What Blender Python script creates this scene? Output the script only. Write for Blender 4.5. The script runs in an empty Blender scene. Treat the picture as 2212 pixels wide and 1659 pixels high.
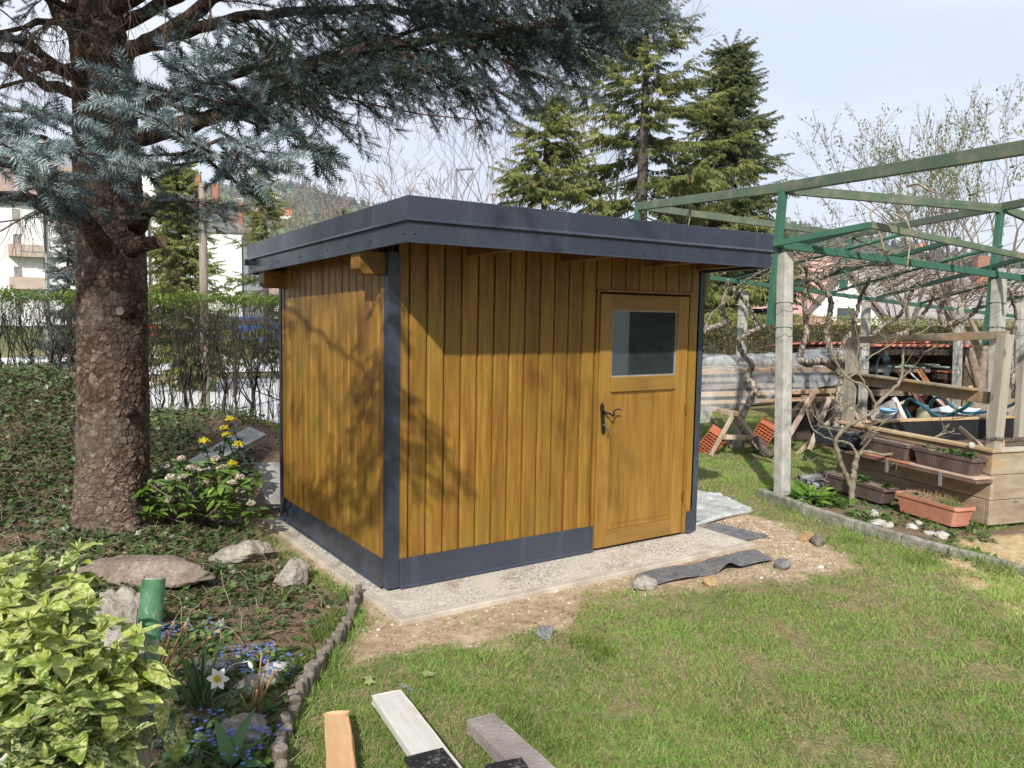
import bpy, math, random
import numpy as np
from mathutils import Vector, Matrix
from math import radians as R, sin, cos, pi

# ------------------------------------------------------------------ camera, sky, sun, exposure
S = bpy.context.scene
CAMP = np.array([-2.198, -4.6713, 1.8254])
YAW, PIT, ROL, FPX = R(55.995), R(5.0389), R(1.0528), 1731.6
fw = np.array([cos(PIT)*cos(YAW), cos(PIT)*sin(YAW), -sin(PIT)])
r0 = np.array([sin(YAW), -cos(YAW), 0.0]); u0 = np.cross(r0, fw)
rt = r0*cos(ROL)+u0*sin(ROL); up = -r0*sin(ROL)+u0*cos(ROL)
cam = bpy.data.cameras.new('camera'); camo = bpy.data.objects.new('camera', cam); S.collection.objects.link(camo)
cam.sensor_width = 36; cam.lens = FPX/2212*36; cam.clip_start = 0.05; cam.clip_end = 6000
camo.matrix_world = Matrix([[rt[i], up[i], -fw[i], CAMP[i]] for i in range(3)]+[[0, 0, 0, 1]])
S.camera = camo
SUN = Vector((-.61, -.65, .65)).normalized()          # direction towards the sun
W = bpy.data.worlds.new("World"); S.world = W; W.use_nodes = True
nt = W.node_tree; nt.nodes.clear()
sky = nt.nodes.new('ShaderNodeTexSky'); sky.sky_type = 'NISHITA'; sky.sun_disc = False
sky.sun_elevation = math.asin(SUN.z); sky.sun_rotation = math.atan2(SUN.x, SUN.y); sky.air_density = 1.0; sky.dust_density = 2.0
bg = nt.nodes.new('ShaderNodeBackground'); out = nt.nodes.new('ShaderNodeOutputWorld')
tc = nt.nodes.new('ShaderNodeTexCoord'); mp = nt.nodes.new('ShaderNodeMapping'); mp.inputs['Scale'].default_value = (1.3, 1.3, 3.2)
nz = nt.nodes.new('ShaderNodeTexNoise'); nz.inputs['Scale'].default_value = 1.9; nz.inputs['Detail'].default_value = 5; nz.inputs['Roughness'].default_value = .5
rp = nt.nodes.new('ShaderNodeValToRGB'); e = rp.color_ramp.elements
e[0].position = .36; e[0].color = (5.8, 6.45, 7.9, 1); e[1].position = .66; e[1].color = (7.6, 7.9, 8.5, 1)
mx = nt.nodes.new('ShaderNodeMixRGB'); mx.inputs[0].default_value = .88
L = nt.links.new
L(tc.outputs['Generated'], mp.inputs[0]); L(mp.outputs[0], nz.inputs['Vector']); L(nz.outputs['Fac'], rp.inputs[0])
L(sky.outputs[0], mx.inputs[1]); L(rp.outputs[0], mx.inputs[2]); L(mx.outputs[0], bg.inputs[0]); L(bg.outputs[0], out.inputs[0])
bg.inputs[1].default_value = 0.085
sl = bpy.data.lights.new('sun', 'SUN'); sl.energy = 3.7; sl.angle = R(1.0); sl.color = (1, .95, .86)
so = bpy.data.objects.new('sun', sl); S.collection.objects.link(so); so.rotation_euler = SUN.to_track_quat('Z', 'Y').to_euler()
S.view_settings.view_transform = 'Standard'; S.view_settings.look = 'None'; S.view_settings.gamma = 1; S.view_settings.exposure = 0.72
S.cycles.max_bounces = 6; S.cycles.transparent_max_bounces = 12; S.cycles.caustics_reflective = False; S.cycles.caustics_refractive = False

# ------------------------------------------------------------------ helpers
rng = np.random.default_rng(7); random.seed(7)
COL = S.collection
def ray(x, y): return fw+((x-1106)*rt-(y-829.5)*up)/FPX
def P(x, y, d):                      # point of the place seen at photo pixel x, y (2212 wide), d metres ahead
    return CAMP+d*ray(x, y)
def G(x, y, z=0.0):                  # point of a level plane
    d = ray(x, y); return CAMP+d*((z-CAMP[2])/d[2])
def lk(o, parent=None):
    COL.objects.link(o)
    if parent is not None: o.parent = parent
    return o
def tag(o, label=None, cat=None, group=None, kind=None):
    if label: o['label'] = label
    if cat: o['category'] = cat
    if group: o['group'] = group
    if kind: o['kind'] = kind
    return o
def empty(name, loc=(0, 0, 0), label=None, cat=None, group=None, rz=0):
    o = bpy.data.objects.new(name, None); o.empty_display_size = .1; COL.objects.link(o)
    o.location = loc; o.rotation_euler = (0, 0, rz)
    return tag(o, label, cat, group)
def bulk(name, V, F, mat, parent=None, tint=None, smooth=False):
    V = np.ascontiguousarray(V, dtype=np.float32).reshape(-1, 3); F = np.ascontiguousarray(F, dtype=np.int32); k = F.shape[1]
    m = bpy.data.meshes.new(name); m.vertices.add(len(V)); m.vertices.foreach_set('co', V.ravel())
    m.loops.add(F.size); m.loops.foreach_set('vertex_index', F.ravel()); m.polygons.add(len(F))
    m.polygons.foreach_set('loop_start', np.arange(0, F.size, k, dtype=np.int32)); m.polygons.foreach_set('loop_total', np.full(len(F), k, dtype=np.int32))
    if smooth: m.polygons.foreach_set('use_smooth', np.ones(len(F), dtype=bool))
    if tint is not None:
        a = m.attributes.new('tint', 'FLOAT', 'POINT'); a.data.foreach_set('value', np.ascontiguousarray(tint, dtype=np.float32))
    m.update(calc_edges=True)
    if mat: m.materials.append(mat)
    return lk(bpy.data.objects.new(name, m), parent)
def scatter(T, pos, B, tint=None):   # copies of template T=(V,F) baked into one vertex array
    Tv, Tf = T; n = len(pos); k = len(Tv)
    V = np.einsum('nij,kj->nki', B, Tv)+pos[:, None, :]
    F = Tf[None]+(np.arange(n)*k)[:, None, None]
    t = np.repeat(tint, k) if tint is not None else None
    return V.reshape(-1, 3), F.reshape(-1, Tf.shape[1]), t
def cat3(parts):
    V = []; F = []; t = []; o = 0
    for v, f, q in parts:
        V.append(v); F.append(f+o); o += len(v); t.append(q if q is not None else np.zeros(len(v)))
    return np.concatenate(V), np.concatenate(F), np.concatenate(t)
def nrm(a): return a/np.maximum(np.linalg.norm(a, axis=-1, keepdims=True), 1e-9)
def frames(D, roll=None, upv=(0, 0, 1)):   # basis with local x along D, local z as near up as possible, turned by roll
    D = nrm(np.asarray(D, float)); U = np.broadcast_to(np.array(upv, float), D.shape)
    Y = np.cross(U, D); bad = np.linalg.norm(Y, axis=1) < 1e-3; Y[bad] = (0, 1, 0); Y = nrm(Y); Z = np.cross(D, Y)
    if roll is not None:
        c = np.cos(roll)[:, None]; s = np.sin(roll)[:, None]; Y, Z = Y*c+Z*s, Z*c-Y*s
    return np.stack([D, Y, Z], axis=2)
def scl(B, s): return B*np.asarray(s)[:, None, None]
def rdir(n): return nrm(rng.normal(size=(n, 3)))
class MB:
    def __init__(s): s.V = []; s.F = []; s.T = []; s.t = 0.0
    def add(s, V, F):
        o = len(s.V); s.V += [tuple(map(float, v)) for v in V]; s.F += [tuple(i+o for i in f) for f in F]; s.T += [s.t]*len(V); return s
    def box(s, c, d, M=None):
        v = [np.array([(i-.5)*d[0], (j-.5)*d[1], (k-.5)*d[2]]) for i in (0, 1) for j in (0, 1) for k in (0, 1)]
        if M is not None: v = [np.asarray(M) @ q for q in v]
        return s.add([q+np.array(c) for q in v], [(0, 1, 3, 2), (4, 6, 7, 5), (0, 4, 5, 1), (2, 3, 7, 6), (0, 2, 6, 4), (1, 5, 7, 3)])
    def bb(s, x0, x1, y0, y1, z0, z1): return s.box(((x0+x1)/2, (y0+y1)/2, (z0+z1)/2), (x1-x0, y1-y0, z1-z0))
    def beam(s, p, q, w, h, upv=(0, 0, 1)):   # box from p to q, w wide, h high
        p = np.array(p, float); q = np.array(q, float); D = q-p; l = np.linalg.norm(D)
        B = frames(D[None], upv=upv)[0]; return s.box((p+q)/2, (l, w, h), B)
    def tube(s, pts, rad, n=8, cap=True):
        pts = np.array(pts, float); rad = np.broadcast_to(np.array(rad, float), (len(pts),))
        T = np.gradient(pts, axis=0); T = nrm(T); ref = np.array([0, 0, 1.]) if abs(T[0][2]) < .9 else np.array([1., 0, 0])
        V = []; F = []
        N = nrm(np.cross(T[0], ref))
        for i in range(len(pts)):
            N = N-T[i]*(N@T[i]); N = nrm(N); Bn = np.cross(T[i], N)
            for k in range(n):
                a = 2*pi*k/n; V.append(pts[i]+rad[i]*(cos(a)*N+sin(a)*Bn))
        for i in range(len(pts)-1):
            for k in range(n): F.append((i*n+k, i*n+(k+1) % n, (i+1)*n+(k+1) % n, (i+1)*n+k))
        if cap: F.append(tuple(range(n-1, -1, -1))); F.append(tuple((len(pts)-1)*n+k for k in range(n)))
        return s.add(V, F)
    def lathe(s, c, prof, n=20, ax=None):
        V = []; F = []; B = np.eye(3) if ax is None else frames(np.array([ax], float))[0][:, [1, 2, 0]]
        for r, z in prof:
            for k in range(n): V.append(np.array(c)+B@np.array([r*cos(2*pi*k/n), r*sin(2*pi*k/n), z]))
        for i in range(len(prof)-1):
            for k in range(n): F.append((i*n+k, i*n+(k+1) % n, (i+1)*n+(k+1) % n, (i+1)*n+k))
        if prof[0][0] > 1e-4: F.append(tuple(range(n-1, -1, -1)))
        if prof[-1][0] > 1e-4: F.append(tuple((len(prof)-1)*n+k for k in range(n)))
        return s.add(V, F)
    def prism(s, poly, z0, z1, M=None, c=(0, 0, 0)):
        n = len(poly); v = [np.array([x, y, z]) for z in (z0, z1) for x, y in poly]
        if M is not None: v = [np.asarray(M)@q for q in v]
        return s.add([q+np.array(c) for q in v], [tuple(range(n-1, -1, -1)), tuple(range(n, 2*n))]+[(i, (i+1) % n, n+(i+1) % n, n+i) for i in range(n)])
    def grid(s, f, nu, nv):
        V = [f(i/nu, j/nv) for i in range(nu+1) for j in range(nv+1)]
        return s.add(V, [(i*(nv+1)+j, (i+1)*(nv+1)+j, (i+1)*(nv+1)+j+1, i*(nv+1)+j+1) for i in range(nu) for j in range(nv)])
    def build(s, name, mat, parent=None, smooth=False, bevel=0, thick=0, origin=None):
        V = np.array(s.V)
        if origin is not None: V = V-np.array(origin)
        m = bpy.data.meshes.new(name); m.from_pydata([tuple(v) for v in V], [], s.F)
        if mat: m.materials.append(mat)
        a = m.attributes.new('tint', 'FLOAT', 'POINT'); a.data.foreach_set('value', np.array(s.T, dtype=np.float32))
        if smooth: m.polygons.foreach_set('use_smooth', [True]*len(m.polygons))
        m.update(); o = lk(bpy.data.objects.new(name, m), parent)
        if origin is not None: o.location = origin
        if thick: q = o.modifiers.new('thickness', 'SOLIDIFY'); q.thickness = thick; q.offset = 0
        if bevel: q = o.modifiers.new('bevel', 'BEVEL'); q.width = bevel; q.segments = 2; q.limit_method = 'ANGLE'
        return o
def copy_tree(o, parent=None):
    c = o.copy(); COL.objects.link(c); c.parent = parent
    for ch in o.children: copy_tree(ch, c)
    return c
def spline(pts, n):                  # smooth path through points
    pts = np.array(pts, float); m = len(pts); Q = np.vstack([2*pts[0]-pts[1], pts, 2*pts[-1]-pts[-2]]); r = []
    for t in np.linspace(0, m-1-1e-6, n):
        i = int(t); f = t-i; a, b, c, d = Q[i:i+4]
        r.append(.5*((2*b)+(-a+c)*f+(2*a-5*b+4*c-d)*f*f+(-a+3*b-3*c+d)*f**3))
    return np.array(r)
def vnoise(x, y, s=1.0, seed=0):     # smooth value noise in numpy
    x = np.asarray(x)*s+seed*17.3; y = np.asarray(y)*s+seed*9.1
    i = np.floor(x).astype(int); j = np.floor(y).astype(int); f = x-i; g = y-j; f = f*f*(3-2*f); g = g*g*(3-2*g)
    def h(a, b):
        n = (a*374761393+b*668265263+seed*69069) & 0xffffffff; n = ((n ^ (n >> 13))*1274126177) & 0xffffffff
        return ((n ^ (n >> 16)) & 0xffff)/65535.0
    return (h(i, j)*(1-f)+h(i+1, j)*f)*(1-g)+(h(i, j+1)*(1-f)+h(i+1, j+1)*f)*g
def fbm(x, y, s=1.0, seed=0): return (vnoise(x, y, s, seed)*.55+vnoise(x, y, s*2.1, seed+1)*.3+vnoise(x, y, s*4.3, seed+2)*.15)
def sstep(a, b, x): t = np.clip((x-a)/(b-a), 0, 1); return t*t*(3-2*t)

# ------------------------------------------------------------------ materials
class NT:
    def __init__(s, name):
        s.m = bpy.data.materials.new(name); s.m.use_nodes = True; s.t = s.m.node_tree; s.b = s.t.nodes['Principled BSDF']; s.o = s.t.nodes['Material Output']
    def n(s, ty, props=None, **ins):
        q = s.t.nodes.new(ty)
        for k, v in (props or {}).items(): setattr(q, k, v)
        for k, v in ins.items(): s.put(q, int(k[1:]) if k[0] == '_' and k[1:].isdigit() else k.replace('_', ' '), v)
        return q
    def put(s, q, k, v):
        if isinstance(v, bpy.types.NodeSocket): s.t.links.new(v, q.inputs[k])
        elif isinstance(v, (tuple, list)) and len(v) == 3 and q.inputs[k].type == 'RGBA': q.inputs[k].default_value = (*v, 1)
        else: q.inputs[k].default_value = v
    def set(s, **k):
        for a, v in k.items(): s.put(s.b, a.replace('_', ' '), v)
        return s
    def co(s, sc=(1, 1, 1), kind='Object', rot=(0, 0, 0)): return s.n('ShaderNodeMapping', None, Vector=s.n('ShaderNodeTexCoord').outputs[kind], Scale=sc, Rotation=rot).outputs[0]
    def noise(s, v, scale, det=4, rough=.55, out='Fac'): return s.n('ShaderNodeTexNoise', None, Vector=v, Scale=scale, Detail=det, Roughness=rough).outputs[out]
    def ramp(s, f, st):
        q = s.n('ShaderNodeValToRGB', None, Fac=f); e = q.color_ramp.elements
        while len(e) < len(st): e.new(.5)
        for i, (p, c) in enumerate(st): e[i].position = p; e[i].color = (*c, 1) if len(c) == 3 else c
        return q.outputs[0]
    def mix(s, f, a, b, mode='MIX'): return s.n('ShaderNodeMixRGB', {'blend_type': mode}, _0=f, _1=a, _2=b).outputs[0]
    def math(s, op, a, b=0.5): return s.n('ShaderNodeMath', {'operation': op}, _0=a, _1=b).outputs[0]
    def attr(s, nm='tint'): return s.n('ShaderNodeAttribute', {'attribute_name': nm}).outputs['Fac']
    def bump(s, h, st=.3, d=.02): s.put(s.b, 'Normal', s.n('ShaderNodeBump', None, Strength=st, Distance=d, Height=h).outputs[0]); return s
def simple(name, c, c2=None, rough=.6, scale=6, bump=0, bscale=None, metal=0, spec=.5, stretch=(1, 1, 1), det=5, lo=.35, hi=.68):
    m = NT(name); v = m.co(stretch); f = m.noise(v, scale, det)
    m.set(Base_Color=m.ramp(f, [(lo, c), (hi, c2 or c)]), Roughness=rough, Metallic=metal); m.b.inputs['Specular IOR Level'].default_value = spec
    if bump: m.bump(m.noise(v, bscale or scale*4, 4), bump, .02)
    return m.m
def leafm(name, stops, rough=.55, trans=.3, spec=.3, noise=0, nscale=30, nc=None):
    m = NT(name); c = m.ramp(m.attr(), stops)
    if noise: c = m.mix(m.ramp(m.noise(m.co(), nscale, 3), [(.5-noise, (0, 0, 0)), (.5+noise, (1, 1, 1))]), c, nc)
    m.set(Base_Color=c, Roughness=rough); m.b.inputs['Specular IOR Level'].default_value = spec
    if trans:
        tr = m.n('ShaderNodeBsdfTranslucent', None, Color=c); ms = m.n('ShaderNodeMixShader', None, Fac=trans, _1=m.b.outputs[0], _2=tr.outputs[0]); m.t.links.new(ms.outputs[0], m.o.inputs[0])
    return m.m
def barkm(name, c1, c2, c3, scale, bump=.7, sz=.35):
    m = NT(name); v = m.co((1, 1, sz)); n = m.noise(v, scale*.8, 6, .65); v2 = m.mix(.16, v, m.noise(v, scale*.5, 3, .5, 'Color'))
    vo = m.n('ShaderNodeTexVoronoi', {'feature': 'DISTANCE_TO_EDGE'}, Vector=v2, Scale=scale).outputs[0]
    cr = m.ramp(vo, [(.0, (0, 0, 0)), (.12, (1, 1, 1))])
    c = m.ramp(n, [(.3, c1), (.55, c2), (.75, c3)])
    m.set(Base_Color=m.mix(cr, tuple(q*.35 for q in c1), c), Roughness=.92); m.b.inputs['Specular IOR Level'].default_value = .15
    m.bump(m.math('ADD', m.math('MULTIPLY', cr, .7), m.math('MULTIPLY', n, .6)), bump, .03); return m.m
def woodm(name, stops, along='Z', rough=.6, gs=9, bump=.2, knots=True, wear=None, attr=True, gw=.45):
    m = NT(name); st = {'X': (.09, 1, 1), 'Y': (1, .09, 1), 'Z': (1, 1, .09)}[along]
    v = m.co(st); off = m.n('ShaderNodeVectorMath', {'operation': 'ADD'}, _0=v, _1=m.n('ShaderNodeCombineXYZ', None, X=m.math('MULTIPLY', m.attr(), 37.0), Y=m.math('MULTIPLY', m.attr(), 91.0)).outputs[0]).outputs[0]
    g = m.noise(off, gs*4, 6, .6); b = m.noise(off, gs*.9, 3, .5)
    f = m.math('ADD', m.math('MULTIPLY', g, gw), m.math('MULTIPLY', b, 1-gw))
    if attr: f = m.math('ADD', f, m.math('MULTIPLY', m.math('SUBTRACT', m.attr(), .5), .16))
    c = m.ramp(f, stops)
    if knots:
        vs = m.co({'X': (.35, 1, 1), 'Y': (1, .35, 1), 'Z': (1, 1, .35)}[along])
        vo = m.n('ShaderNodeTexVoronoi', None, Vector=m.mix(.06, vs, off), Scale=4.3).outputs[0]
        c = m.mix(m.ramp(vo, [(.035, (.6, .6, .6)), (.085, (0, 0, 0))]), c, tuple(q*.3 for q in stops[0][1]))
    if wear: c = m.mix(m.ramp(m.noise(m.co(), wear[1], 5, .65), [(wear[2], (0, 0, 0)), (wear[2]+.16, (1, 1, 1))]), c, wear[0])
    m.set(Base_Color=c, Roughness=rough); m.bump(g, bump, .006); return m
# ------------------------------------------------------------------ terrain
def gh(x, y):                        # height of the garden ground
    x = np.asarray(x, float); y = np.asarray(y, float)
    h = .9*sstep(1.9, 5.6, y)*sstep(.35, -1.7, x)*sstep(11, 7.0, y)
    h = h+.12*sstep(-.4, -1.6, x)*sstep(-1.2, 1.2, y)*sstep(9, 6, y)
    h = np.maximum(h, .46*sstep(2.7, 4.3, y)*sstep(2.4, .3, x)*sstep(9, 6.8, y)*sstep(-3, -1, x))
    pad = sstep(.35, .05, np.maximum(np.maximum(-.15-x, x-3.05), np.maximum(-.5-y, y-2.3)))
    n = (fbm(x, y, 1.3, 3)-.5)*.05+(vnoise(x, y, 6, 5)-.5)*.016
    far = np.maximum(sstep(40, 120, np.hypot(x, y)), sstep(6.6, 8.0, y)); h = h-.03*sstep(6.8, 8.0, y)
    return (h+n*(1-far))*(1-pad)-.03
def pip(px, py, poly):
    px = np.asarray(px, float); ins = np.zeros(px.shape, bool); d = np.full(px.shape, 1e9); n = len(poly)
    for i in range(n):
        (x0, y0), (x1, y1) = poly[i], poly[(i+1) % n]
        c = ((y0 > py) != (y1 > py)) & (px < (x1-x0)*(py-y0)/((y1-y0) if y1 != y0 else 1e-9)+x0); ins ^= c
        t = np.clip(((px-x0)*(x1-x0)+(py-y0)*(y1-y0))/((x1-x0)**2+(y1-y0)**2+1e-12), 0, 1)
        d = np.minimum(d, np.hypot(px-x0-t*(x1-x0), py-y0-t*(y1-y0)))
    return np.where(ins, -d, d)
gp = lambda L: [tuple(G(a, b)[:2]) for a, b in L]
GRAVEL = gp([(772, 1280), (770, 1345), (790, 1415), (900, 1395), (1060, 1385), (1180, 1352), (1350, 1275), (1480, 1262), (1560, 1268), (1700, 1248), (1870, 1228), (1850, 1190), (1740, 1150), (1640, 1108), (1520, 1085)])+[(2.9, 2.2), (-.3, 2.2)]
EDGE = gp([(775, 1282), (742, 1360), (702, 1420), (664, 1478), (634, 1528), (612, 1585), (604, 1650), (597, 1740), (590, 1900)])   # the log edging
BEDP = EDGE+[(-1.5, -2.6), (-4, -4), (-9, -2), (-9, 12), (2.0, 12), (.4, 2.4), (-.3, 2.1), (-.3, .3)]
CURB = gp([(1640, 1072), (1745, 1108), (1850, 1140), (1950, 1168), (2050, 1192), (2150, 1215)])
CURBBED = CURB+[(4.4, -2.3), (6.2, -2.2), (6.2, -1.4), (5.3, -1.2), (5.9, .7), (5.2, .9)]
SHADE = [(3.2, .6), (5.1, .5), (5.4, 2.2), (4, 3.2), (3.0, 2.5)]
def masks(x, y):
    nz = (fbm(x, y, 3.1, 11)-.5)
    grav = sstep(.10, -.10, pip(x, y, GRAVEL)+nz*.42)
    bed = sstep(.03, -.03, pip(x, y, BEDP))
    cb = sstep(.03, -.03, pip(x, y, CURBBED))
    return grav, bed, cb
def warp(n, near, far): 
    t = np.linspace(-1, 1, n); return np.sign(t)*(near*np.abs(t)*1.0+far*np.abs(t)**7)
gx = np.unique(np.concatenate([np.linspace(-3.2, 8.0, 190), np.linspace(8, 40, 60)[1:], np.geomspace(40, 1850, 26)[1:], -np.geomspace(3.2, 1850, 46)[1:]]))
gy = np.unique(np.concatenate([np.linspace(-4.2, 8.0, 200), np.linspace(8, 40, 50)[1:], np.geomspace(40, 1850, 26)[1:], -np.geomspace(4.2, 1850, 36)[1:]]))
X, Y = np.meshgrid(gx, gy, indexing='ij'); Z = gh(X, Y)
V = np.stack([X, Y, Z], -1).reshape(-1, 3); nx, ny = X.shape
ii, jj = np.meshgrid(np.arange(nx-1), np.arange(ny-1), indexing='ij'); k = (ii*ny+jj).ravel()
F = np.stack([k, k+ny, k+ny+1, k+1], 1)
m = NT('ground'); v = m.co()
n1 = m.noise(v, 2.2, 5); n2 = m.noise(v, 14, 5, .65); n3 = m.noise(v, 70, 4, .7); n5 = m.math('ADD', m.math('MULTIPLY', n2, .45), m.math('MULTIPLY', m.noise(v, 120, 5, .75), .55)); n4 = m.noise(v, .7, 3)
soil = m.ramp(n5, [(.3, (.08, .055, .038)), (.5, (.17, .12, .082)), (.7, (.27, .20, .14))])
lawn = m.mix(m.ramp(n1, [(.3, (0, 0, 0)), (.7, (1, 1, 1))]), m.ramp(n5, [(.38, (.09, .10, .04)), (.6, (.21, .21, .085)), (.75, (.33, .28, .16))]), m.ramp(n5, [(.38, (.13, .115, .055)), (.55, (.26, .205, .115)), (.72, (.37, .28, .17))]))
peb = m.n('ShaderNodeTexVoronoi', None, Vector=v, Scale=55.0)
gsand = m.ramp(n2, [(.3, (.25, .17, .10)), (.55, (.42, .31, .2)), (.75, (.55, .44, .32))])
gpeb = m.mix(m.ramp(peb.outputs['Distance'], [(.25, (1, 1, 1)), (.5, (0, 0, 0))]), gsand, m.ramp(m.n('ShaderNodeSeparateColor', None, Color=peb.outputs['Color']).outputs[0], [(0, (.3, .22, .15)), (.5, (.5, .42, .33)), (1, (.75, .7, .62))]))
gcol = m.mix(m.ramp(n4, [(.42, (0, 0, 0)), (.6, (1, 1, 1))]), gpeb, gsand)
c = m.mix(m.attr('bed'), lawn, soil); c = m.mix(m.attr('grav'), c, gcol); c = m.mix(m.attr('chips'), c, m.ramp(n5, [(.36, (.25, .17, .09)), (.5, (.48, .36, .20)), (.62, (.62, .5, .32))]))
far = m.ramp(m.noise(m.co((.02, .02, .02)), 3, 4), [(.35, (.07, .10, .03)), (.6, (.12, .15, .05))]); c = m.mix(m.attr('far'), c, far)
m.set(Base_Color=c, Roughness=.95); m.b.inputs['Specular IOR Level'].default_value = .15
m.bump(m.math('ADD', m.math('MULTIPLY', n2, .6), m.math('MULTIPLY', n3, .4)), .6, .03)
go = tag(bulk('ground', V, F, m.m, smooth=True), kind='structure')
gr, bd, cb = masks(X, Y); 
CHIPS = gp([(1960, 1166), (2080, 1168), (2215, 1135), (2260, 1200), (2260, 1350), (2180, 1320), (2120, 1270), (2050, 1210)])
for nm, a in (('chips', sstep(.06, -.06, pip(X, Y, CHIPS)+(fbm(X, Y, 5, 91)-.5)*.25)), ('grav', gr), ('bed', np.maximum(bd, cb)), ('far', sstep(9, 12, Y)*sstep(14, 10, X)*0+sstep(25, 45, np.hypot(X, Y)))):
    at = go.data.attributes.new(nm, 'FLOAT', 'POINT'); at.data.foreach_set('value', a.ravel().astype(np.float32))
# paved lot and green strip beyond the hedge
lotm = simple('pale_asphalt', (.46, .46, .46), (.60, .60, .59), .9, .6, .3, 60)
b = MB(); b.grid(lambda u, w: (-16+u*38, 7.3+w*9.4, -.025+0*u), 8, 4); tag(b.build('parking_lot', lotm), kind='structure')
b = MB(); b.grid(lambda u, w: (-30+u*60, 19.0+w*9, -.02), 8, 4); tag(b.build('road', lotm), kind='structure')
# ------------------------------------------------------------------ the shed
SX, SY = 2.8654, 2.1788
stain = [(.25, (.10, .042, .008)), (.40, (.19, .09, .016)), (.55, (.27, .143, .025)), (.72, (.38, .22, .045))]
wood = woodm('stained_pine_board', stain, 'Z', .40, 7, .3, gw=.68); wood.b.inputs['Specular IOR Level'].default_value = .35
# olive patches of thicker glaze
ol = wood.b.inputs['Base Color'].links[0].from_socket
wood.set(Base_Color=wood.mix(wood.ramp(wood.noise(wood.co((1, 1, .6)), 2.6, 3), [(.45, (0, 0, 0)), (.7, (.6, .6, .6))]), ol, (.20, .135, .022)))
wood = wood.m
door_w = woodm('stained_door_wood', [(.28, (.15, .07, .012)), (.48, (.26, .138, .026)), (.72, (.36, .21, .045))], 'Z', .36, 6, .15, knots=False, gw=.6).m
door_h = woodm('stained_door_rail', [(.28, (.165, .08, .014)), (.5, (.245, .135, .03)), (.75, (.325, .19, .045))], 'X', .38, 5, .12, knots=False).m
beam_w = woodm('stained_beam', [(.3, (.12, .055, .01)), (.5, (.22, .11, .016)), (.75, (.3, .17, .03))], 'X', .5, 8, .2).m
rough_w = woodm('eave_board', [(.3, (.10, .055, .02)), (.5, (.19, .11, .04)), (.75, (.27, .17, .07))], 'X', .7, 8, .2).m
dark = simple('dark_backing', (.012, .008, .004), rough=.9)
am = NT('anthracite_sheet_metal'); av = am.co()
stk = am.ramp(am.noise(am.co((5, 5, .5)), 1.6, 4, .6), [(.55, (0, 0, 0)), (.8, (.35, .35, .35))])
am.set(Base_Color=am.mix(stk, am.ramp(am.noise(av, 1.2, 3), [(.3, (.026, .033, .050)), (.7, (.040, .049, .072))]), (.12, .135, .17)), Roughness=am.ramp(am.noise(av, 3, 4), [(.3, (.28, .28, .28)), (.7, (.42, .42, .42))]), Metallic=0.0)
am.b.inputs['Specular IOR Level'].default_value = .6; am.bump(am.noise(am.co((1, 1, .6)), 2.6, 2), .35, .02); metal = am.m
screwm = simple('screw_head', (.05, .055, .07), rough=.35, metal=.6)
shed = empty('garden_shed', (0, 0, 0), 'golden brown board shed with dark grey metal trim and flat roof', 'shed')
def boards(name, u0, u1, n, z0, z1, place, skip=None):
    b = MB(); w = (u1-u0)/n; g = .0035
    for i in range(n):
        b.t = random.random(); a = u0+i*w+g; c = u0+(i+1)*w-g; zz = z0
        pr = [(a, .004), (a+.005, .016), (a+.016, .020), (c-.016, .020), (c-.005, .016), (c, .004)]
        V = [place(u, o, z) for z in (zz, z1) for u, o in pr]
        k = len(pr); b.add(V, [(q, q+1, k+q+1, k+q) for q in range(k-1)])
    return b
def wall(name, segs, place, backs, nails=()):
    b = MB()
    for (u0, u1, n, z0, z1) in segs: q = boards(name, u0, u1, n, z0, z1, place); b.T += q.T; o = len(b.V); b.V += q.V; b.F += [tuple(i+o for i in f) for f in q.F]
    nf = len(b.F)
    for p_, d_ in nails: b.lathe(p_, [(0, .0012), (.0035, .001), (.0038, 0)], 6, d_)
    o = b.build(name, wood, shed); o.data.materials.append(nailm)
    for q in o.data.polygons[nf:]: q.material_index = 1
    k = MB()
    for (u0, u1, z0, z1) in backs:
        V = [place(u, d, z) for d in (.003, -.05) for u, z in ((u0, z0), (u1, z0), (u1, z1), (u0, z1))]
        k.add(V, [(0, 1, 2, 3), (7, 6, 5, 4), (0, 4, 5, 1), (1, 5, 6, 2), (2, 6, 7, 3), (3, 7, 4, 0)])
    k.build('wall_backing', dark, o); return o
nailm = simple('nail_rust', (.03, .02, .012), rough=.6)
ZT = 2.27; DX0, DX1 = 1.741, 2.680
front = wall('front_wall', [(.02, DX0-.035, 13, .16, ZT), (DX0-.035, DX1+.035, 7, 2.02, ZT), (DX1+.035, SX-.02, 1, .16, ZT)], lambda u, d, z: (u, .02-d, z), [(.0, DX0-.03, .02, ZT-.01), (DX0-.03, DX1+.03, 2.025, ZT-.01), (DX1+.03, SX, .02, ZT-.01)], [((.02+(i+q)*(DX0-.055)/13, -.0002, 2.075-.004*i), (0, -1, 0)) for i in range(13) for q in (.3, .7)])
left = wall('left_wall', [(.02, SY-.02, 17, .16, ZT)], lambda u, d, z: (.02-d, SY-u, z), [(.0, SY, .02, ZT-.01)], [((-.0002, .02+(i+q)*.1258, 2.0), (-1, 0, 0)) for i in range(17) for q in (.3, .7)])
wall('right_wall', [(.02, SY-.02, 17, .16, ZT)], lambda u, d, z: (SX-.02+d, u, z), [(.0, SY, .02, ZT-.01)])
wall('back_wall', [(.02, SX-.02, 22, .16, ZT)], lambda u, d, z: (SX-u, SY-.02+d, z), [(.0, SX, .02, ZT-.01)])
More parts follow.
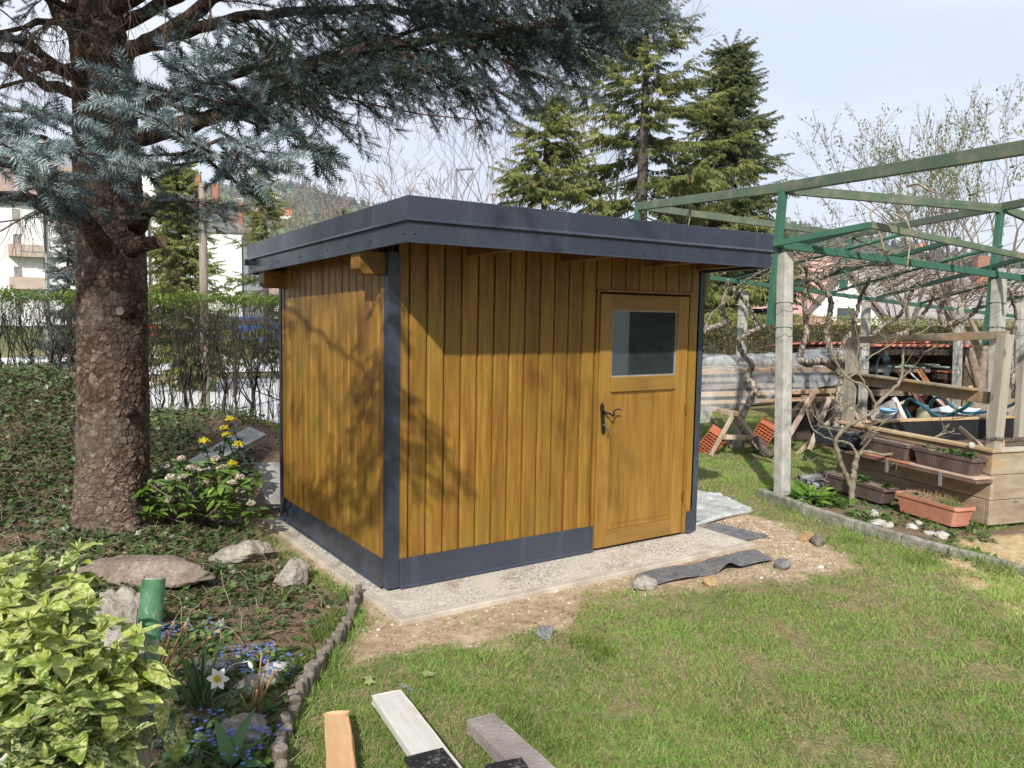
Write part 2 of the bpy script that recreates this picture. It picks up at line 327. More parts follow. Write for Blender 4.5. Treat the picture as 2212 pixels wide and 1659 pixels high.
def L_trim(x, y, sx, sy, wx, wy, z0, z1):   # corner angle: sheet on the wall facing y and on the wall facing x
    b = MB(); t = .003; o = .004
    pr = [(x+sx*wx, y-sy*o), (x-sx*o, y-sy*o), (x-sx*o, y+sy*wy), (x-sx*(o-t), y+sy*wy), (x-sx*(o-t), y-sy*(o-t)), (x+sx*wx, y-sy*(o-t))]
    if sx*sy < 0: pr = pr[::-1]
    b.prism(pr, z0, z1); return b.build('corner_trim', metal, shed)
def screw(parent, p, d):
    b = MB(); b.lathe(p, [(0, .006), (.003, .0055), (.0045, .002), (.0075, .0015), (.0075, 0)], 10, d); return b.build('screw', screwm, parent, True)
t1 = L_trim(0, 0, 1, 1, .082, .062, 0.012, 2.2); t2 = L_trim(SX, 0, -1, 1, .055, .06, 0.012, 2.2)
t3 = L_trim(0, SY, 1, -1, .06, .05, 0.012, 2.16); t4 = L_trim(SX, SY, -1, -1, .06, .06, .012, 2.16)
for z in (2.08, .84, .5): screw(t1, (.062, -.004, z), (0, -1, 0))
for z in (1.9, .85, .5): screw(t1, (-.004, .045, z), (-1, 0, 0))
for z in (1.9, 1.2, .6): screw(t2, (SX-.02, -.004, z), (0, -1, 0))
def skirt(a, c, z1, nrm_, scr, lip=(.07, .03)):
    a = np.array(a, float); c = np.array(c, float); n = np.array(nrm_, float); d = nrm(c-a); b = MB(); pr = [(.0055, z1), (.0055, .022), (.020, .008), (.020, .004), (.0035, .012), (.0035, z1)]
    V = [e+n*o+np.array([0, 0, z]) for e in (a, c) for o, z in pr]; k = len(pr)
    b.add(V, [(q, (q+1) % k, k+(q+1) % k, k+q) for q in range(k)]+[tuple(range(k))[::-1], tuple(range(k, 2*k))])
    o = b.build('base_trim', metal, shed)
    for u, z in scr: screw(o, a+d*u+n*.0055+np.array([0, 0, z]), n)
    return o
skirt((.084, 0, 0), (DX0-.012, 0, 0), .205, (0, -1, 0), [(.03, .16), (.03, .04), (.42, .14), (.86, .145), (1.2, .155), (1.62, .17), (1.62, .08)])
skirt((DX1+.065, 0, 0), (SX-.057, 0, 0), .19, (0, -1, 0), [(.03, .15), (.03, .06)])
skirt((0, SY-.05, 0), (0, .064, 0), .2, (-1, 0, 0), [(2.02, .16), (2.02, .05), (.03, .15), (1.1, .15)])
skirt((SX, .06, 0), (SX, SY-.06, 0), .2, (1, 0, 0), []); skirt((SX-.06, SY, 0), (.06, SY, 0), .2, (0, 1, 0), [])
# door
door = empty('door', (0, 0, 0)); door.parent = shed
jm = MB()
jm.bb(DX0-.030, DX0-.004, -.004, .06, .01, 2.02); jm.bb(DX1+.02, DX1+.062, -.004, .06, .01, 2.02); jm.bb(DX0-.03, DX1+.062, -.010, .06, 2.0, 2.019)
jm.build('door_frame', door_w, shed, bevel=.002)
sh = MB(); sh.bb(DX0-.004, DX1+.02, .05, .058, .0, 2.0); sh.build('door_reveal', dark, shed)
y0, y1 = -.014, .024; A0, A1 = DX0+.002, DX1-.002
for t_, xa, xb in ((.3, A0, A0+.118), (.7, A1-.118, A1)): fr = MB(); fr.t = t_; fr.bb(xa, xb, y0, y1, .022, 1.985); fr.build('door_stile', door_w, door, bevel=.003)
for t_, yy, z0, z1 in ((.4, y0+.001, 1.865, 1.985), (.8, y0-.004, 1.235, 1.35), (.2, y0+.001, .022, .15)): ra = MB(); ra.t = t_; ra.bb(A0+.119, A1-.119, yy, y1, z0, z1); ra.build('door_rail', door_h, door, bevel=.004)
dp = MB(); dp.t = .5
dp.bb(A0+.119, A1-.119, .004, .014, .15, 1.235)
for (a, c, z0, z1) in ((A0+.119, A0+.135, .15, 1.235), (A1-.135, A1-.119, .15, 1.235), (A0+.135, A1-.135, .15, .166), (A0+.135, A1-.135, 1.219, 1.235)): dp.bb(a, c, -.004, .006, z0, z1)
dp.bb(A0+.16, A1-.16, -.001, .006, .19, 1.195)
dp.build('door_panel', door_w, door, bevel=.005)
gl = NT('window_glass'); gl.set(Base_Color=(.035, .042, .045), Roughness=.02, IOR=1.85); gl.b.inputs['Specular IOR Level'].default_value = .9
gl.t.nodes.remove(gl.t.nodes['Principled BSDF']) if False else None
wp = MB(); wp.bb(A0+.119, A1-.119, .008, .012, 1.35, 1.865); wpo = wp.build('window_pane', gl.m, door)
gb = MB()
for (a, c, z0, z1) in ((A0+.119, A0+.131, 1.35, 1.865), (A1-.131, A1-.119, 1.35, 1.865), (A0+.131, A1-.131, 1.35, 1.36), (A0+.131, A1-.131, 1.855, 1.865)): gb.bb(a, c, -.002, .0075, z0, z1)
gb.build('glazing_bead', simple('pale_bead', (.30, .31, .30), (.22, .2, .16), .6), wpo)
blk = simple('black_iron', (.010, .009, .009), (.018, .016, .015), .42, 20)
hx = A0+.052
h = MB(); n = 12
pl = [(hx-.019+.038*i/ n*0+(.019*cos(a)), 1.125+.030*sin(a)) for i, a in enumerate(np.linspace(0, pi, n))]+[(hx-.019, .95), *[(hx+.019*cos(a), .935+.025*sin(a)) for a in np.linspace(pi, 2*pi, n)], (hx+.019, .95)]
h.prism([(x, z) for x, z in pl], 0, .004, np.array([[1, 0, 0], [0, 0, -1], [0, 1, 0]]), (0, y0, 0))
hp = h.build('handle_plate', blk, door, bevel=.001)
h = MB(); h.tube([(hx, y0-.003, 1.085), (hx, y0-.045, 1.085)], [.011, .009], 10)
h.tube(spline([(hx, y0-.045, 1.085), (hx+.03, y0-.048, 1.072), (hx+.048, y0-.05, 1.060), (hx+.064, y0-.05, 1.072), (hx+.058, y0-.05, 1.09), (hx+.075, y0-.05, 1.103), (hx+.105, y0-.05, 1.108), (hx+.135, y0-.046, 1.098)], 30), [.008]*14+[.0075]*6+list(np.linspace(.007, .004, 10)), 8)
h.build('door_handle', blk, door, True)
brass = simple('nickel_key', (.55, .52, .45), (.4, .36, .28), .3, metal=.9)
h = MB(); h.lathe((hx, y0-.004, .985), [(.009, 0), (.009, .014), (0, .014)], 12, (0, -1, 0)); h.bb(hx-.0015, hx+.0015, y0-.045, y0-.018, .98, .99); lo = h.build('door_lock', brass, hp)
h = MB(); h.tube([(hx+.012*cos(a)+.004, y0-.04+.003*sin(a), .972+.012*sin(a)) for a in np.linspace(0, 2*pi, 16)], .0012, 5)
h.bb(hx+.004, hx+.018, y0-.044, y0-.041, .925, .965); h.bb(hx+.018, hx+.026, y0-.039, y0-.036, .93, .962); h.build('key', brass, lo)
for z in (1.76, 1.06, .33):
    h = MB(); h.tube([(A1+.008, y0-.004, z-.04), (A1+.008, y0-.004, z+.04)], .006, 8); h.lathe((A1+.008, y0-.004, z+.04), [(.004, 0), (.007, .005), (0, .012)], 8); h.bb(A1-.012, A1+.008, y0-.0015, y0+.0005, z-.03, z+.03)
    h.build('hinge', simple('brass_hinge', (.35, .2, .05), (.16, .08, .02), .4, metal=.7), door)
# roof
SYS = -.0278; zf = lambda y: SYS*y
X0, X1, Y0, Y1 = -.1923, SX+.006, -.6515, SY+.238; ZB, ZU = 2.1845, 2.4423
prof = [(-.03, ZU-.004), (.0, ZU), (.006, ZU-.002), (.006, ZU-.118), (.020, ZU-.134), (.020, ZU-.137), (.002, ZU-.146), (.0, ZB+.012), (.014, ZB+.002), (.013, ZB), (-.012, ZB+.004), (-.012, ZU-.02), (-.03, ZU-.02)]
b = MB(); cs = [(X0, Y0, -1, -1), (X1, Y0, 1, -1), (X1, Y1, 1, 1), (X0, Y1, -1, 1)]; k = len(prof)
for x, y, sx, sy in cs: b.add([(x+sx*o, y+sy*o, z+zf(y)) for o, z in prof], [])
for c in range(4):
    for q in range(k): b.F.append((c*k+q, ((c+1) % 4)*k+q, ((c+1) % 4)*k+(q+1) % k, c*k+(q+1) % k))
fas = b.build('roof_fascia', metal, shed)
for x in (.03, 1.05, 2.05, 2.82): screw(fas, (X0+.01+x if x < 2.5 else X1-.04, Y0-.002, ZU-.185 if x < .1 or x > 2.5 else ZB+.05 if x < 2 else ZU-.18), (0, -1, 0))
screw(fas, (X0+1.75, Y0-.002, ZB+.06), (0, -1, 0)); screw(fas, (X0+2.2, Y0-.002, ZB+.075), (0, -1, 0))
for y in (.06, .5, .85, 1.2, 1.75, 2.25, 2.7, 2.98): screw(fas, (X0-.002, Y0+y, ZB+zf(Y0+y)+.055), (-1, 0, 0))
b = MB(); b.add([(x, y, z+zf(y)) for z in (ZU-.03, ZU-.09) for x, y in ((X0+.012, Y0+.012), (X1-.012, Y0+.012), (X1-.012, Y1-.012), (X0+.012, Y1-.012))], [(0, 1, 2, 3), (7, 6, 5, 4), (0, 4, 5, 1), (1, 5, 6, 2), (2, 6, 7, 3), (3, 7, 4, 0)])
b.build('roof', metal, shed)
b = MB(); n = 26
for i in range(n):
    b.t = random.random(); a = X0+.014+(X1-X0-.028)*i/n; c = X0+.014+(X1-X0-.028)*(i+1)/n-.003
    b.add([(x, y, z+zf(y)) for z in (ZU-.092, ZU-.11) for x, y in ((a, Y0+.014), (c, Y0+.014), (c, Y1-.014), (a, Y1-.014))], [(0, 1, 2, 3), (7, 6, 5, 4), (0, 4, 5, 1), (1, 5, 6, 2), (2, 6, 7, 3), (3, 7, 4, 0)])
b.build('soffit', woodm('soffit_board', [(.3, (.10, .055, .02)), (.5, (.19, .11, .04)), (.75, (.27, .17, .07))], 'Y', .7, 8, .2).m, shed)
for yb in (.035, SY-.175):            # wall plates sticking out of both sides
    b = MB(); z0 = 2.055+zf(yb); xa, xb = -.185, SX+.10
    b.add([(x, y, z) for x, dz in ((xa, .035), (xa+.03, 0), (xb-.03, 0), (xb, .035)) for y, z in ((yb, z0+dz), (yb, z0+.145), (yb+.14, z0+.145), (yb+.14, z0+dz))],
          [(3, 2, 1, 0), (12, 13, 14, 15)]+[(s*4+i, s*4+(i+1) % 4, s*4+4+(i+1) % 4, s*4+4+i) for s in range(3) for i in range(4)])
    b.build('roof_beam', beam_w, shed, bevel=.006)
for xr in (.62, 1.42, 2.22, 2.74):         # rafters running to the front eave
    b = MB(); b.beam((xr, Y0+.05, 2.262+zf(Y0)), (xr, Y1-.05, 2.262+zf(Y1)), .09, .12); b.build('rafter', rough_w, shed, bevel=.004)
b = MB(); b.beam((X0-.07, Y1-.12, ZU-.16+zf(Y1)), (X0+.01, Y1-.12, ZU-.16+zf(Y1)), .07, .05); b.build('gutter_end', metal, shed)
# slab the shed stands on
cm = NT('washed_concrete'); v = cm.co(); vo = cm.n('ShaderNodeTexVoronoi', None, Vector=v, Scale=95.0)
st = cm.ramp(cm.n('ShaderNodeSeparateColor', None, Color=vo.outputs['Color']).outputs[0], [(0, (.16, .13, .10)), (.4, (.42, .38, .32)), (.75, (.58, .54, .48)), (1, (.75, .72, .67))])
dust = cm.ramp(cm.noise(v, 2.1, 5, .6), [(.4, (0, 0, 0)), (.65, (.75, .75, .75))])
brn = cm.ramp(cm.noise(v, 3.3, 4), [(.56, (0, 0, 0)), (.75, (.55, .55, .55))])
cm.set(Base_Color=cm.mix(brn, cm.mix(dust, st, (.56, .50, .42)), (.22, .14, .08)), Roughness=.9); cm.bump(vo.outputs['Distance'], .5, .01)
b = MB(); b.bb(-.085, 2.95, -.435, 2.2, -.12, -.004); tag(b.build('concrete_pad', cm.m), kind='structure')
em = simple('pad_edge_concrete', (.36, .31, .25), (.52, .47, .40), .9, 5, .3)
b = MB(); b.bb(-.15, 3.02, -.505, -.437, -.12, .002); b.bb(-.15, -.087, -.435, 2.2, -.12, .002); b.bb(2.952, 3.02, -.435, 2.2, -.12, .002); tag(b.build('pavement_edge', em, bevel=.006), kind='structure')
# ------------------------------------------------------------------ plant helpers
def leaf_t(l, w, n=4, fold=.25, curl=.2, shape=.8):    # leaf template along x, quads either side of the midrib
    V = []; F = []
    for i in range(n+1):
        t = i/n; x = l*t; hw = .5*w*max(.04, sin(pi*min(1, t**shape))**.8); z = -curl*l*t*t
        V += [(x, -hw, z+fold*hw), (x, 0, z), (x, hw, z+fold*hw)]
    for i in range(n):
        a = i*3; F += [(a, a+3, a+4, a+1), (a+1, a+4, a+5, a+2)]
    return np.array(V), np.array(F)
def segs_mesh(segs, n=4):                  # many straight limb pieces (p, q, r0, r1) as small prisms
    s = np.array([(*p, *q, a, b) for p, q, a, b in segs]); p = s[:, 0:3]; q = s[:, 3:6]; B = frames(q-p)
    a = np.arange(n)*2*pi/n; ring = np.cos(a)[None, :, None]*B[:, None, :, 1]+np.sin(a)[None, :, None]*B[:, None, :, 2]
    V = np.concatenate([p[:, None]+ring*s[:, 6, None, None], q[:, None]+ring*s[:, 7, None, None]], 1)
    k = np.arange(n); f = np.stack([k, (k+1) % n, n+(k+1) % n, n+k], 1)
    return V.reshape(-1, 3), (f[None]+(np.arange(len(s))*2*n)[:, None, None]).reshape(-1, 4)
def grow(p, d, l, r, depth, segs, tips, kink=.25, ang=.6, kids=(2, 4), shrink=.68, lift=.1, nseg=4, rng_=random):
    """one branch of a bare tree, splitting again and again"""
    p = np.array(p, float); d = nrm(np.array(d, float)); r1 = r*.55
    for i in range(nseg):
        a, b = r+(r1-r)*i/nseg, r+(r1-r)*(i+1)/nseg
        d = nrm(d+np.array([rng_.gauss(0, kink) for _ in range(3)])*.5+np.array([0, 0, lift*.3])); q = p+d*l/nseg
        segs.append((p, q, a, b)); p = q
        if depth > 0 and (i == nseg-1 or i >= 1):
            m = rng_.randint(*kids) if i == nseg-1 else rng_.choice([0, 1, 1])
            for _ in range(m):
                sd = nrm(np.cross(d, np.array([rng_.gauss(0, 1) for _ in range(3)]))); e = nrm(d*cos(ang)+sd*sin(ang)*rng_.uniform(.6, 1.2)+np.array([0, 0, lift]))
                grow(p, e, l*shrink*rng_.uniform(.75, 1.15), b*.72, depth-1, segs, tips, kink, ang, kids, shrink, lift, max(2, nseg-1), rng_)
    if depth <= 1: tips.append((p, d))
# spruce shoot: a short twig with needles all round
def shoot_t(n, l=.125, nl=.028, w=.0038, seed=1):
    g = np.random.default_rng(seed); V = []; F = []
    for i in range(n):
        t = (i+.5)/n; a = i*2.39996; up_ = .35*max(0, sin(a)); x = l*t
        d = np.array([.5+.45*t, cos(a), sin(a)]); d /= np.linalg.norm(d); s = np.cross(d, g.normal(size=3)); s = s/np.linalg.norm(s)*w*.5; L_ = nl*g.uniform(.8, 1.15)*(1 if t < .9 else .8)
        o = len(V); b = np.array([x, 0, 0]); V += [b-s, b+s, b+d*L_*.6+s*.9, b+d*L_]; F += [(o, o+1, o+2), (o, o+2, o+3)]
    o = len(V); V += [(0, -.003, 0), (0, .003, 0), (l, 0, .001)]; F += [(o, o+1, o+2)]
    return np.array(V, float), np.array(F)
SHOOTS = [shoot_t(38, seed=i) for i in range(3)]
def near_t(seed):
    V, F = shoot_t(64, .105, .034, .0046, seed); return V, F
NEAR = near_t(11)
SHOOT_LO = shoot_t(12, .15, .034, .010, 5)
class Spruce:
    def __init__(s): s.limb = MB(); s.seg = []; s.sp = []; s.sd = []; s.ss = []; s.lo = []; s.tw = []
    def shoot(s, p, d, sc=1., lo=False, tint=None): s.sp.append(p); s.sd.append(d); s.ss.append(sc); s.lo.append(lo); s.tw.append(random.random() if tint is None else tint)
    def spray(s, p, d, l, droop=.5, lo=False, dens=1., tint=.5, sc=1.):
        """a side branch: its own curved twig with side twigs, all clad in shoots"""
        d = nrm(np.array(d, float)); p = np.array(p, float); st = .075/dens; n = max(2, int(l/st)); k = 1
        for i in range(n):
            t = (i+1)/n; d = nrm(d+np.array([random.gauss(0, .07), random.gauss(0, .07), -droop*.10*(1.4-t)])); q = p+d*(l/n)
            s.seg.append((p, q, .006*(1.15-t)+.002, .006*(1.05-t)+.002)); p = q
            side = nrm(np.cross(d, (0, 0, 1))+1e-6); k = -k
            tl = min(.30, .42*l)*(1-.75*t)+.06
            e = nrm(d*.72+side*k*.75+np.array([0, 0, -.12+random.gauss(0, .18)])); tn = tint+random.gauss(0, .16)
            m = max(1, int(tl/.095)); pp = p
            for j in range(m):
                s.shoot(pp, e, sc*random.uniform(.85, 1.1), lo, tn)
                if j < m-1 or m == 1:
                    f = nrm(e*.7+np.cross(e, (0, 0, 1))*random.choice((-.7, .7))+np.array([0, 0, random.gauss(0, .2)])); s.shoot(pp+e*.05, f, sc*.85, lo, tn)
                pp = pp+e*.095*sc; e = nrm(e+np.array([0, 0, -droop*.12]))
            if not lo or i % 2: s.shoot(p, nrm(d+np.array([0, 0, .35])+side*random.gauss(0, .3)), sc*.95, lo, tn)
        s.shoot(p, d, sc, lo, tint)
    def bough(s, pts, r0, r1, bare=.15, sl=(.35, .7), step=.11, droop=.6, lo=False, dens=1., tint=.5, hang=.25, n=None, sc=1.):
        pts = np.array(pts, float); L_ = np.linalg.norm(np.diff(pts, axis=0), axis=1).sum(); n = n or max(8, int(L_/.12)); c = spline(pts, n)
        s.limb.tube(c+rng.normal(size=c.shape)*min(.012, r1), np.linspace(r0, r1, n)*(1+.12*rng.normal(size=n)), 8 if r0 > .03 else 5)
        m = int(L_*(1-bare)/step); k = 1
        for i in range(m):
            t = bare+(1-bare)*(i+random.random())/m; x = t*(n-1); j = min(n-2, int(x)); p = c[j]+(c[j+1]-c[j])*(x-j); T = nrm(c[j+1]-c[j]); side = nrm(np.cross(T, (0, 0, 1))); k = -k
            l = random.uniform(*sl)*(1.15-.6*t)
            s.spray(p, T*.55+side*k*random.uniform(.3, 1)+np.array([0, 0, random.uniform(-hang*2, hang*.5)]), l, droop, lo, dens, tint+random.gauss(0, .1), sc)
        s.spray(c[-1], c[-1]-c[-2], sl[0], droop*.5, lo, dens, tint, sc)
    def twig(s, pts, tint, l=.9, step=.03):
        """a lit outer twig: short fat shoots standing off it on both sides"""
        c = spline(pts, 40); s.limb.tube(c, np.linspace(.008, .003, 40), 5); L_ = np.linalg.norm(np.diff(c, axis=0), axis=1).sum(); m = int(L_/step); k = 1
        for i in range(m):
            t = (i+random.random())/m*39; j = min(38, int(t)); p = c[j]+(c[j+1]-c[j])*(t-j); T = nrm(c[j+1]-c[j]); side = nrm(np.cross(T, (0, 0, 1))); k = -k; d = nrm(T*random.uniform(.4, .9)+side*k*random.uniform(.3, 1.1)+np.array([0, 0, random.gauss(.0, .4)])); tn = tint+random.gauss(0, .12)
            s.shoot(p, d, l*random.uniform(.75, 1.25), 2, tn)
            if random.random() < .35: q = p+d*.075; s.shoot(q, nrm(d+side*k*.4+rng.normal(size=3)*.35), l*.9, 2, tn+.1)
        s.shoot(c[-1], c[-1]-c[-2], l*1.1, 2, tint+.15)
    def build(s, root, mb, mn, crown='crown', limbn='limb', twm=None):
        s.limb.build(limbn, mb, root, True)
        V, F = segs_mesh(s.seg, 3); bulk('twigs', V, F, twm or mb, root)
        sp = np.array(s.sp); B = scl(frames(s.sd, rng.uniform(0, 6.28, len(sp))), s.ss); tw = np.clip(np.array(s.tw), 0, 1); lo = np.array(s.lo, dtype=int); w = rng.integers(0, 3, len(sp)); parts = []
        for k in range(3):
            q = (lo == 0) & (w == k)
            if q.any(): parts.append(scatter(SHOOTS[k], sp[q], B[q], tw[q]))
        if (lo == 2).any(): parts.append(scatter(NEAR, sp[lo == 2], B[lo == 2], tw[lo == 2]))
        lo = lo == 1
        if lo.any(): parts.append(scatter(SHOOT_LO, sp[lo], B[lo], tw[lo]))
        V, F, t = cat3(parts); print('spruce shoots', len(sp), 'tris', len(F)); return bulk(crown, V, F, mn, root, t)
barkS = barkm('spruce_bark', (.075, .050, .039), (.15, .103, .08), (.25, .19, .155), 30, .9, .8)
twigm = simple('spruce_twig', (.07, .045, .03), (.15, .10, .07), .9, 30)
blue = leafm('blue_spruce_needles', [(0, (.03, .045, .018)), (.2, (.032, .055, .045)), (.5, (.068, .104, .108)), (.8, (.185, .25, .268)), (1, (.34, .42, .435))], .5, .06, .35)  # darkest stops also paint the shade on the upper boughs

# ------------------------------------------------------------------ the big blue spruce
TR = np.array([-1.27, 2.53, 0.0])
tree = empty('blue_spruce_tree', (0, 0, 0), 'big blue spruce with a thick scaly trunk spreading blue grey boughs over the shed', 'tree')
pts = [P(245, 1150, 6.5), P(243, 1090, 6.48), P(243, 1000, 6.48), P(243, 800, 6.46), P(243, 640, 6.45), P(240, 480, 6.45), P(232, 330, 6.45), P(222, 180, 6.45), P(205, 40, 6.45), P(185, -120, 6.5), P(170, -420, 6.6), P(160, -1000, 6.9), P(160, -1700, 7.2)]
c = spline(pts, 110); rr = np.interp(np.linspace(0, 12, 110), range(13), [.315, .285, .27, .262, .258, .252, .245, .225, .205, .185, .16, .11, .05])
def worley(u, v, per, seed):         # cell noise round the trunk: distances to the two nearest seeds and a random value of the cell
    i = np.floor(u).astype(int); j = np.floor(v).astype(int); f1 = np.full(u.shape, 9.); f2 = f1.copy(); cid = np.zeros(u.shape); ox = cid.copy(); oy = cid.copy()
    def hh(a, b, s_):
        n = ((a % per)*374761393+b*668265263+(seed*7+s_)*69069) & 0xffffffff; n = ((n ^ (n >> 13))*1274126177) & 0xffffffff; return ((n ^ (n >> 16)) & 0xffff)/65535.0
    for di in (-1, 0, 1):
        for dj in (-1, 0, 1):
            a, b_ = i+di, j+dj; px, py = a+hh(a, b_, 1), b_+hh(a, b_, 2); d = np.hypot(u-px, v-py); n_ = d < f1; f2 = np.where(n_, f1, np.minimum(f2, d)); f1 = np.where(n_, d, f1); cid = np.where(n_, hh(a, b_, 3), cid); oy = np.where(n_, v-py, oy)
    return f1, f2, cid, oy
nb, NR = 260, 760; s_ = np.concatenate([np.linspace(0, 72, NR-40), np.linspace(72.5, 108.99, 40)]); ci = np.floor(s_).astype(int); cf = (s_-ci)[:, None]; cc = c[ci]*(1-cf)+c[np.minimum(ci+1, 109)]*cf; rc = np.interp(s_, np.arange(110), rr); T = nrm(np.gradient(c, axis=0)); Tc = nrm(T[ci]*(1-cf)+T[np.minimum(ci+1, 109)]*cf)
ang = np.arange(nb)*2*pi/nb; AA, ZZ = np.meshgrid(ang, cc[:, 2]); x_ = nrm(np.array([1., 0, 0])-Tc*Tc[:, :1]); y_ = np.cross(Tc, x_)
wu = AA/(2*pi)+.006*(fbm(AA*9+60, ZZ*14, 1, 3)-.5); wv = ZZ+.035*(fbm(AA*8+20, ZZ*13, 1, 9)-.5)+.014*(vnoise(AA*22+9, ZZ*38, 1, 12)-.5)
f1, f2, id1, oy1 = worley(wu*30, wv*19, 30, 1); g1, g2_, id2, oy2 = worley(wu*64, wv*46, 64, 2)
e1 = sstep(.02, .22, f2-f1); e2 = sstep(.02, .25, g2_-g1)
disp = .0085*e1*(.35+.65*id1)+.006*e2*(.3+.7*id2)-.004*oy1*e1-.004*oy2*e2+.006*(fbm(AA*20+40, ZZ*40, 1, 5)-.5)
zb_ = ZZ-ZZ[0, 0]; lob = np.exp(-np.maximum(zb_, 0)/.16)*(.05+.055*np.cos(5*AA+.7)+.03*np.cos(3*AA+2))
RR = rc[:, None]*(1+.025*np.sin(3*AA+ZZ*2)+.045*(fbm(AA*2.2+50, ZZ*3, 1.3, 4)-.5))+disp-.008+lob
V = cc[:, None]+RR[:, :, None]*(np.cos(AA)[:, :, None]*x_[:, None]+np.sin(AA)[:, :, None]*y_[:, None]); V = V.reshape(-1, 3); tin_ = (.55*id1+.45*id2)*(.25+.75*e1)*(.45+.55*e2)
tin_ = tin_.ravel()
for px, py, h, s__, dk in ((262, 672, .035, .085, .9), (210, 850, .022, .06, .6), (275, 895, .03, .07, .8), (205, 1060, .016, .05, .5), (290, 850, .03, .06, .5), (230, 905, -.03, .022, 1)):
    q = P(px, py, 6.2); dd = np.linalg.norm(V-q, axis=1); w__ = np.exp(-(dd/s__)**2); V = V+(fw*-1)[None]*(h*w__)[:, None]; tin_ = tin_*(1-dk*.75*w__)
kk = np.arange(nb); i0 = (np.arange(NR-1)*nb)[:, None]; F = np.stack([i0+kk, i0+(kk+1) % nb, i0+nb+(kk+1) % nb, i0+nb+kk], -1).reshape(-1, 4)
bm_ = NT('scaly_bark'); nn = bm_.noise(bm_.co(), 55, 5, .65); big = bm_.noise(bm_.co(), 3, 4); ff = bm_.math('ADD', bm_.math('MULTIPLY', bm_.attr(), .75), bm_.math('MULTIPLY', nn, .3))
cb_ = bm_.ramp(ff, [(.12, (.028, .019, .014)), (.3, (.070, .047, .036)), (.5, (.122, .085, .065)), (.72, (.19, .145, .117)), (.9, (.27, .225, .19))]); cb_ = bm_.mix(bm_.ramp(big, [(.45, (0, 0, 0)), (.7, (.5, .5, .5))]), cb_, (.15, .14, .12)); bm_.set(Base_Color=cb_, Roughness=.95); bm_.b.inputs['Specular IOR Level'].default_value = .1; bm_.bump(nn, .5, .01)
trunk = bulk('trunk', V, F, bm_.m, tree, tin_)
# healed branch scars and cut stubs
woodcut = simple('cut_wood', (.30, .19, .11), (.42, .29, .18), .8, 60); grey = simple('old_cut_wood', (.10, .085, .072), (.21, .19, .165), .9, 60, .4)
for (px, py, dd, d, r, l, mt) in ((262, 672, 6.215, (-.62, -.78, .05), .036, .016, grey), (300, 470, 6.3, (.15, -1, .25), .06, .25, woodcut), (308, 528, 6.28, (.55, -.8, .1), .05, .2, woodcut), (272, 892, 6.21, (-.5, -.85, .0), .026, .012, barkS)):
    p = P(px, py, dd); d = nrm(np.array(d)); b = MB(); b.tube([p-d*.12, p, p+d*l*.5, p+d*l], [r*1.9, r*1.25, r*1.05, r], 14); st = b.build('branch_stub', barkS, tree, True)
    b = MB(); b.lathe(p+d*(l+.001), [(r*.97, 0), (r*.9, .004), (r*.35, .003), (0, .001)], 14, d); b.build('cut_face', mt, st)
sp = Spruce(); bb_ = sp.bough
# limbs on the left
bb_([P(235, 560, 6.35), P(186, 480, 6.0), P(118, 423, 5.7), P(47, 358, 5.4), P(-60, 335, 5.1), P(-250, 330, 4.8)], .085, .03, .35, (.3, .6), .16)
bb_([P(180, 480, 6.05), P(143, 462, 5.9), P(60, 430, 5.7), P(-40, 420, 5.5), P(-200, 440, 5.3)], .06, .02, .4, (.25, .55), .2)
bb_([P(200, 175, 6.3), P(120, 140, 6.0), P(64, 100, 5.8), P(0, 77, 5.6), P(-150, 50, 5.3)], .06, .02, .55, (.3, .5), .16)
bb_([P(200, 220, 6.3), P(120, 190, 5.9), P(72, 172, 5.7), P(0, 118, 5.5), P(-160, 100, 5.2)], .055, .02, .6, (.3, .5), .16)
bb_([P(190, 90, 6.4), P(150, 50, 6.3), P(100, -15, 6.2), P(30, -120, 6.0)], .085, .04, .5, (.3, .6), .2)
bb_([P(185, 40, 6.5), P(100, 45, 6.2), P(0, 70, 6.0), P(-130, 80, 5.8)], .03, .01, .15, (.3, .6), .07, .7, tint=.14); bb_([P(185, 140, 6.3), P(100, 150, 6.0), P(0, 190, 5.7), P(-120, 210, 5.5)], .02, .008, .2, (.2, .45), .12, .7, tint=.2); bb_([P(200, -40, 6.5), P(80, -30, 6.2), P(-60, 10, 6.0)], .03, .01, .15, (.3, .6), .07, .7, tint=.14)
# limbs running right above the shed, shade painted into their needles by low tints
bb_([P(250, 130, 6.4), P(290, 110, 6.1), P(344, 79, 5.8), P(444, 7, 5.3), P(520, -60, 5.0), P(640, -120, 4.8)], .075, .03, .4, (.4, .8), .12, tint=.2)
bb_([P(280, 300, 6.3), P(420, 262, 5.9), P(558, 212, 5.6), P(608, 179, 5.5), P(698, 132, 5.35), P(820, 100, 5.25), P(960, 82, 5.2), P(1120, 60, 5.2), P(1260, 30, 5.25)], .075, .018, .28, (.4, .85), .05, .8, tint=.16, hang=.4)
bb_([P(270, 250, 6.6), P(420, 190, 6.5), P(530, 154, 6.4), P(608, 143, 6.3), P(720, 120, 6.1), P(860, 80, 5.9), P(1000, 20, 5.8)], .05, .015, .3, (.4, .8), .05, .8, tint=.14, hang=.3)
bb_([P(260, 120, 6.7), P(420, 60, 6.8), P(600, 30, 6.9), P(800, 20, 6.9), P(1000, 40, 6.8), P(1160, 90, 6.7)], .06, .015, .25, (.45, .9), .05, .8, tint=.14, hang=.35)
bb_([P(255, 60, 6.6), P(460, -40, 6.3), P(700, -60, 6.0), P(900, -40, 5.8), P(1100, -25, 5.6), P(1290, -10, 5.5)], .06, .015, .3, (.45, .9), .05, .8, tint=.22, hang=.35)
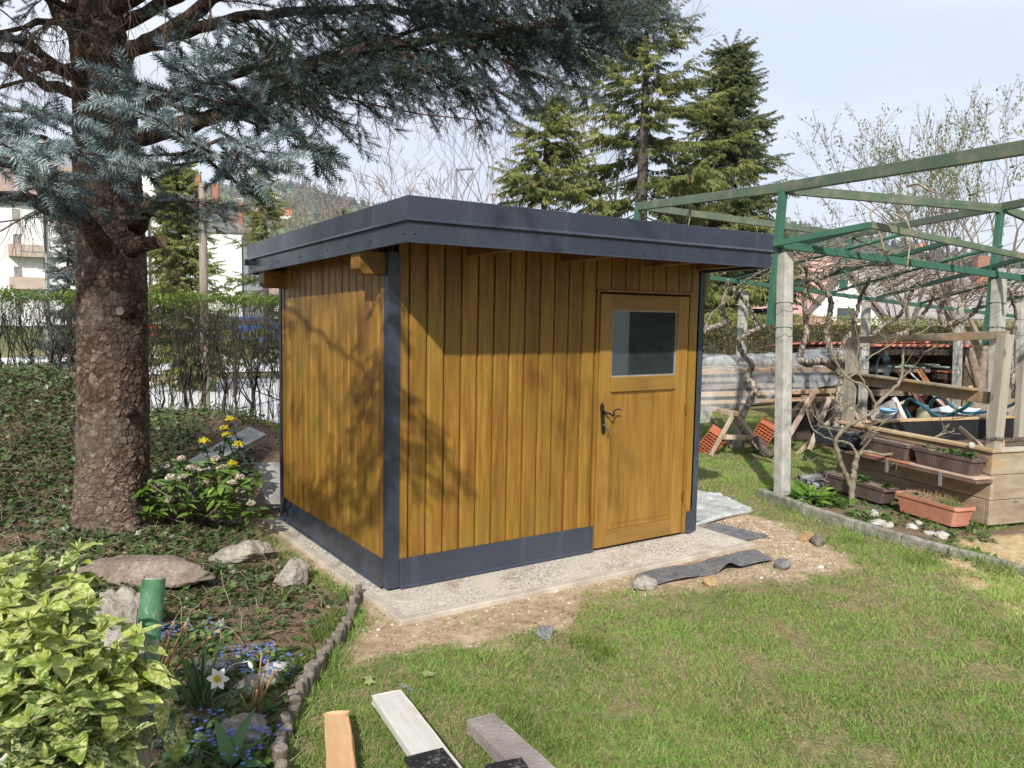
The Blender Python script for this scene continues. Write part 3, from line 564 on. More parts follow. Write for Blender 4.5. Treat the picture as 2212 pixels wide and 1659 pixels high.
bb_([P(250, 20, 6.2), P(500, -120, 5.6), P(760, -130, 5.1), P(1000, -110, 4.8), P(1200, -70, 4.7), P(1330, -20, 4.75)], .06, .015, .4, (.45, .85), .055, .9, tint=.36, hang=.4)
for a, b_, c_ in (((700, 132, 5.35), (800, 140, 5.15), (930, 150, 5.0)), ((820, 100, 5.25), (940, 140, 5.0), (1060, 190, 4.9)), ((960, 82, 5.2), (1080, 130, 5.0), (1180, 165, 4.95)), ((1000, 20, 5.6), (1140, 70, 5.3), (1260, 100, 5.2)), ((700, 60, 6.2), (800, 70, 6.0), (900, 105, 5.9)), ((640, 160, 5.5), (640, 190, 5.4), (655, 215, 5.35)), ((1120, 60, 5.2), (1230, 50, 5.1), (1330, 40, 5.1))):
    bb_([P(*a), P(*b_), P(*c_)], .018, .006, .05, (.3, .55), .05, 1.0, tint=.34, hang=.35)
# low dark bough right of the trunk
bb_([P(285, 485, 6.3), P(330, 445, 6.0), P(390, 430, 5.8), P(440, 440, 5.6)], .05, .012, .15, (.25, .45), .05, .5, tint=.3, hang=.3)
# boughs reaching towards the viewer, their tips in the sun
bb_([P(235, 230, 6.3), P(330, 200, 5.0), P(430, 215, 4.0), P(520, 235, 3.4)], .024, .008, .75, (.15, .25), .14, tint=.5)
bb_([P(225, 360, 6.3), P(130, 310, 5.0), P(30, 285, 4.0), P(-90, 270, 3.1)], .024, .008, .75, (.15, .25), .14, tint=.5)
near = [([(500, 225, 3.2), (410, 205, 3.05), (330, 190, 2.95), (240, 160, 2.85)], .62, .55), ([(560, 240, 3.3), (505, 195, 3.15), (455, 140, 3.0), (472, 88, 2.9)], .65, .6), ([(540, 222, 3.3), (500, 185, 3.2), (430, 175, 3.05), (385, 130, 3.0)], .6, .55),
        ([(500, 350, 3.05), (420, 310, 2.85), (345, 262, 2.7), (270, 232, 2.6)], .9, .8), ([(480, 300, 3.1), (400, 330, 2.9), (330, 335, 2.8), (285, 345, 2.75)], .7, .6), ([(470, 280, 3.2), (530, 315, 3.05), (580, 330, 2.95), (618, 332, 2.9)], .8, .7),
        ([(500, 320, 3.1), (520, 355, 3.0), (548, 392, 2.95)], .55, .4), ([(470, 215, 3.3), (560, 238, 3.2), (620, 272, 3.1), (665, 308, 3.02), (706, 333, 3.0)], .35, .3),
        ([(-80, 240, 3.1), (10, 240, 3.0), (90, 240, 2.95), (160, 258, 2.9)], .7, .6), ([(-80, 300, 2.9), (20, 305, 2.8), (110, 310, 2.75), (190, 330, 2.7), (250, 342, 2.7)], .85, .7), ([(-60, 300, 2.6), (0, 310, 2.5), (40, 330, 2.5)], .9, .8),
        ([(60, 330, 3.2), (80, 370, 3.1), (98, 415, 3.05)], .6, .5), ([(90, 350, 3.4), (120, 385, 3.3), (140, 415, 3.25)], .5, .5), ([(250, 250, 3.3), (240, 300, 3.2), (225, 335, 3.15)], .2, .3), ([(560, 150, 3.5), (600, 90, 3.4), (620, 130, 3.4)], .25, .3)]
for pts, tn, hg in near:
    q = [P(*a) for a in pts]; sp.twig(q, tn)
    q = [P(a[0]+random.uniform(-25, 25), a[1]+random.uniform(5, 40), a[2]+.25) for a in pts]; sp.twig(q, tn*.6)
# boughs outside the picture that put dappled shade on shed and bed
for e in ([(-1.2, 2.3, 4.9), (-.6, .6, 5.4), (-.5, -1.1, 5.2), (-.8, -2.9, 4.7)], [(-1.4, 2.2, 4.6), (-2.4, .6, 5.0), (-3.2, -1.0, 4.7), (-4.2, -2.6, 4.0)], [(-1.5, 2.3, 4.0), (-3.0, 1.2, 4.3), (-4.3, .2, 4.1), (-5.4, -.8, 3.6)],
          [(-1.3, 2.3, 5.4), (-2.0, .4, 6.0), (-2.6, -1.2, 5.8), (-3.3, -2.8, 5.2)], [(-1.5, 2.4, 3.6), (-2.9, 1.9, 3.5), (-4.2, 1.4, 3.2), (-5.2, .9, 2.8)]):
    bb_(e, .025, .01, .3, (.4, .8), .2, .7, lo=True, dens=.5, tint=.45, hang=.35, sc=1.3)
for e in ([(-1.3, 2.2, 4.6), (-1.0, .9, 5.2), (-.7, -.4, 5.3), (-.5, -1.4, 5.0)], [(-1.3, 2.2, 4.8), (-1.7, .7, 5.4), (-2.0, -.6, 5.5), (-2.2, -1.8, 5.1)], [(-1.2, 2.3, 5.0), (-.2, 1.2, 5.6), (.6, .2, 5.6), (1.2, -.6, 5.2)], [(-1.3, 2.2, 5.3), (-1.2, .8, 5.9), (-1.2, -.5, 6.0), (-1.3, -1.6, 5.6)], [(-1.4, 2.3, 5.2), (-2.6, 1.2, 5.7), (-3.6, .2, 5.6), (-4.3, -.6, 5.2)], [(-1.4, 2.3, 4.7), (-2.3, 1.2, 5.0), (-3.1, .0, 5.0), (-3.7, -1.2, 4.6)]):
    bb_(e, .06, .015, .1, (.6, 1.0), .075, .7, lo=True, dens=.7, tint=.4, hang=.35, sc=1.5)
for e in ([(-1.2, 2.2, 4.4), (-.9, .5, 5.0), (-1.1, -1.6, 4.75), (-1.5, -3.4, 4.3)], [(-1.3, 2.2, 4.2), (-2.1, .2, 4.7), (-2.7, -1.5, 4.4), (-3.2, -3.2, 3.9)]):
    bb_(e, .022, .008, .5, (.35, .6), .17, .7, lo=True, dens=.5, tint=.45, hang=.35, sc=1.2)
for k in range(26):                   # the rest of the crown, higher up
    z = 5.8+k*.27; a = k*2.4; l = 4.2*(1-(z-5)/9.5); p0 = np.array([-1.35, 2.6, z])
    if cos(a-1.0) > .0 or True:
        d = np.array([cos(a), sin(a), 0]); bb_([p0, p0+d*l*.4+[0, 0, .25], p0+d*l*.75+[0, 0, .1], p0+d*l+[0, 0, -.3]], .05, .012, .25, (.5, .9), .17, .7, lo=True, dens=.5, tint=.4, hang=.35, sc=1.6)
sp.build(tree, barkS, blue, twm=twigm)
# dead hanging twigs
sg = []; tips = []; rn = random.Random(5)
def dead(pts, r, k, l):
    q = spline([P(*a) for a in pts], 26)
    for i in range(25): sg.append((q[i], q[i+1], r*(1-i/34), r*(1-(i+1)/34)))
    for _ in range(k):
        i = rn.randint(3, 24); grow(q[i], (rn.uniform(-.6, .8), rn.uniform(-.5, .5), -1), l*rn.uniform(.5, 1.2), .0022, 2, sg, tips, .35, .6, (1, 2), .6, -.1, 3, rn)
dead([(690, 195, 5.4), (780, 220, 5.3), (900, 245, 5.2), (1000, 256, 5.15), (1045, 262, 5.1)], .009, 30, .17)
dead([(640, 215, 5.5), (700, 240, 5.4), (780, 250, 5.3), (830, 265, 5.3)], .005, 8, .15)
dead([(275, -20, 4.6), (282, 40, 4.6), (270, 110, 4.6)], .006, 10, .2); dead([(452, -20, 4.3), (455, 40, 4.3), (452, 72, 4.3)], .008, 6, .12); dead([(355, -10, 4.6), (358, 60, 4.6), (362, 140, 4.6)], .004, 10, .15)
dead([(150, 190, 5.0), (280, 200, 4.9), (330, 195, 4.8)], .007, 18, .2); dead([(0, 190, 4.6), (90, 60, 4.6), (160, 40, 4.7)], .006, 26, .3); dead([(-20, 60, 4.6), (60, 120, 4.6), (150, 130, 4.7)], .006, 26, .3); dead([(0, 20, 5), (100, 90, 5), (200, 60, 5)], .006, 20, .3)
dead([(0, 480, 5.2), (100, 470, 5.2), (180, 500, 5.3)], .006, 26, .22); dead([(0, 500, 5.0), (90, 450, 5.1), (160, 440, 5.2)], .006, 26, .22); dead([(330, 500, 6), (360, 540, 5.9), (400, 560, 5.9)], .008, 20, .25)
dead([(560, 150, 5.7), (640, 150, 5.6), (720, 175, 5.5)], .005, 8, .15); dead([(900, 160, 5.3), (960, 190, 5.2), (1010, 225, 5.2)], .005, 8, .13)
V, F = segs_mesh(sg, 3); bulk('dead_twigs', V, F, twigm, tree)
# ------------------------------------------------------------------ hills, houses, trees beyond the hedge
woodland = leafm('bare_woodland', [(0, (.012, .035, .02)), (.3, (.02, .05, .028)), (.34, (.10, .085, .065)), (.7, (.16, .135, .11)), (1, (.13, .14, .06))], .95, 0, .05)
hillm = NT('meadow_hill'); v = hillm.co((.004, .004, .004))
hillm.set(Base_Color=hillm.ramp(hillm.noise(v, 2.2, 4), [(.35, (.09, .16, .03)), (.6, (.13, .15, .06)), (.75, (.11, .09, .06))]), Roughness=1)
# ridge lines, photo pixels to heights at a given distance
def hill(name, D, ridge, near, seed, label_mask):
    xs = [a for a, _ in ridge]; ys = [b for _, b in ridge]; n = 90; m = 26; V = []
    for i in range(n+1):
        px = xs[0]+(xs[-1]-xs[0])*i/n; py = np.interp(px, xs, ys); top = P(px, py-0, D); r = ray(px, py); h = r[:2]
        for j in range(m+1):
            t = j/m; d = near+(D-near)*t; q = CAMP[:2]+h*d; z = -1+(top[2]+1)*(.06*t+.94*t**1.6)*(1+.10*(fbm(np.array([i*.3]), np.array([t*6]), 1, seed)[0]-.5)*(1-t)); V.append((q[0], q[1], z))
        q = CAMP[:2]+h*(D*1.35); V.append((q[0], q[1], -5))
    m2 = m+2; F = [(i*m2+j, (i+1)*m2+j, (i+1)*m2+j+1, i*m2+j+1) for i in range(n) for j in range(m2-1)]
    o = bulk(name, np.array(V), np.array(F), hillm.m, smooth=True); tag(o, kind='structure'); return np.array(V).reshape(n+1, m2, 3)
H1 = hill('hill', 1300, [(-500, 430), (-100, 400), (200, 388), (300, 400), (350, 392), (416, 392), (470, 396), (521, 403), (552, 420), (580, 404), (610, 398), (650, 398), (690, 412), (740, 430), (800, 446), (900, 470), (1000, 500), (1100, 560), (1200, 640)], 320, 2, None)
H2 = hill('hill', 1100, [(1250, 640), (1400, 560), (1560, 500), (1640, 484), (1690, 486), (1760, 498), (1850, 512), (1900, 528), (1990, 536), (2080, 548), (2200, 560), (2400, 600), (2700, 650)], 260, 5, None)
H3 = hill('hill', 480, [(1500, 660), (1600, 610), (1680, 575), (1800, 560), (1950, 562), (2100, 575), (2300, 590), (2600, 650)], 120, 9, None)
# one tree of the far wood: a spiky conifer and a rounded bare crown
def blob_t(n, seed, con):
    g = np.random.default_rng(seed); V = []; F = []
    for i in range(n):
        if con: z = g.random()**1.4; r = .26*(1-z)*np.sqrt(g.random()); s = .10+.10*(1-z)
        else: u = g.normal(size=3); u /= np.linalg.norm(u); z = .55+.42*u[2]*g.random()**.4; r = .42*np.hypot(u[0], u[1]); s = .16
        a = g.random()*6.28; c = np.array([r*cos(a), r*sin(a), z]); o = len(V); V += [c+g.normal(size=3)*s*(.6, .6, .5) for _ in range(3)]; F.append((o, o+1, o+2))
    return np.array(V), np.array(F)
CON = blob_t(46, 3, True); DEC = blob_t(46, 4, False)
def forest(name, H, n, dens, hmin, seed):
    g = np.random.default_rng(seed); ni, nj = H.shape[0]-1, H.shape[1]-2; i = g.random(n)*ni; j = g.random(n)**.6*(nj); a = i.astype(int); b = np.minimum(j.astype(int), nj-1); f = (i-a)[:, None]; h = (j-b)[:, None]
    p = (H[a, b]*(1-f)+H[a+1, b]*f)*(1-h)+(H[a, b+1]*(1-f)+H[a+1, b+1]*f)*h
    k = (fbm(i*.22, j*.5, 1, seed) > dens) | (j > nj-2.5); p = p[k]; jj = j[k]; ii_ = i[k]
    con = fbm(ii_*.5, jj*.9, 1, seed+3)+(jj > nj-2)*.3+g.normal(size=len(p))*.12 > .58; h = g.uniform(*hmin, len(p)); parts = []
    for q, T, lo, hi in ((con, CON, 0, .3), (~con, DEC, .36, .9)):
        B = np.tile(np.eye(3), (q.sum(), 1, 1)); a = g.random(q.sum())*6.28; B[:, 0, 0] = np.cos(a); B[:, 1, 1] = np.cos(a); B[:, 0, 1] = -np.sin(a); B[:, 1, 0] = np.sin(a)
        B = B*(h[q])[:, None, None]*(np.array([1, 1, 1]) if T is CON else np.array([.85, .85, .8])); parts.append(scatter(T, p[q]-[0, 0, .5], B, g.uniform(lo, hi, q.sum())))
    V, F, t = cat3(parts); o = bulk(name, V, F, woodland, tint=t); tag(o, 'mixed bare and conifer woodland on the far hillside', 'forest', kind='stuff')
forest('hillside_forest', H1, 5200, .40, (9, 17), 21); forest('hillside_forest', H2, 4200, .42, (8, 15), 22); forest('hillside_forest', H3, 1800, .50, (5, 9), 23)
# ---------------- houses
rend = simple('pale_render', (.60, .58, .55), (.70, .68, .65), .9, .5, .1, 40); white = simple('white_render', (.72, .72, .70), (.80, .80, .78), .9, .4)
def tiles(name, c1, c2, sc=1.0, al='X'):
    m = NT(name); v = m.co(); br = m.n('ShaderNodeTexBrick', None, Vector=m.co((1, 1, 1), 'UV') if 0 else v, Color1=c1, Color2=c2, Mortar=tuple(q*.4 for q in c1), Scale=sc); m.set(Base_Color=m.mix(.4, br.outputs[0], m.ramp(m.noise(v, 3, 4), [(.3, c1), (.7, c2)])), Roughness=.85); return m.m
tl1 = simple('weathered_tile', (.20, .13, .10), (.36, .27, .22), .9, 8); tl2 = simple('pink_red_tile', (.38, .20, .175), (.50, .32, .29), .85, 6); tl3 = simple('grey_tile', (.20, .19, .18), (.30, .285, .27), .85, 6)
red_t = simple('orange_tile', (.45, .12, .05), (.55, .2, .09), .8, 3); winm = simple('dark_window', (.05, .06, .07), (.09, .1, .11), .12, 2); cladm = simple('grey_cladding', (.07, .07, .08), (.10, .10, .11), .6, 3)
brickm = simple('chimney_brick', (.25, .11, .08), (.34, .17, .12), .9, 9); tin = simple('tin', (.45, .47, .5), rough=.4, metal=.7); pipe = simple('dark_downpipe', (.03, .03, .035), rough=.5); bal = simple('balcony_panel', (.42, .33, .27), (.5, .4, .34), .8, 1)
class Frame:                         # local frame: u along facade, n outwards, z up
    def __init__(s, o, u, n): s.o = np.array(o, float); s.u = nrm(np.array(u, float)); s.n = nrm(np.array(n, float)); s.M = np.stack([s.u, s.n, [0, 0, 1]], 1)
    def box(s, b, u0, u1, n0, n1, z0, z1): return b.box(s.o+s.M@np.array([(u0+u1)/2, (n0+n1)/2, (z0+z1)/2]), (u1-u0, n1-n0, z1-z0), s.M)
    def p(s, u, n, z): return s.o+s.M@np.array([u, n, z])
def house(fr, L_, Dp, He, Hr, wm, rm, root, ov=.4, hip=0., roof_thick=.2, along=True):
    b = MB()
    if along:      # ridge along u; gable ends
        pf = [(0, 0), (-Dp, 0), (-Dp, He), (-Dp/2, Hr), (0, He)]; V = [fr.p(u, n, z) for u in (0, L_) for n, z in pf]
    else:
        pf = [(0, 0), (L_, 0), (L_, He), (L_/2, Hr), (0, He)]; V = [fr.p(u, n, z) for n in (0, -Dp) for u, z in pf]
    b.add(V, [(0, 1, 2, 3, 4), (9, 8, 7, 6, 5)]+[(i, 5+i, 5+(i+1) % 5, (i+1) % 5) for i in range(5)]); b.build('wall', wm, root)
    r = MB(); e = .06; sl = (Hr-He)/((Dp if along else L_)/2)
    for s_ in (0, 1):
        if along:
            a, m_ = (ov, -Dp/2) if s_ == 0 else (-Dp-ov, -Dp/2); za = He-ov*sl
            q = [(-ov, a, za), (L_+ov, a, za), (L_+ov-hip, m_, Hr), (-ov+hip, m_, Hr)]
        else:
            a, m_ = (-ov, L_/2) if s_ == 0 else (L_+ov, L_/2); za = He-ov*sl
            q = [(a, ov, za), (a, -Dp-ov, za), (m_, -Dp-ov+hip, Hr), (m_, ov-hip, Hr)]
        V = [fr.p(u, n, z+k) for k in (e, e+roof_thick) for u, n, z in q]
        r.add(V, [(3, 2, 1, 0), (4, 5, 6, 7)]+[(i, (i+1) % 4, 4+(i+1) % 4, 4+i) for i in range(4)])
    return r.build('roof', rm, root)
def window(fr, u, z, w, h, root, n=0, shutter=None):
    b = MB(); t = .08
    for a in ((u, u+w, z, z+t), (u, u+w, z+h-t, z+h), (u, u+t, z+t, z+h-t), (u+w-t, u+w, z+t, z+h-t)): fr.box(b, a[0], a[1], n-.04, n+.05, a[2], a[3])
    f = b.build('window', white, root); b = MB(); fr.box(b, u+t, u+w-t, n-.02, n+.012, z+t, z+h-t); b.build('pane', shutter or winm, f)
def chimney(fr, u, n, z0, z1, w, parent, mt=brickm, cap=True):
    b = MB(); fr.box(b, u-w/2, u+w/2, n-w/2, n+w/2, z0, z1); c = b.build('chimney', mt, parent)
    if cap: b = MB(); fr.box(b, u-w*.62, u+w*.62, n-w*.62, n+w*.62, z1+.25, z1+.35); [fr.box(b, u+i*w*.4-.05, u+i*w*.4+.05, n+j*w*.4-.05, n+j*w*.4+.05, z1, z1+.25) for i in (-1, 1) for j in (-1, 1)]; b.build('chimney_cap', tin, c)
# long apartment block at the left
A = P(-420, 660, 60); B_ = P(352, 660, 74); A[2] = B_[2] = 0; u = nrm(B_-A); n = np.array([u[1], -u[0], 0])
if n@(CAMP-A) < 0: n = -n
Lb = np.linalg.norm(B_-A); fr = Frame(A, u, n); zt = 10.6
palew = simple('pale_blind_window', (.20, .19, .18), (.34, .31, .28), .4, 1)
ap = empty('apartment_block', tuple(A), 'long white apartment block with dark downpipes and narrow windows behind the spruce trunk', 'building')
def reparent(root, before):
    for o in list(COL.objects):
        if o.parent is root and o.name not in before: o.location = Vector(o.location)-root.location if False else o.location
# parts are written in place, so roots of houses stay at the origin of the garden
ap.location = (0, 0, 0)
rf = house(fr, Lb, 11, zt, zt+4.2, white, tl1, ap, .5, 3.5)
for i, uu in enumerate(np.arange(1.0, Lb-2, 2.05)):
    for zz in (.9, 3.6, 6.3, 8.6):
        if i % 4 == 3: continue
        window(fr, uu, zz, .75 if i % 4 else .9, 1.45 if zz < 8 else 1.2, ap, 0, palew)
for i, uu in enumerate(np.arange(3.4, Lb-1, 4.1)):
    b = MB(); b.tube([fr.p(uu, .12, 0), fr.p(uu, .12, zt)], .11, 6); b.build('downpipe', pipe, ap)
for uu in (Lb*.52,):
    for zz in (3.1, 5.8): b = MB(); fr.box(b, uu, uu+2.6, .05, .9, zz, zz+1.0); b.build('balcony', bal, ap)
for uu in (Lb-4.6, Lb-7, Lb-17): chimney(fr, uu, -5.0, zt+2.4, zt+5.2, 1.0, rf, brickm if uu != Lb-7 else tin)
chimney(fr, Lb-3.2, -3.2, zt+1.4, zt+3.9, .8, rf)
# second block showing its end wall
A = P(318, 660, 78); B_ = P(519, 660, 78); A[2] = B_[2] = 0; u = nrm(B_-A); n = np.array([u[1], -u[0], 0]); n = n if n@(CAMP-A) > 0 else -n; u2 = u*.985-n*.17; u2 = nrm(u2); n2 = np.array([u2[1], -u2[0], 0]); n2 = n2 if n2@(CAMP-A) > 0 else -n2
fr = Frame(A, u2, n2); Lw = np.linalg.norm(B_-A); he = 9.3
bk = empty('apartment_house', (0, 0, 0), 'white apartment house with grey clad gable and brick chimneys behind the wooden pole', 'building')
b = MB(); fr.box(b, 0, Lw, -22, 0, 0, he); b.build('wall', white, bk)
b = MB(); V = [fr.p(*q) for q in ((-.3, .25, he-.1), (Lw+.3, .25, he-.1), (Lw*.74, -.5, he+2.15), (Lw*.26, -.5, he+2.15), (-.3, -.3, he-.1), (Lw+.3, -.3, he-.1), (Lw*.74, -.9, he+2.15), (Lw*.26, -.9, he+2.15))]
b.add(V, [(0, 1, 2, 3), (7, 6, 5, 4), (0, 4, 5, 1), (1, 5, 6, 2), (2, 6, 7, 3), (3, 7, 4, 0)]); b.build('gable_cladding', cladm, bk)
b = MB()
R_ = [(-.9, .2, he-.55), (Lw+.9, .2, he-.55), (Lw*.77, -.1, he+2.0), (Lw*.23, -.1, he+2.0), (Lw/2, -3.6, he+4.3), (Lw/2, -22, he+4.3), (Lw+.9, -22, he-.55), (-.9, -22, he-.55)]
V = [fr.p(*q) for q in R_]; b.add(V, [(3, 2, 4), (2, 1, 6, 5, 4), (3, 4, 5, 7, 0)]); rf = b.build('roof', tl1, bk, thick=.2)
for uu, nn, z in ((Lw*.63, -4.5, 4.2), (Lw*.86, -6.5, 2.7), (Lw*.99, -9, 2.2), (Lw*.47, -3, 4.8)): chimney(fr, uu, nn, he+1, he+z+1.0, .6, rf)
b = MB(); b.tube([fr.p(Lw-.1, .1, 0), fr.p(Lw-.1, .1, he-.5), fr.p(Lw+.5, .3, he-.1)], .08, 6); b.build('downpipe', pipe, bk)
for zz in (1.5, 4.3, 7.0):
    for nn in (-3, -7, -11): b = MB(); fr.box(b, Lw-.02, Lw+.06, nn-1, nn, zz, zz+1.4); b.build('window', winm, bk)
# small far houses and near roofs
def small(name, label, px, py, d, L_, Dp, He, Hr, wm, rm, yaw=0., along=True, z=None, wins=(), base=None):
    o = P(px, py, d); o[2] = base if base is not None else o[2]; u = rt*cos(yaw)+fw*sin(yaw); u[2] = 0; u = nrm(u); n = np.array([u[1], -u[0], 0]); n = n if n@(CAMP-o) > 0 else -n
    f = Frame(o, u, n); r = empty(name, (0, 0, 0), label, 'house'); rf = house(f, L_, Dp, He, Hr, wm, rm, r, .35, along=along)
    for w in wins: window(f, *w, r)
    return f, r, rf
small('house', 'orange roofed farmhouse on the green slope of the far hill', 596, 472, 420, 8, 6, 2.2, 5.2, white, red_t, .15, True, None, [(1.5, 1, 1.2, 1.3), (5, 1, 1.2, 1.3)])
small('house', 'tiny pale roofed house high on the left hill', 587, 428, 900, 10, 8, 4, 8, white, tl1)
small('house', 'small white house high on the right hill', 1985, 545, 700, 9, 8, 4, 8, white, red_t)
small('house', 'low house with white gutter beside the shed corner', 592, 668, 42, 8, 5, 2.7, 4.0, white, tl1, .25, True, None, [], 0)
# houses behind the right hedge
f, r, rf = small('house', 'house with long pink red tiled roof behind the right hedge', 1480, 690, 34, 8.4, 10, .9, 4.7, white, tl2, .1, True, None, [], 0)
f, r, rf = small('house', 'white gabled house with dark roof edges behind the grapevine', 1705, 690, 36, 4.6, 9, 1.0, 3.9, white, simple('brown_roof', (.13, .10, .085), (.2, .16, .14), .8, 5), -.25, False, None, [(1.9, 1.5, .9, .9)], 0)
f, r, rf = small('house', 'taller white house end with steep dark gable beside the pink roof', 1770, 690, 44, 5.2, 9, 2.0, 5.2, white, simple('dark_roof', (.10, .085, .08), (.16, .14, .13), .8, 5), .2, False, None, [(2.3, 2.2, 1.0, 1.1)], 0)
f, r, rf = small('house', 'house with wide grey tiled roof at the right behind the hedge', 1850, 690, 40, 10.5, 9, .9, 4.5, white, tl3, -.05, True, None, [], 0)
chimney(f, 7.5, -3.2, 3.2, 5.3, .6, rf)
# ---------------- poles and lamps
polew = woodm('grey_pole_wood', [(.3, (.19, .155, .12)), (.5, (.30, .255, .205)), (.75, (.40, .35, .29))], 'Z', .9, 7, .3).m
up_ = empty('utility_pole', (0, 0, 0), 'tall weathered wooden pole standing behind the left hedge', 'pole'); b = MB(); q = P(441, 672, 13.5); tp = P(437, 397, 13.5); b.tube([(q[0], q[1], -.1), tuple((q+tp)/2), tuple(tp)], [.075, .068, .058], 12); b.build('pole', polew, up_)
b = MB(); b.tube([tp-[0, 0, .1], tp-rt*.16-[0, 0, .1]], .012, 6); b.tube([tp-rt*.14-[0, 0, .12], tp-rt*.14-[0, 0, .75]], .008, 5); b.tube([tp-rt*.05-[0, 0, .12], tp-rt*.05-[0, 0, .75]], .008, 5); b.build('bracket', pipe, up_)
lampm = simple('grey_lamp_paint', (.20, .21, .24), (.27, .28, .31), .5, 2)
def lamp(label, px, py0, d, py1, arm):
    r = empty('street_lamp', (0, 0, 0), label, 'street lamp'); q = P(px, py0, d); t = P(px, py1, d); b = MB(); b.tube([(q[0], q[1], -.1), tuple(t)], [.09, .06], 10); b.build('pole', lampm, r)
    b = MB(); b.beam(t, t+rt*arm+[0, 0, .06*abs(arm)], .22, .09); b.build('lamp_head', lampm, r, bevel=.02)
lamp('grey street lamp rising behind the shed roof', 985, 690, 33, 366, .75); lamp('street lamp in front of the white apartment block', 100, 668, 40, 545, -1.3)
# ---------------- conifers beyond the hedge
def spray_t(n, seed, l=1.0, hang=1.15, w=.046):
    g = np.random.default_rng(seed); V = []; F = []
    for i in range(n):
        t = (i+g.random())/n; c = np.array([l*t, 0, -.12*t*t]); sd = g.choice([-1, 1]); d = np.array([.5+.3*g.random(), sd*g.uniform(.2, .9), -hang*g.uniform(.3, 1.3)]); d /= np.linalg.norm(d)
        L_ = .36*(1-.5*t)*g.uniform(.6, 1.3); s = np.cross(d, g.normal(size=3)); s = s/np.linalg.norm(s)*w*.5; o = len(V)
        V += [c-s*.3, c+d*L_*.5-s, c+d*L_*.5+s, c+d*L_]; F += [(o, o+1, o+2), (o+1, o+3, o+2)]
    return np.array(V), np.array(F)
SPR = [spray_t(54, i) for i in range(3)]
greenN = leafm('green_spruce_needles', [(0, (.045, .062, .02)), (.35, (.10, .125, .034)), (.7, (.175, .195, .055)), (1, (.26, .265, .085))], .7, .18, .2)
darkN = leafm('dark_spruce_needles', [(0, (.03, .048, .022)), (.5, (.075, .10, .04)), (1, (.16, .18, .065))], .7, .15, .2); blueN = leafm('grey_spruce_needles', [(0, (.05, .075, .07)), (1, (.16, .2, .19))], .7, .15, .2)
cone_m = simple('spruce_cone', (.20, .09, .035), (.30, .15, .06), .7, 20); barkF = simple('dark_bark', (.05, .04, .033), (.12, .10, .085), .95, 12)
def conifer(name, label, base, h, rad, mat, z0=.6, whorl=.42, per=7, droop=.35, seed=1, gap=.0, cones=0, sscale=1., top=1.0, w=1.0):
    g = random.Random(seed); r = empty(name, (0, 0, 0), label, 'tree'); base = np.array(base, float); b = MB(); b.tube([base, base+[0, 0, h*.5], base+[0, 0, h]], [h*.02, h*.013, .012], 8); b.build('trunk', barkF, r, True)
    seg = []; sp_, sd_, ss_, tt = [], [], [], []; z = z0; cn = []
    while z < h*.985:
        t = z/h; R_ = rad*min(1, (1-t)*1.4+.03)*(1 if t > .12 else .85); k = per
        for i in range(k):
            if g.random() < gap: continue
            a = g.random()*6.28; l = R_*g.uniform(.6, 1.12); d = np.array([cos(a), sin(a), 0]); p0 = base+[0, 0, z+g.uniform(-.2, .2)]; n = max(3, int(l/.28)); pr = p0
            for j in range(1, n+1):
                s_ = j/n; q = p0+d*l*s_+np.array([0, 0, -droop*l*s_*(1.25-.75*s_)+.25*l*(1-t*.6)*s_*s_*.5+(t**3)*l*.7*s_]); seg.append((pr, q, .03*(1-s_)*(1-t)+.008, .03*(1-s_)*(1-t)+.006))
                if s_ > .12:
                    for e in range(g.choice((2, 3)) if s_ > .3 else 1):
                        sdv = np.cross(d, (0, 0, 1))*g.choice((-1, 1)); sp_.append(pr+(q-pr)*g.random()); sd_.append(nrm(d*g.uniform(.3, 1)+sdv*g.uniform(0, 1.0)+np.array([0, 0, g.uniform(-.35, .1)]))); ss_.append(sscale*g.uniform(.55, 1.0)*(1-.45*t)*(.75+.25*top)); tt.append(min(1, max(0, .20+.5*s_+g.gauss(0, .16))))
                if cones and t > .3 and s_ > .5 and g.random() < cones: cn.append(q+np.array([g.gauss(0, .1), g.gauss(0, .1), -.12]))
                pr = q
            sp_.append(pr); sd_.append(nrm(d+np.array([0, 0, .05+t*.5]))); ss_.append(sscale*.55); tt.append(.8)
        z += whorl*g.uniform(.7, 1.3)*(1.1-.55*t)
    V, F = segs_mesh(seg, 3); bulk('branches', V, F, barkF, r)
    sp_ = np.array(sp_); B = scl(frames(sd_, rng.uniform(-.5, .5, len(sp_))), ss_); ww = rng.integers(0, 3, len(sp_)); tt = np.array(tt)
    V, F, t = cat3([scatter(SPR[k], sp_[ww == k], B[ww == k], tt[ww == k]) for k in range(3)]); bulk('crown', V, F, mat, r, t)
    if cn:
        b = MB()
        for q in cn: b.lathe(q-np.array([0, 0, .16]), [(0, 0), (.022, .03), (.026, .08), (.018, .14), (0, .16)], 6)
        b.build('cones', cone_m, r)['kind'] = 'stuff'
    print(name, len(seg), len(sp_)*60); return r
def ground_at(px, d): q = P(px, 690, d); return (q[0], q[1], -.1)
conifer('norway_spruce', 'tall loose Norway spruce with hanging curtains of twigs and cones behind the shed', ground_at(1378, 24), 12.2, 4.0, greenN, 2.2, .50, 7, .5, 3, .16, .08, 1.15)
conifer('norway_spruce', 'smaller Norway spruce with narrow drooping crown left of the tall one behind the shed', ground_at(1170, 22), 7.8, 2.7, greenN, 1.6, .46, 7, .55, 4, .14, .06, 1.1)
conifer('norway_spruce', 'dark pointed Norway spruce right of the tall one, above the shed roof end', ground_at(1556, 26), 10.5, 2.6, darkN, .6, .36, 9, .38, 5, .03, .05, 1.1)
conifer('young_spruce', 'young green spruce with full crown just behind the left hedge', ground_at(392, 18), 5.0, 1.05, greenN, .5, .27, 9, .25, 6, .0, .03, .65)
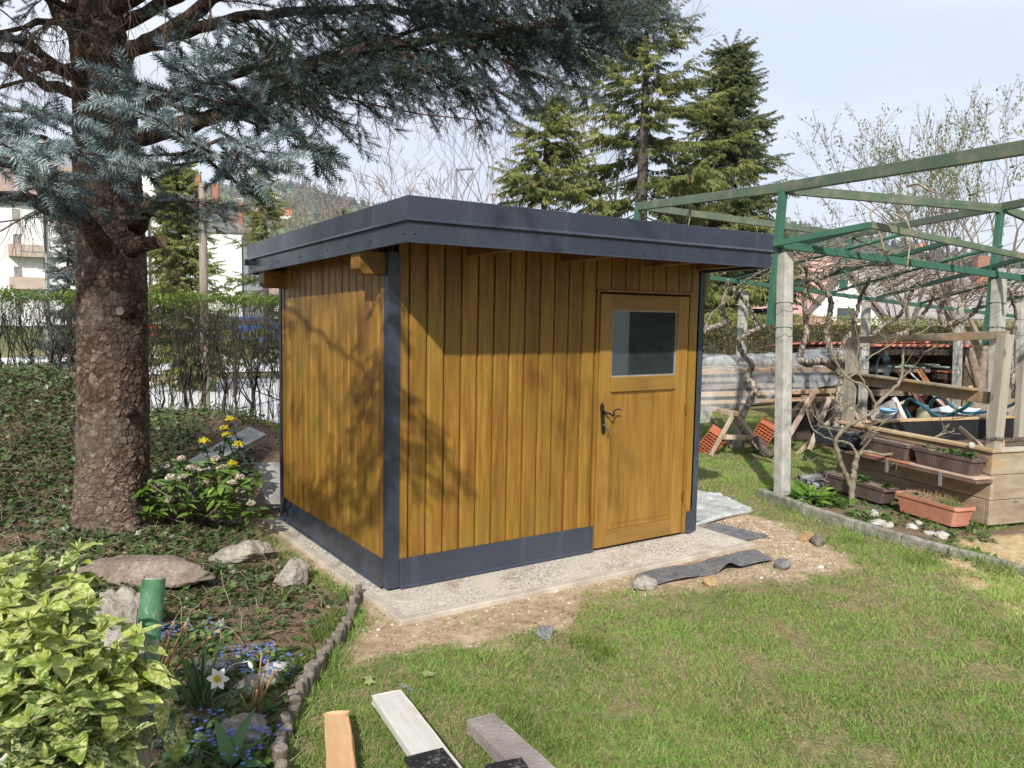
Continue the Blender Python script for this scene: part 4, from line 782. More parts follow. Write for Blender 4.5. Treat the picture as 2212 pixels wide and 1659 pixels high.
conifer('young_spruce', 'slim yellow tipped spruce behind the left hedge beside the shed eave', ground_at(575, 27), 6.4, 1.7, greenN, .5, .42, 6, .25, 7, .25, .06, .7)
conifer('young_spruce', 'thin blue grey spruce against the white apartment block', ground_at(150, 22), 4.3, .8, blueN, .4, .3, 6, .1, 8, .1, 0, .6)
for px, d, h, lb in ((739, 60, 9.6, 'small spiky spruce top left of two above the shed roof'), (757, 62, 9.3, 'small spiky spruce top right of two above the shed roof')): conifer('young_spruce', lb, ground_at(px, d), h, 1.5, greenN, 3, .6, 6, .1, int(px), .2, 0, 1.0)
# ---------------- bare trees
barkB = simple('pale_branch', (.16, .12, .095), (.28, .22, .18), .9, 8); barkR = simple('reddish_twig', (.17, .135, .115), (.28, .23, .19), .9, 8)
def bare(name, label, px, d, hgt, r, depth, mat, seed, kink=.22, ang=.5, stems=1, leaves=None, nleaf=0, ls=.05, shrink=.7, spread=.3, base=None, kids=(2, 3), lmat=None):
    g = random.Random(seed); o = empty(name, (0, 0, 0), label, 'tree'); seg = []; tips = []; b0 = np.array(ground_at(px, d)) if base is None else np.array(base)
    for i in range(stems): grow(b0+[g.gauss(0, .1), g.gauss(0, .1), 0], (g.gauss(0, spread), g.gauss(0, spread), 1), hgt*.42, r, depth, seg, tips, kink, ang, kids, shrink, .12, 4, g)
    mr = .00033*d; seg = [(p, q, max(a, mr), max(b_, mr*.8)) for p, q, a, b_ in seg]
    big = [s_ for s_ in seg if s_[2] > r*.35]; sm = [s_ for s_ in seg if s_[2] <= r*.35]
    V, F = segs_mesh(big or seg[:2], 6); bulk('trunk', V, F, mat, o, smooth=True)
    if sm: V, F = segs_mesh(sm, 3); bulk('branches', V, F, mat, o)
    if nleaf:
        g2 = np.random.default_rng(seed); tp = np.array([t[0] for t in tips]); td = np.array([t[1] for t in tips]); i = g2.integers(0, len(tp), nleaf); p = tp[i]-td[i]*g2.uniform(0, .5, nleaf)[:, None]+g2.normal(size=(nleaf, 3))*.06
        V, F, t = scatter(leaf_t(1, .6, 2), p, scl(frames(rdir(nleaf)), g2.uniform(.6, 1.3, nleaf)*ls), g2.random(nleaf)); bulk('foliage', V, F, lmat, o, t)
    print(name, len(seg)); return o
springL = leafm('young_spring_leaves', [(0, (.10, .16, .03)), (.6, (.20, .28, .06)), (1, (.34, .40, .14))], .6, .4)
bare('bare_tree', 'bare pale branched tree rising behind the shed roof beside the lamp', 1030, 27, 8.2, .11, 5, barkR, 31, .28, .55, 2, shrink=.72, spread=.4)
bare('bare_tree', 'low bare tree left of the street lamp above the shed roof', 935, 34, 8.0, .09, 5, barkB, 32, .3, .55, 2, shrink=.7, spread=.35)
bare('bare_tree', 'bushy reddish bare tree on the slope left of the shed roof', 680, 52, 9.0, .13, 5, barkR, 33, .25, .45, 3, shrink=.70, spread=.2)
bare('bare_tree', 'thin bare tree top sticking out above the tall spruce', 1400, 30, 14.5, .13, 5, barkB, 35, .16, .42, 1, shrink=.66, spread=.06)
bare('fruit_tree', 'spreading fruit tree with fresh yellow green leaves at the right edge', 2150, 19, 6.0, .12, 5, barkB, 41, .2, .5, 3, nleaf=5200, ls=.075, shrink=.74, spread=.35, lmat=springL)
bare('fruit_tree', 'small fruit tree in leaf behind the pergola beam', 1985, 24, 5.2, .10, 5, barkB, 42, .24, .55, 2, nleaf=2200, ls=.075, shrink=.72, spread=.4, lmat=springL)
# parked cars glimpsed through the hedge
def car(label, px, d, colr, yaw):
    o = P(px, 690, d); u = nrm(np.array([rt[0]*cos(yaw)+fw[0]*sin(yaw), rt[1]*cos(yaw)+fw[1]*sin(yaw), 0])); f = Frame((o[0], o[1], .02), u, np.array([-u[1], u[0], 0])); r = empty('parked_car', (0, 0, 0), label, 'car')
    pr = [(-2.1, .3), (-2.1, .75), (-1.95, .95), (-1.3, 1.0), (-.7, 1.42), (.7, 1.45), (1.5, 1.0), (1.95, .9), (2.1, .7), (2.1, .3)]; b = MB(); k = len(pr)
    V = [f.p(x, n_*(1 if z < 1.1 else .82), z) for n_ in (-.85, .85) for x, z in pr]; b.add(V, [tuple(range(k))[::-1], tuple(range(k, 2*k))]+[(i, (i+1) % k, k+(i+1) % k, k+i) for i in range(k)])
    b.build('body', simple('car_paint', colr, rough=.25), r, bevel=.06)
    for n_ in (-.80, .80):
        b = MB(); V = [f.p(x, n_*(1.06 if z < 1.1 else .9)+(.02 if n_ > 0 else -.02), z) for x, z in ((-1.1, 1.05), (-.62, 1.36), (.65, 1.38), (1.25, 1.05))]; b.add(V, [(0, 1, 2, 3)]); b.build('window', winm, r, thick=.03)
        for x in (-1.3, 1.3): b = MB(); b.lathe(f.p(x, n_*.93, .31), [(.0, -.1), (.31, -.1), (.33, -.05), (.33, .05), (.31, .1), (0, .1)], 16, f.n); b.build('wheel', pipe, r)
car('white car parked beyond the left hedge beside the wooden pole', 470, 40, (.75, .75, .75), .2); car('blue car parked beyond the left hedge', 540, 38, (.04, .12, .35), .3); car('red car parked beyond the hedge behind the trunk', 335, 41, (.4, .04, .03), .2)
# ------------------------------------------------------------------ hedges
hedgeL = leafm('fresh_hedge_leaf', [(0, (.04, .07, .012)), (.4, (.10, .17, .025)), (.75, (.19, .29, .045)), (1, (.30, .40, .09))], .6, .4)
hedgeR = leafm('olive_hedge_leaf', [(0, (.09, .085, .035)), (.4, (.18, .17, .055)), (.75, (.27, .29, .07)), (1, (.36, .38, .11))], .6, .35)
stemD = simple('dark_stem', (.035, .027, .022), (.085, .068, .055), .95, 15); stemB = simple('dry_stem', (.12, .09, .065), (.24, .19, .14), .95, 15)
LF = leaf_t(1, .6, 2, .3, .2)
def hedge_shrub(label, x, y, h, group, seed, dense=False, w=.5):
    g = random.Random(seed); g2 = np.random.default_rng(seed); z0 = float(gh(x, y)); o = empty('hedge_shrub', (0, 0, 0), label, 'shrub', group); seg = []; tips = []
    for i in range(g.randint(5, 8)):
        bx, by = x+g.gauss(0, w*.35), y+g.gauss(0, .1); a = np.array([bx, by, z0-.05]); hh = h*g.uniform(.3, .5)
        t = np.array([bx+g.gauss(0, .06), by+g.gauss(0, .05), z0+hh]); r = g.uniform(.008, .026); m = (a+t)/2+[g.gauss(0, .03), g.gauss(0, .03), 0]; seg += [(a, m, r, r*.9), (m, t, r*.9, r*.75)]
        for j in range(g.randint(4, 6)):
            b = a+(t-a)*g.uniform(.35, 1); grow(b, (g.gauss(0, .45), g.gauss(0, .35), 1), (h-(b[2]-z0))*.62, r*.42, 2, seg, tips, .28, .45, (2, 3), .55, .2, 4, g)
    for i in range(22): grow((x+g.uniform(-w, w), y+g.gauss(0, .12), z0), (g.gauss(0, .2), g.gauss(0, .2), 1), h*.85, .005, 2, seg, tips, .2, .4, (1, 2), .5, .2, 5, g)
    seg = [(p, np.array([q[0], q[1], min(q[2], z0+h*1.0)]), a, b) for p, q, a, b in seg if p[2] < z0+h*.99]
    V, F = segs_mesh(seg, 4); bulk('stems', V, F, stemD, o)
    n1, n2 = 850, 190; p1 = np.stack([x+g2.uniform(-w, w, n1), y+g2.normal(0, .2, n1), z0+h-np.abs(g2.normal(0, .085, n1))+.05+.05*g2.random(n1)], 1)
    k = g2.integers(0, len(seg), n2); p2 = np.array([seg[i][1] for i in k])+g2.normal(0, .04, (n2, 3)); pp = np.concatenate([p1, p2]); n = len(pp)
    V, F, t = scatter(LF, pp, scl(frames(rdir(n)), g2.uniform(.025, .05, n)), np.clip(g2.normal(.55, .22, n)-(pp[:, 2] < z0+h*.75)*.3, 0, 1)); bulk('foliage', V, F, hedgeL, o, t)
hx0 = np.arange(-4.6, 2.6, .62)
lb = 'bare stemmed hedge shrub with a clipped green top in the left hedge row'
for i, xx in enumerate(hx0): hedge_shrub(lb, xx, 6.35+.04*(i % 3), 1.93-float(gh(xx, 6.4))-.02*(i % 2), 'shrubs of the left hedge', 100+i, w=.38)
hr = empty('clipped_hedge', (0, 0, 0), 'long dense clipped hedge with yellow green top behind the grapevine', 'hedge'); seg = []; tips = []; g = random.Random(9)
for i in range(330):
    xx = 4.5+g.random()*20; yy = 6.5+g.uniform(-.25, .25); grow((xx, yy, 0), (g.gauss(0, .25), g.gauss(0, .2), 1), 1.0, .009, 2, seg, tips, .25, .5, (1, 2), .6, .15, 3, g)
V, F = segs_mesh([s_ for s_ in seg if s_[1][2] < 1.85], 3); bulk('stems', V, F, stemB, hr)
n = 26000; xx = rng.uniform(4.4, 25, n); zz = 1.88-np.abs(rng.normal(0, .42, n)); zz = np.where(zz < .1, rng.uniform(.3, 1.8, n), zz); yy = 6.5+rng.choice([-1, 1, 0], n, p=[.62, .1, .28])*.36+rng.normal(0, .07, n); zz = zz+.05*fbm(xx, yy, 3)
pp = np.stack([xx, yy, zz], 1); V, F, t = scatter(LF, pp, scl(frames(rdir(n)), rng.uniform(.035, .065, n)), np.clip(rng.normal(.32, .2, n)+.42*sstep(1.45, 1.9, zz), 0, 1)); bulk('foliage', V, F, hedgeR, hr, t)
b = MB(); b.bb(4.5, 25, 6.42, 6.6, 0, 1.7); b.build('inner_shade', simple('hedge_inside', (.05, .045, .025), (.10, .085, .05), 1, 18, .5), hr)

# ------------------------------------------------------------------ pergola with grapevines
conc = simple('rough_post_concrete', (.30, .29, .26), (.46, .45, .41), .95, 9, .5, 60); stl = NT('green_paint'); v = stl.co()
stl.set(Base_Color=stl.mix(stl.ramp(stl.noise(v, 9, 5, .7), [(.62, (0, 0, 0)), (.72, (1, 1, 1))]), stl.ramp(stl.noise(v, 2, 3), [(.3, (.03, .10, .065)), (.7, (.045, .14, .09))]), (.10, .115, .085)), Roughness=.55)
old = NT('faded_green_paint'); v = old.co(); old.set(Base_Color=old.mix(old.ramp(old.noise(v, 5, 6, .7), [(.5, (0, 0, 0)), (.62, (1, 1, 1))]), old.ramp(old.noise(v, 1.5, 3), [(.35, (.075, .115, .075)), (.7, (.11, .15, .10))]), (.16, .165, .12)), Roughness=.6)
stl, old = stl.m, old.m
pg = empty('grape_pergola', (0, 0, 0), 'green steel pergola on square concrete posts beside the shed', 'pergola')
def post(px, pb, pt, d, w=.125, name='concrete_post', px2=None, zb=None):
    q = P(px, pb, d); t = P(px2 or px, pt, d); t = np.array([t[0], t[1], t[2]]); q = np.array([q[0], q[1], -.1 if zb is None else zb]); b = MB(); b.beam(q, t, w, w, (.1, .995, 0)); return b.build(name, conc, pg, bevel=.012), q, t
post(1690, 1063, 545, 8.29, .125, px2=1696); post(2152, 930, 603, 9.3, .125, px2=2158); post(1592, 960, 628, 11.5, .105, px2=1607); post(1862, 920, 640, 13, .11, px2=1872); post(2066, 900, 655, 13.2, .11, px2=2072); post(2205, 900, 650, 13.5, .11)
def bm(a, b_, w, h, m_=stl, nm='steel_beam'): b = MB(); b.beam(a, b_, w, h); return b.build(nm, m_, pg, bevel=.004)
A3, B3, C3, D3 = P(1695, 405, 8.29), P(2164, 447, 9.3), P(1380, 446, 10.5), P(1838, 508, 12.3); N3 = P(2290, 306, 5.6)
bm(C3+(C3-A3)*.02, A3, .07, .1, old); bm(A3, N3, .07, .105, old); bm(A3+[0, 0, -.02], B3+[0, 0, -.02], .06, .095, old); bm(B3, B3+(B3-A3)*.35+[0, 0, -.25], .06, .09, old); bm(C3, D3, .06, .09, old); bm(D3, B3+(B3-D3)*.4, .06, .09, old); bm(D3, P(2010, 575, 12.6), .06, .08, old)
for q, z, w in ((A3, 1.75, .07), (B3, 1.55, .07), (C3, 1.9, .06), (D3, 2.3, .09)): b = MB(); b.beam(np.array([q[0]-.10, q[1]+.02, z]), q-[.02, 0, .02], w, w, (.1, .995, 0)); b.build('steel_post', stl, pg, bevel=.004)
A2, B2 = P(1672, 527, 8.25), P(2152, 593, 9.3); E2, E2r = P(1880, 486, 7.44), P(2240, 560, 8.04); F1, F2 = P(1535, 600, 10.9), P(1935, 653, 13.0); F3 = P(2250, 690, 14.6)
bm(A2, B2, .05, .075); bm(B2, B2+(B2-A2)*.3, .05, .075); bm(A2-(E2-A2)*1.6*0, E2, .045, .06); bm(E2, E2r+(E2r-E2)*.4, .045, .06, old); bm(F1, F2, .045, .06); bm(F2, F3, .045, .06)
PUR = []
def lerp(a, b_, t): return a+(b_-a)*t
FE = [F1+(F2-F1)*t for t in (-.08, .12, .38, .62, .88)]+[F2+(F3-F2)*t for t in (.15, .5, .9)]
EE = [A2+(B2-A2)*t+(E2-A2)*.9 for t in (.04, .2, .40, .58, .78, .98, 1.2, 1.45)]
for i, (f_, e_) in enumerate(zip(FE, EE)):
    if i % 2: b = MB(); b.tube([f_+[0, 0, .03], e_+[0, 0, .03]], .02, 8); b.build('steel_tube', stl, pg, True)
    else: bm(f_+[0, 0, .03], e_+[0, 0, .03], .04, .05)
    PUR.append((f_, e_))
twm_ = simple('green_wire', (.01, .03, .03), rough=.5)   # tie wires and long wires
for px, d in ((1697, 8.2), (2155, 9.2)):
    for y in (655, 708): b = MB(); q = P(px-3, y, d); b.tube([q+np.array([.10*cos(a), .10*sin(a), .01*sin(a*2)]) for a in np.linspace(0, 6.28, 14)], .004, 4); b.build('tie_wire', twm_, pg)
wm_ = simple('thin_wire', (.10, .13, .13), rough=.4, metal=.5)
for y0_, y1_ in ((712, 724), (788, 800), (680, 690), (748, 755)):
    b = MB(); b.tube(spline([P(1500, y0_, 11.3), P(1690, y0_+3, 11), P(1900, (y0_+y1_)/2+5, 11.5), P(2250, y1_, 12)], 30), .0035, 4); b.build('wire', wm_, pg)
for pts in ([(1660, 470, 9), (1800, 498, 9.5), (2000, 510, 10)], [(1660, 505, 9), (1830, 480, 9), (2050, 440, 9.4)], [(1830, 470, 8.5), (2000, 430, 8.8), (2212, 400, 9)]): b = MB(); b.tube(spline([P(*q) for q in pts], 20), .002, 3); b.build('wire', wm_, pg)
vinem = barkm('vine_bark', (.22, .18, .145), (.40, .345, .295), (.58, .54, .49), 22, .7, .3); canem = simple('vine_cane', (.22, .165, .12), (.42, .35, .28), .9, 14, .2)
def vine(label, paths, canes, seed):
    g = random.Random(seed); o = empty('grapevine', (0, 0, 0), label, 'grapevine', 'old grapevines on the pergola'); b = MB()
    for pts, r0_, r1_ in paths:
        n = len(pts)*9; q = spline([P(*a) for a in pts], n); q += np.array([[g.gauss(0, 1), g.gauss(0, 1), g.gauss(0, .6)] for _ in range(n)])*.006
        b.tube(q, [max(.004, .82*(r0_+(r1_-r0_)*i/n)*(1+g.gauss(0, .07)+.14*(i % 9 == 4))) for i in range(n)], 8)
    b.build('trunk', vinem, o, True)
    if canes:
        b = MB()
        for pts, r in canes:
            n = max(10, len(pts)*5); q = spline([np.array(a) for a in pts], n); q += np.array([[g.gauss(0, 1), g.gauss(0, 1), g.gauss(0, .7)] for _ in range(n)])*.02
            b.tube(q, np.linspace(r, r*.5, n), 5)
        b.build('cane', canem, o, True)
def canes(n, t0, t1, seed, down=.0):
    """long canes lying on the trellis between far beam and near edge"""
    g = random.Random(seed); r = []
    for _ in range(n):
        i = min(len(PUR)-2, int(t0+(t1-t0)*g.random()*.999)); fr_ = g.random(); s0 = g.uniform(-.02, .35); ln = g.uniform(.35, .75); k = g.uniform(-.6, .9); pts = []
        for j in range(5):
            t = s0+ln*j/4; w = fr_+k*j/4; ii = min(len(PUR)-2, max(0, i+int(math.floor(w)))); w -= math.floor(w); a = lerp(*PUR[ii], t); c_ = lerp(*PUR[ii+1], t); q = lerp(a, c_, w); pts.append(q+np.array([0, 0, g.uniform(-.06, .16)+.06*sin(j*2)]))
        r.append((pts, g.uniform(.0045, .010)))
    return r
vine('twisted grapevine beside the concrete post nearest the shed wall', [([(1655, 985, 10.9), (1625, 955, 10.95), (1600, 915, 11.0), (1618, 870, 11.0), (1632, 835, 11.0), (1612, 815, 11.05), (1625, 790, 11.0), (1604, 765, 11.0), (1598, 735, 10.95), (1625, 715, 10.9), (1665, 700, 10.8), (1690, 690, 10.8)], .06, .035), ([(1640, 708, 10.9), (1625, 680, 10.9), (1610, 650, 10.9), (1590, 630, 10.8), (1585, 620, 10.8)], .04, .03), ([(1590, 632, 10.8), (1600, 615, 10.6), (1640, 590, 10.2), (1690, 570, 9.6)], .022, .012), ([(1586, 625, 10.8), (1620, 600, 10.4), (1680, 578, 9.8)], .014, .008)], canes(16, 0, 3, 1), 1)
vine('pale grapevine arching out beside the shed corner', [([(1500, 735, 10.3), (1520, 715, 10.4), (1560, 700, 10.6), (1568, 690, 10.7), (1560, 660, 10.7), (1570, 625, 10.7), (1572, 605, 10.6)], .05, .028), ([(1520, 712, 10.4), (1545, 670, 10.3), (1600, 630, 10.1), (1660, 590, 9.8), (1690, 575, 9.5)], .016, .01)], canes(8, 0, 2, 2), 2)
vine('thick knotted grapevine forking low behind the small bare shrub', [([(1807, 945, 10.6), (1812, 900, 10.6), (1815, 850, 10.6), (1822, 815, 10.6), (1800, 790, 10.6), (1770, 780, 10.55), (1745, 785, 10.5), (1730, 778, 10.5), (1732, 755, 10.5), (1742, 725, 10.5), (1740, 690, 10.5), (1738, 640, 10.4), (1745, 600, 10.2), (1735, 570, 10)], .085, .03), ([(1815, 800, 10.6), (1795, 760, 10.5), (1785, 720, 10.5), (1790, 690, 10.4), (1795, 650, 10.3), (1775, 620, 10.2), (1755, 600, 10.1)], .05, .035), ([(1820, 790, 10.6), (1815, 755, 10.6), (1840, 715, 10.5), (1850, 680, 10.4), (1860, 640, 10.3), (1880, 600, 10)], .045, .025), ([(1825, 800, 10.6), (1845, 760, 10.6), (1850, 742, 10.6), (1862, 720, 10.6)], .055, .03)], canes(26, 1, 4, 3), 3)
vine('leaning grapevine rising over the red corrugated shelter roof', [([(1880, 730, 12.2), (1905, 705, 12.2), (1945, 680, 12.0), (1965, 640, 11.8), (1985, 605, 11.5)], .045, .03), ([(1930, 725, 12.4), (1960, 715, 12.3), (1985, 690, 12.2), (2010, 655, 12.0), (2020, 620, 11.6)], .045, .028), ([(1770, 600, 10.4), (1820, 575, 10.2), (1880, 568, 10.0), (1925, 570, 9.8)], .05, .04)], canes(30, 3, 6, 4), 4)
vine('dark barked grapevine at the far right end of the pergola', [([(2040, 705, 13.2), (2030, 670, 13.1), (2045, 640, 12.9), (2060, 610, 12.5)], .06, .035), ([(2050, 700, 13.2), (2080, 690, 13.1), (2110, 670, 13.0), (2120, 640, 12.6)], .05, .03), ([(2190, 860, 11.5), (2185, 760, 11.5), (2195, 690, 11.4), (2180, 620, 11)], .04, .02)], canes(36, 4, 7, 5), 5)
g = random.Random(12)      # curling old canes hanging from the upper beams
for pts in ([(1905, 440, 7.9), (1880, 463, 7.8), (1900, 505, 7.8), (1915, 560, 7.9), (1925, 580, 8.2)], [(1960, 402, 7.2), (1985, 398, 7.0), (2010, 412, 6.9), (2030, 418, 7.0)], [(1480, 480, 9.9), (1490, 455, 9.8), (1494, 445, 9.7), (1485, 500, 9.8)], [(1930, 460, 8.2), (1960, 480, 8.2), (1965, 520, 8.2), (1960, 575, 8.2)]): b = MB(); b.tube(spline([P(*q) for q in pts], 24), np.linspace(.012, .007, 24), 6); tag(b.build('vine_cane', canem, smooth=True), 'loose dry cane curling round an upper pergola beam', 'vine cane', 'dry canes on the upper pergola beams')

# ------------------------------------------------------------------ timber stack under plastic, trestles, hollow bricks
timb = woodm('fresh_plank', [(.3, (.38, .24, .13)), (.5, (.52, .36, .22)), (.75, (.62, .46, .30))], 'X', .75, 6, .15); timb = timb.m; timg = woodm('grey_plank', [(.3, (.16, .115, .085)), (.5, (.27, .21, .16)), (.75, (.38, .31, .25))], 'X', .85, 7, .25).m
st0, st1 = G(1500, 985, 0), G(1838, 960, 0); d0 = 11.6
sa, sb = P(1480, 880, 11.0), P(1835, 850, 12.2); sa[2] = sb[2] = .58; su = nrm(sb-sa); sn = np.array([su[1], -su[0], 0]); SL = np.linalg.norm(sb-sa); sf = Frame(sa, su, sn)
r = empty('timber_stack', (0, 0, 0), 'stack of planks lying on trestles beside the pergola', 'timber'); g = random.Random(4)
for lay in range(5):
    for k in range(3):
        b = MB(); b.t = g.random(); z = .03+lay*.105; sf.box(b, g.uniform(-.1, .15), SL-g.uniform(-.1, .2), -.7+k*.24, -.7+k*.24+.2, z, z+g.uniform(.045, .085)); b.build('plank', timb if (lay in (1, 4) or g.random() < .25) else timg, r, bevel=.004)
pls = NT('clear_plastic'); tr = pls.n('ShaderNodeBsdfTransparent', None, Color=(.97, .98, 1.0)); pls.set(Base_Color=(.80, .83, .87), Roughness=.25)
f_ = pls.ramp(pls.noise(pls.co((1, 1, 1)), 3.0, 5, .6), [(.3, (.08, .08, .08)), (.7, (.42, .42, .42))]); ms = pls.n('ShaderNodeMixShader', None, Fac=f_, _1=tr.outputs[0], _2=pls.b.outputs[0]); pls.t.links.new(ms.outputs[0], pls.o.inputs[0])
def drape(u, w):                     # cover from back over the top and down the front
    L_ = u*(SL+.25)-.1; a = w*1.72; nz = .07*(fbm(np.array([u*9]), np.array([w*7]), 1, 3)[0]-.5)+.04*(vnoise(np.array([u*26+w*6]), np.array([w*11]), 1, 8)[0]-.5)
    top = .62+.06*sin(u*7)+.12*sstep(.3, .65, u)*1.0
    if a < .3: n_, z = -.75, top-.3+a
    elif a < 1.15: n_, z = -.75+(a-.3), top+.02
    else: n_, z = .10+.12*(a-1.15)+.05*sin(u*21)*(a-1.15), top-(a-1.15)*(1.0+.25*sin(u*5+1)+.25*(u < .12))
    return sf.p(L_, n_+nz, z+nz)
b = MB(); b.grid(drape, 70, 44); tag(b.build('plastic_sheet', pls.m, smooth=True), 'crumpled clear plastic sheet draped over the plank stack', 'plastic sheet')
rustw = woodm('peeling_trestle_wood', [(.25, (.20, .10, .06)), (.4, (.34, .25, .18)), (.55, (.50, .44, .37)), (.8, (.60, .54, .47))], 'Z', .85, 12, .3).m
def trestle(label, a, b_, d, apx, apy, xs, by):
    r = empty('trestle', (0, 0, 0), label, 'trestle', 'trestles under the timber stack'); t = P(apx, apy, d)
    for dx in (-.02, .75):           # two pairs of legs, front pair and the one behind
        off = sn*-dx if dx > 0 else np.zeros(3)
        for px in xs: f = P(px, by, d); f = np.array([f[0], f[1], -.02])+off; b = MB(); b.beam(f, t+off+[0, 0, .02], .05, .035, sn); b.build('leg', rustw, r, bevel=.003)
    b = MB(); b.beam(t+sn*.06, t-sn*.85, .07, .06); b.build('top_rail', rustw, r, bevel=.003)
    m0 = lerp(P(xs[0], by, d), t, .45); m1 = lerp(P(xs[1], by, d), t, .45); b = MB(); b.beam(m0+sn*.03, m1+sn*.03, .03, .06); b.build('brace', rustw, r, bevel=.003); return r
trestle('paint stained trestle nearest the shed with legs spread over the grass', 0, 0, 10.7, 1587, 893, (1535, 1662), 985); trestle('rusty brown trestle right of the concrete post', 0, 0, 11.6, 1832, 862, (1745, 1900), 955) if False else None
r = trestle('rusty brown trestle between the concrete post and the black planter', 0, 0, 10.9, 1833, 872, (1722, 1900), 968)
b = MB(); b.beam(P(1690, 965, 10.3), P(1760, 845, 10.6), .05, .05, sn); b.build('leg', rustw, r)
b = MB(); b.beam(P(1748, 972, 10.2), P(1792, 862, 10.5), .045, .04, sn); b.build('leg', rustw, r)
clay = NT('red_clay_brick'); clay.set(Base_Color=clay.ramp(clay.noise(clay.co(), 9, 4), [(.3, (.33, .085, .035)), (.7, (.47, .15, .07))]), Roughness=.9); clay = clay.m; hole = simple('brick_hole', (.10, .03, .015), rough=1)
def hbrick(label, px, py, d, M):
    c_ = P(px, py, d); o = empty('hollow_brick', (0, 0, 0), label, 'brick', 'hollow clay bricks under the timber stack'); b = MB(); w, h, l = .25, .19, .38; nx_, nz_ = 5, 8; t = .012
    def bx(x0, x1, y0, y1, z0, z1): q = np.array([(x0+x1)/2-w/2, (y0+y1)/2-h/2, (z0+z1)/2-l/2]); b.box(c_+M@q, (x1-x0, y1-y0, z1-z0), M)
    for i in range(nx_+1): bx(i*(w-t)/nx_, i*(w-t)/nx_+t, 0, h, 0, l)
    for k in range(nz_+1):
        for i in range(nx_): bx(i*(w-t)/nx_+t, (i+1)*(w-t)/nx_, 0, h, k*(l-t)/nz_, k*(l-t)/nz_+t)
    b.build('brick', clay, o); b = MB(); q = np.array([0, .0, 0]); b.box(c_+M@q, (w-.03, h-.06, l-.03), M); b.build('core', hole, o)
def rotm(a, b_, c_): return np.array(Matrix.Rotation(a, 3, 'Z') @ Matrix.Rotation(b_, 3, 'X') @ Matrix.Rotation(c_, 3, 'Y'))
bd = -np.array([fw[0], fw[1], 0]); bz = math.atan2(fw[1], fw[0])-pi/2
hbrick('tilted red hollow brick leaning beside the shed corner', 1538, 955, 10.9, rotm(bz-.5, .35, .6)); hbrick('tilted red hollow brick right of the concrete post by the trestle', 1648, 938, 11.0, rotm(bz-.5, .3, .55))
# dark board leaning behind
b = MB(); b.beam(P(1812, 905, 12.0), P(1700, 912, 12.0), .02, .55, (0, 0, 1)); tag(b.build('dark_panel', simple('dark_board', (.03, .022, .018), (.06, .045, .035), .8, 3)), 'dark brown board standing behind the right trestle', 'board')
b = MB(); b.beam(P(1500, 972, 11.6), P(1700, 955, 11.8), .10, .14); tag(b.build('old_timber', simple('dark_timber', (.035, .025, .02), (.08, .055, .04), .9, 5)), 'old dark timber lying on the ground under the plank stack', 'timber')
b = MB(); b.tube([P(1632, 945, 10.4), P(1650, 970, 10.3), P(1668, 985, 10.2)], [.05, .055, .05], 8); tag(b.build('firewood_log', barkF, smooth=True), 'short log leaning on the grass beside the left trestle', 'log')
# ------------------------------------------------------------------ raised bed
BO = np.array([5.33, -1.21, 0.0]); bf = Frame(BO, (.262, .965, 0), (-.965, .262, 0)); BL, BW, BH = 1.95, 3.2, .70   # u along the long face, n towards the lawn
oldw = woodm('weathered_timber', [(.28, (.17, .115, .07)), (.45, (.29, .215, .14)), (.6, (.40, .31, .21)), (.8, (.50, .41, .30))], 'Y', .85, 6, .3, wear=((.30, .15, .04), 3.0, .60)); oldx = woodm('weathered_timber_end', [(.28, (.17, .125, .085)), (.45, (.27, .215, .15)), (.6, (.36, .30, .215)), (.8, (.45, .385, .29))], 'X', .85, 6, .3, wear=((.42, .22, .06), 2.4, .56)); oldz = woodm('weathered_post', [(.28, (.19, .165, .13)), (.45, (.28, .25, .20)), (.6, (.36, .325, .265)), (.8, (.43, .40, .34))], 'Z', .85, 7, .3)
oldw, oldx, oldz = oldw.m, oldx.m, oldz.m
bed = empty('raised_bed', (0, 0, 0), 'raised vegetable bed of thick weathered planks with black liner and post frame', 'raised bed')
g = random.Random(3)
for i, (z0, z1) in enumerate(((.0, .225), (.23, .455), (.46, .665))):
    b = MB(); b.t = g.random(); bf.box(b, .0 if i % 2 else .045, BL, -.045, 0, z0, z1); b.build('plank', oldw, bed, bevel=.006)
    b = MB(); b.t = g.random(); bf.box(b, 0, .045, -BW, -.045 if i % 2 else 0, z0, z1); b.build('plank', oldx, bed, bevel=.006)
    b = MB(); b.t = g.random(); bf.box(b, BL-.045, BL, -BW, -.05, z0, z1); b.build('plank', oldx, bed, bevel=.006)
rim = woodm('pale_rim_board', [(.3, (.36, .24, .13)), (.5, (.52, .38, .23)), (.75, (.60, .48, .33))], 'Y', .75, 6, .2).m; rimx = woodm('grey_rim_board', [(.3, (.34, .29, .23)), (.5, (.48, .43, .36)), (.75, (.58, .53, .46))], 'X', .8, 6, .2).m
for (a, mt) in (((-.02, BL+.02, -.075, .025), rim), ((BL-.075, BL+.02, -BW, -.077), rim), ((-.02, .085, -BW, -.077), rimx)): b = MB(); bf.box(b, *a, .666, .694); b.build('rim_board', mt, bed, bevel=.004)
lin = simple('black_liner', (.012, .013, .016), (.028, .03, .034), .35, 3, .5, 7)
def liner(z0):
    b = MB(); pts = [(.05, -.05), (BL-.05, -.05), (BL-.05, -BW+.05), (.05, -BW+.05)]
    for k in range(4):
        a, c_ = np.array(pts[k]), np.array(pts[(k+1) % 4]); b.grid(lambda s_, t: bf.p(*(a+(c_-a)*s_+(np.array([BL/2, -BW/2])-(a+(c_-a)*s_))*(.012+.02*fbm(np.array([s_*14+k*5]), np.array([t*3]), 1, 2)[0])), z0+t*(.655-z0)), 40, 6)
    return b.build('liner', lin, bed, True)
liner(.40)
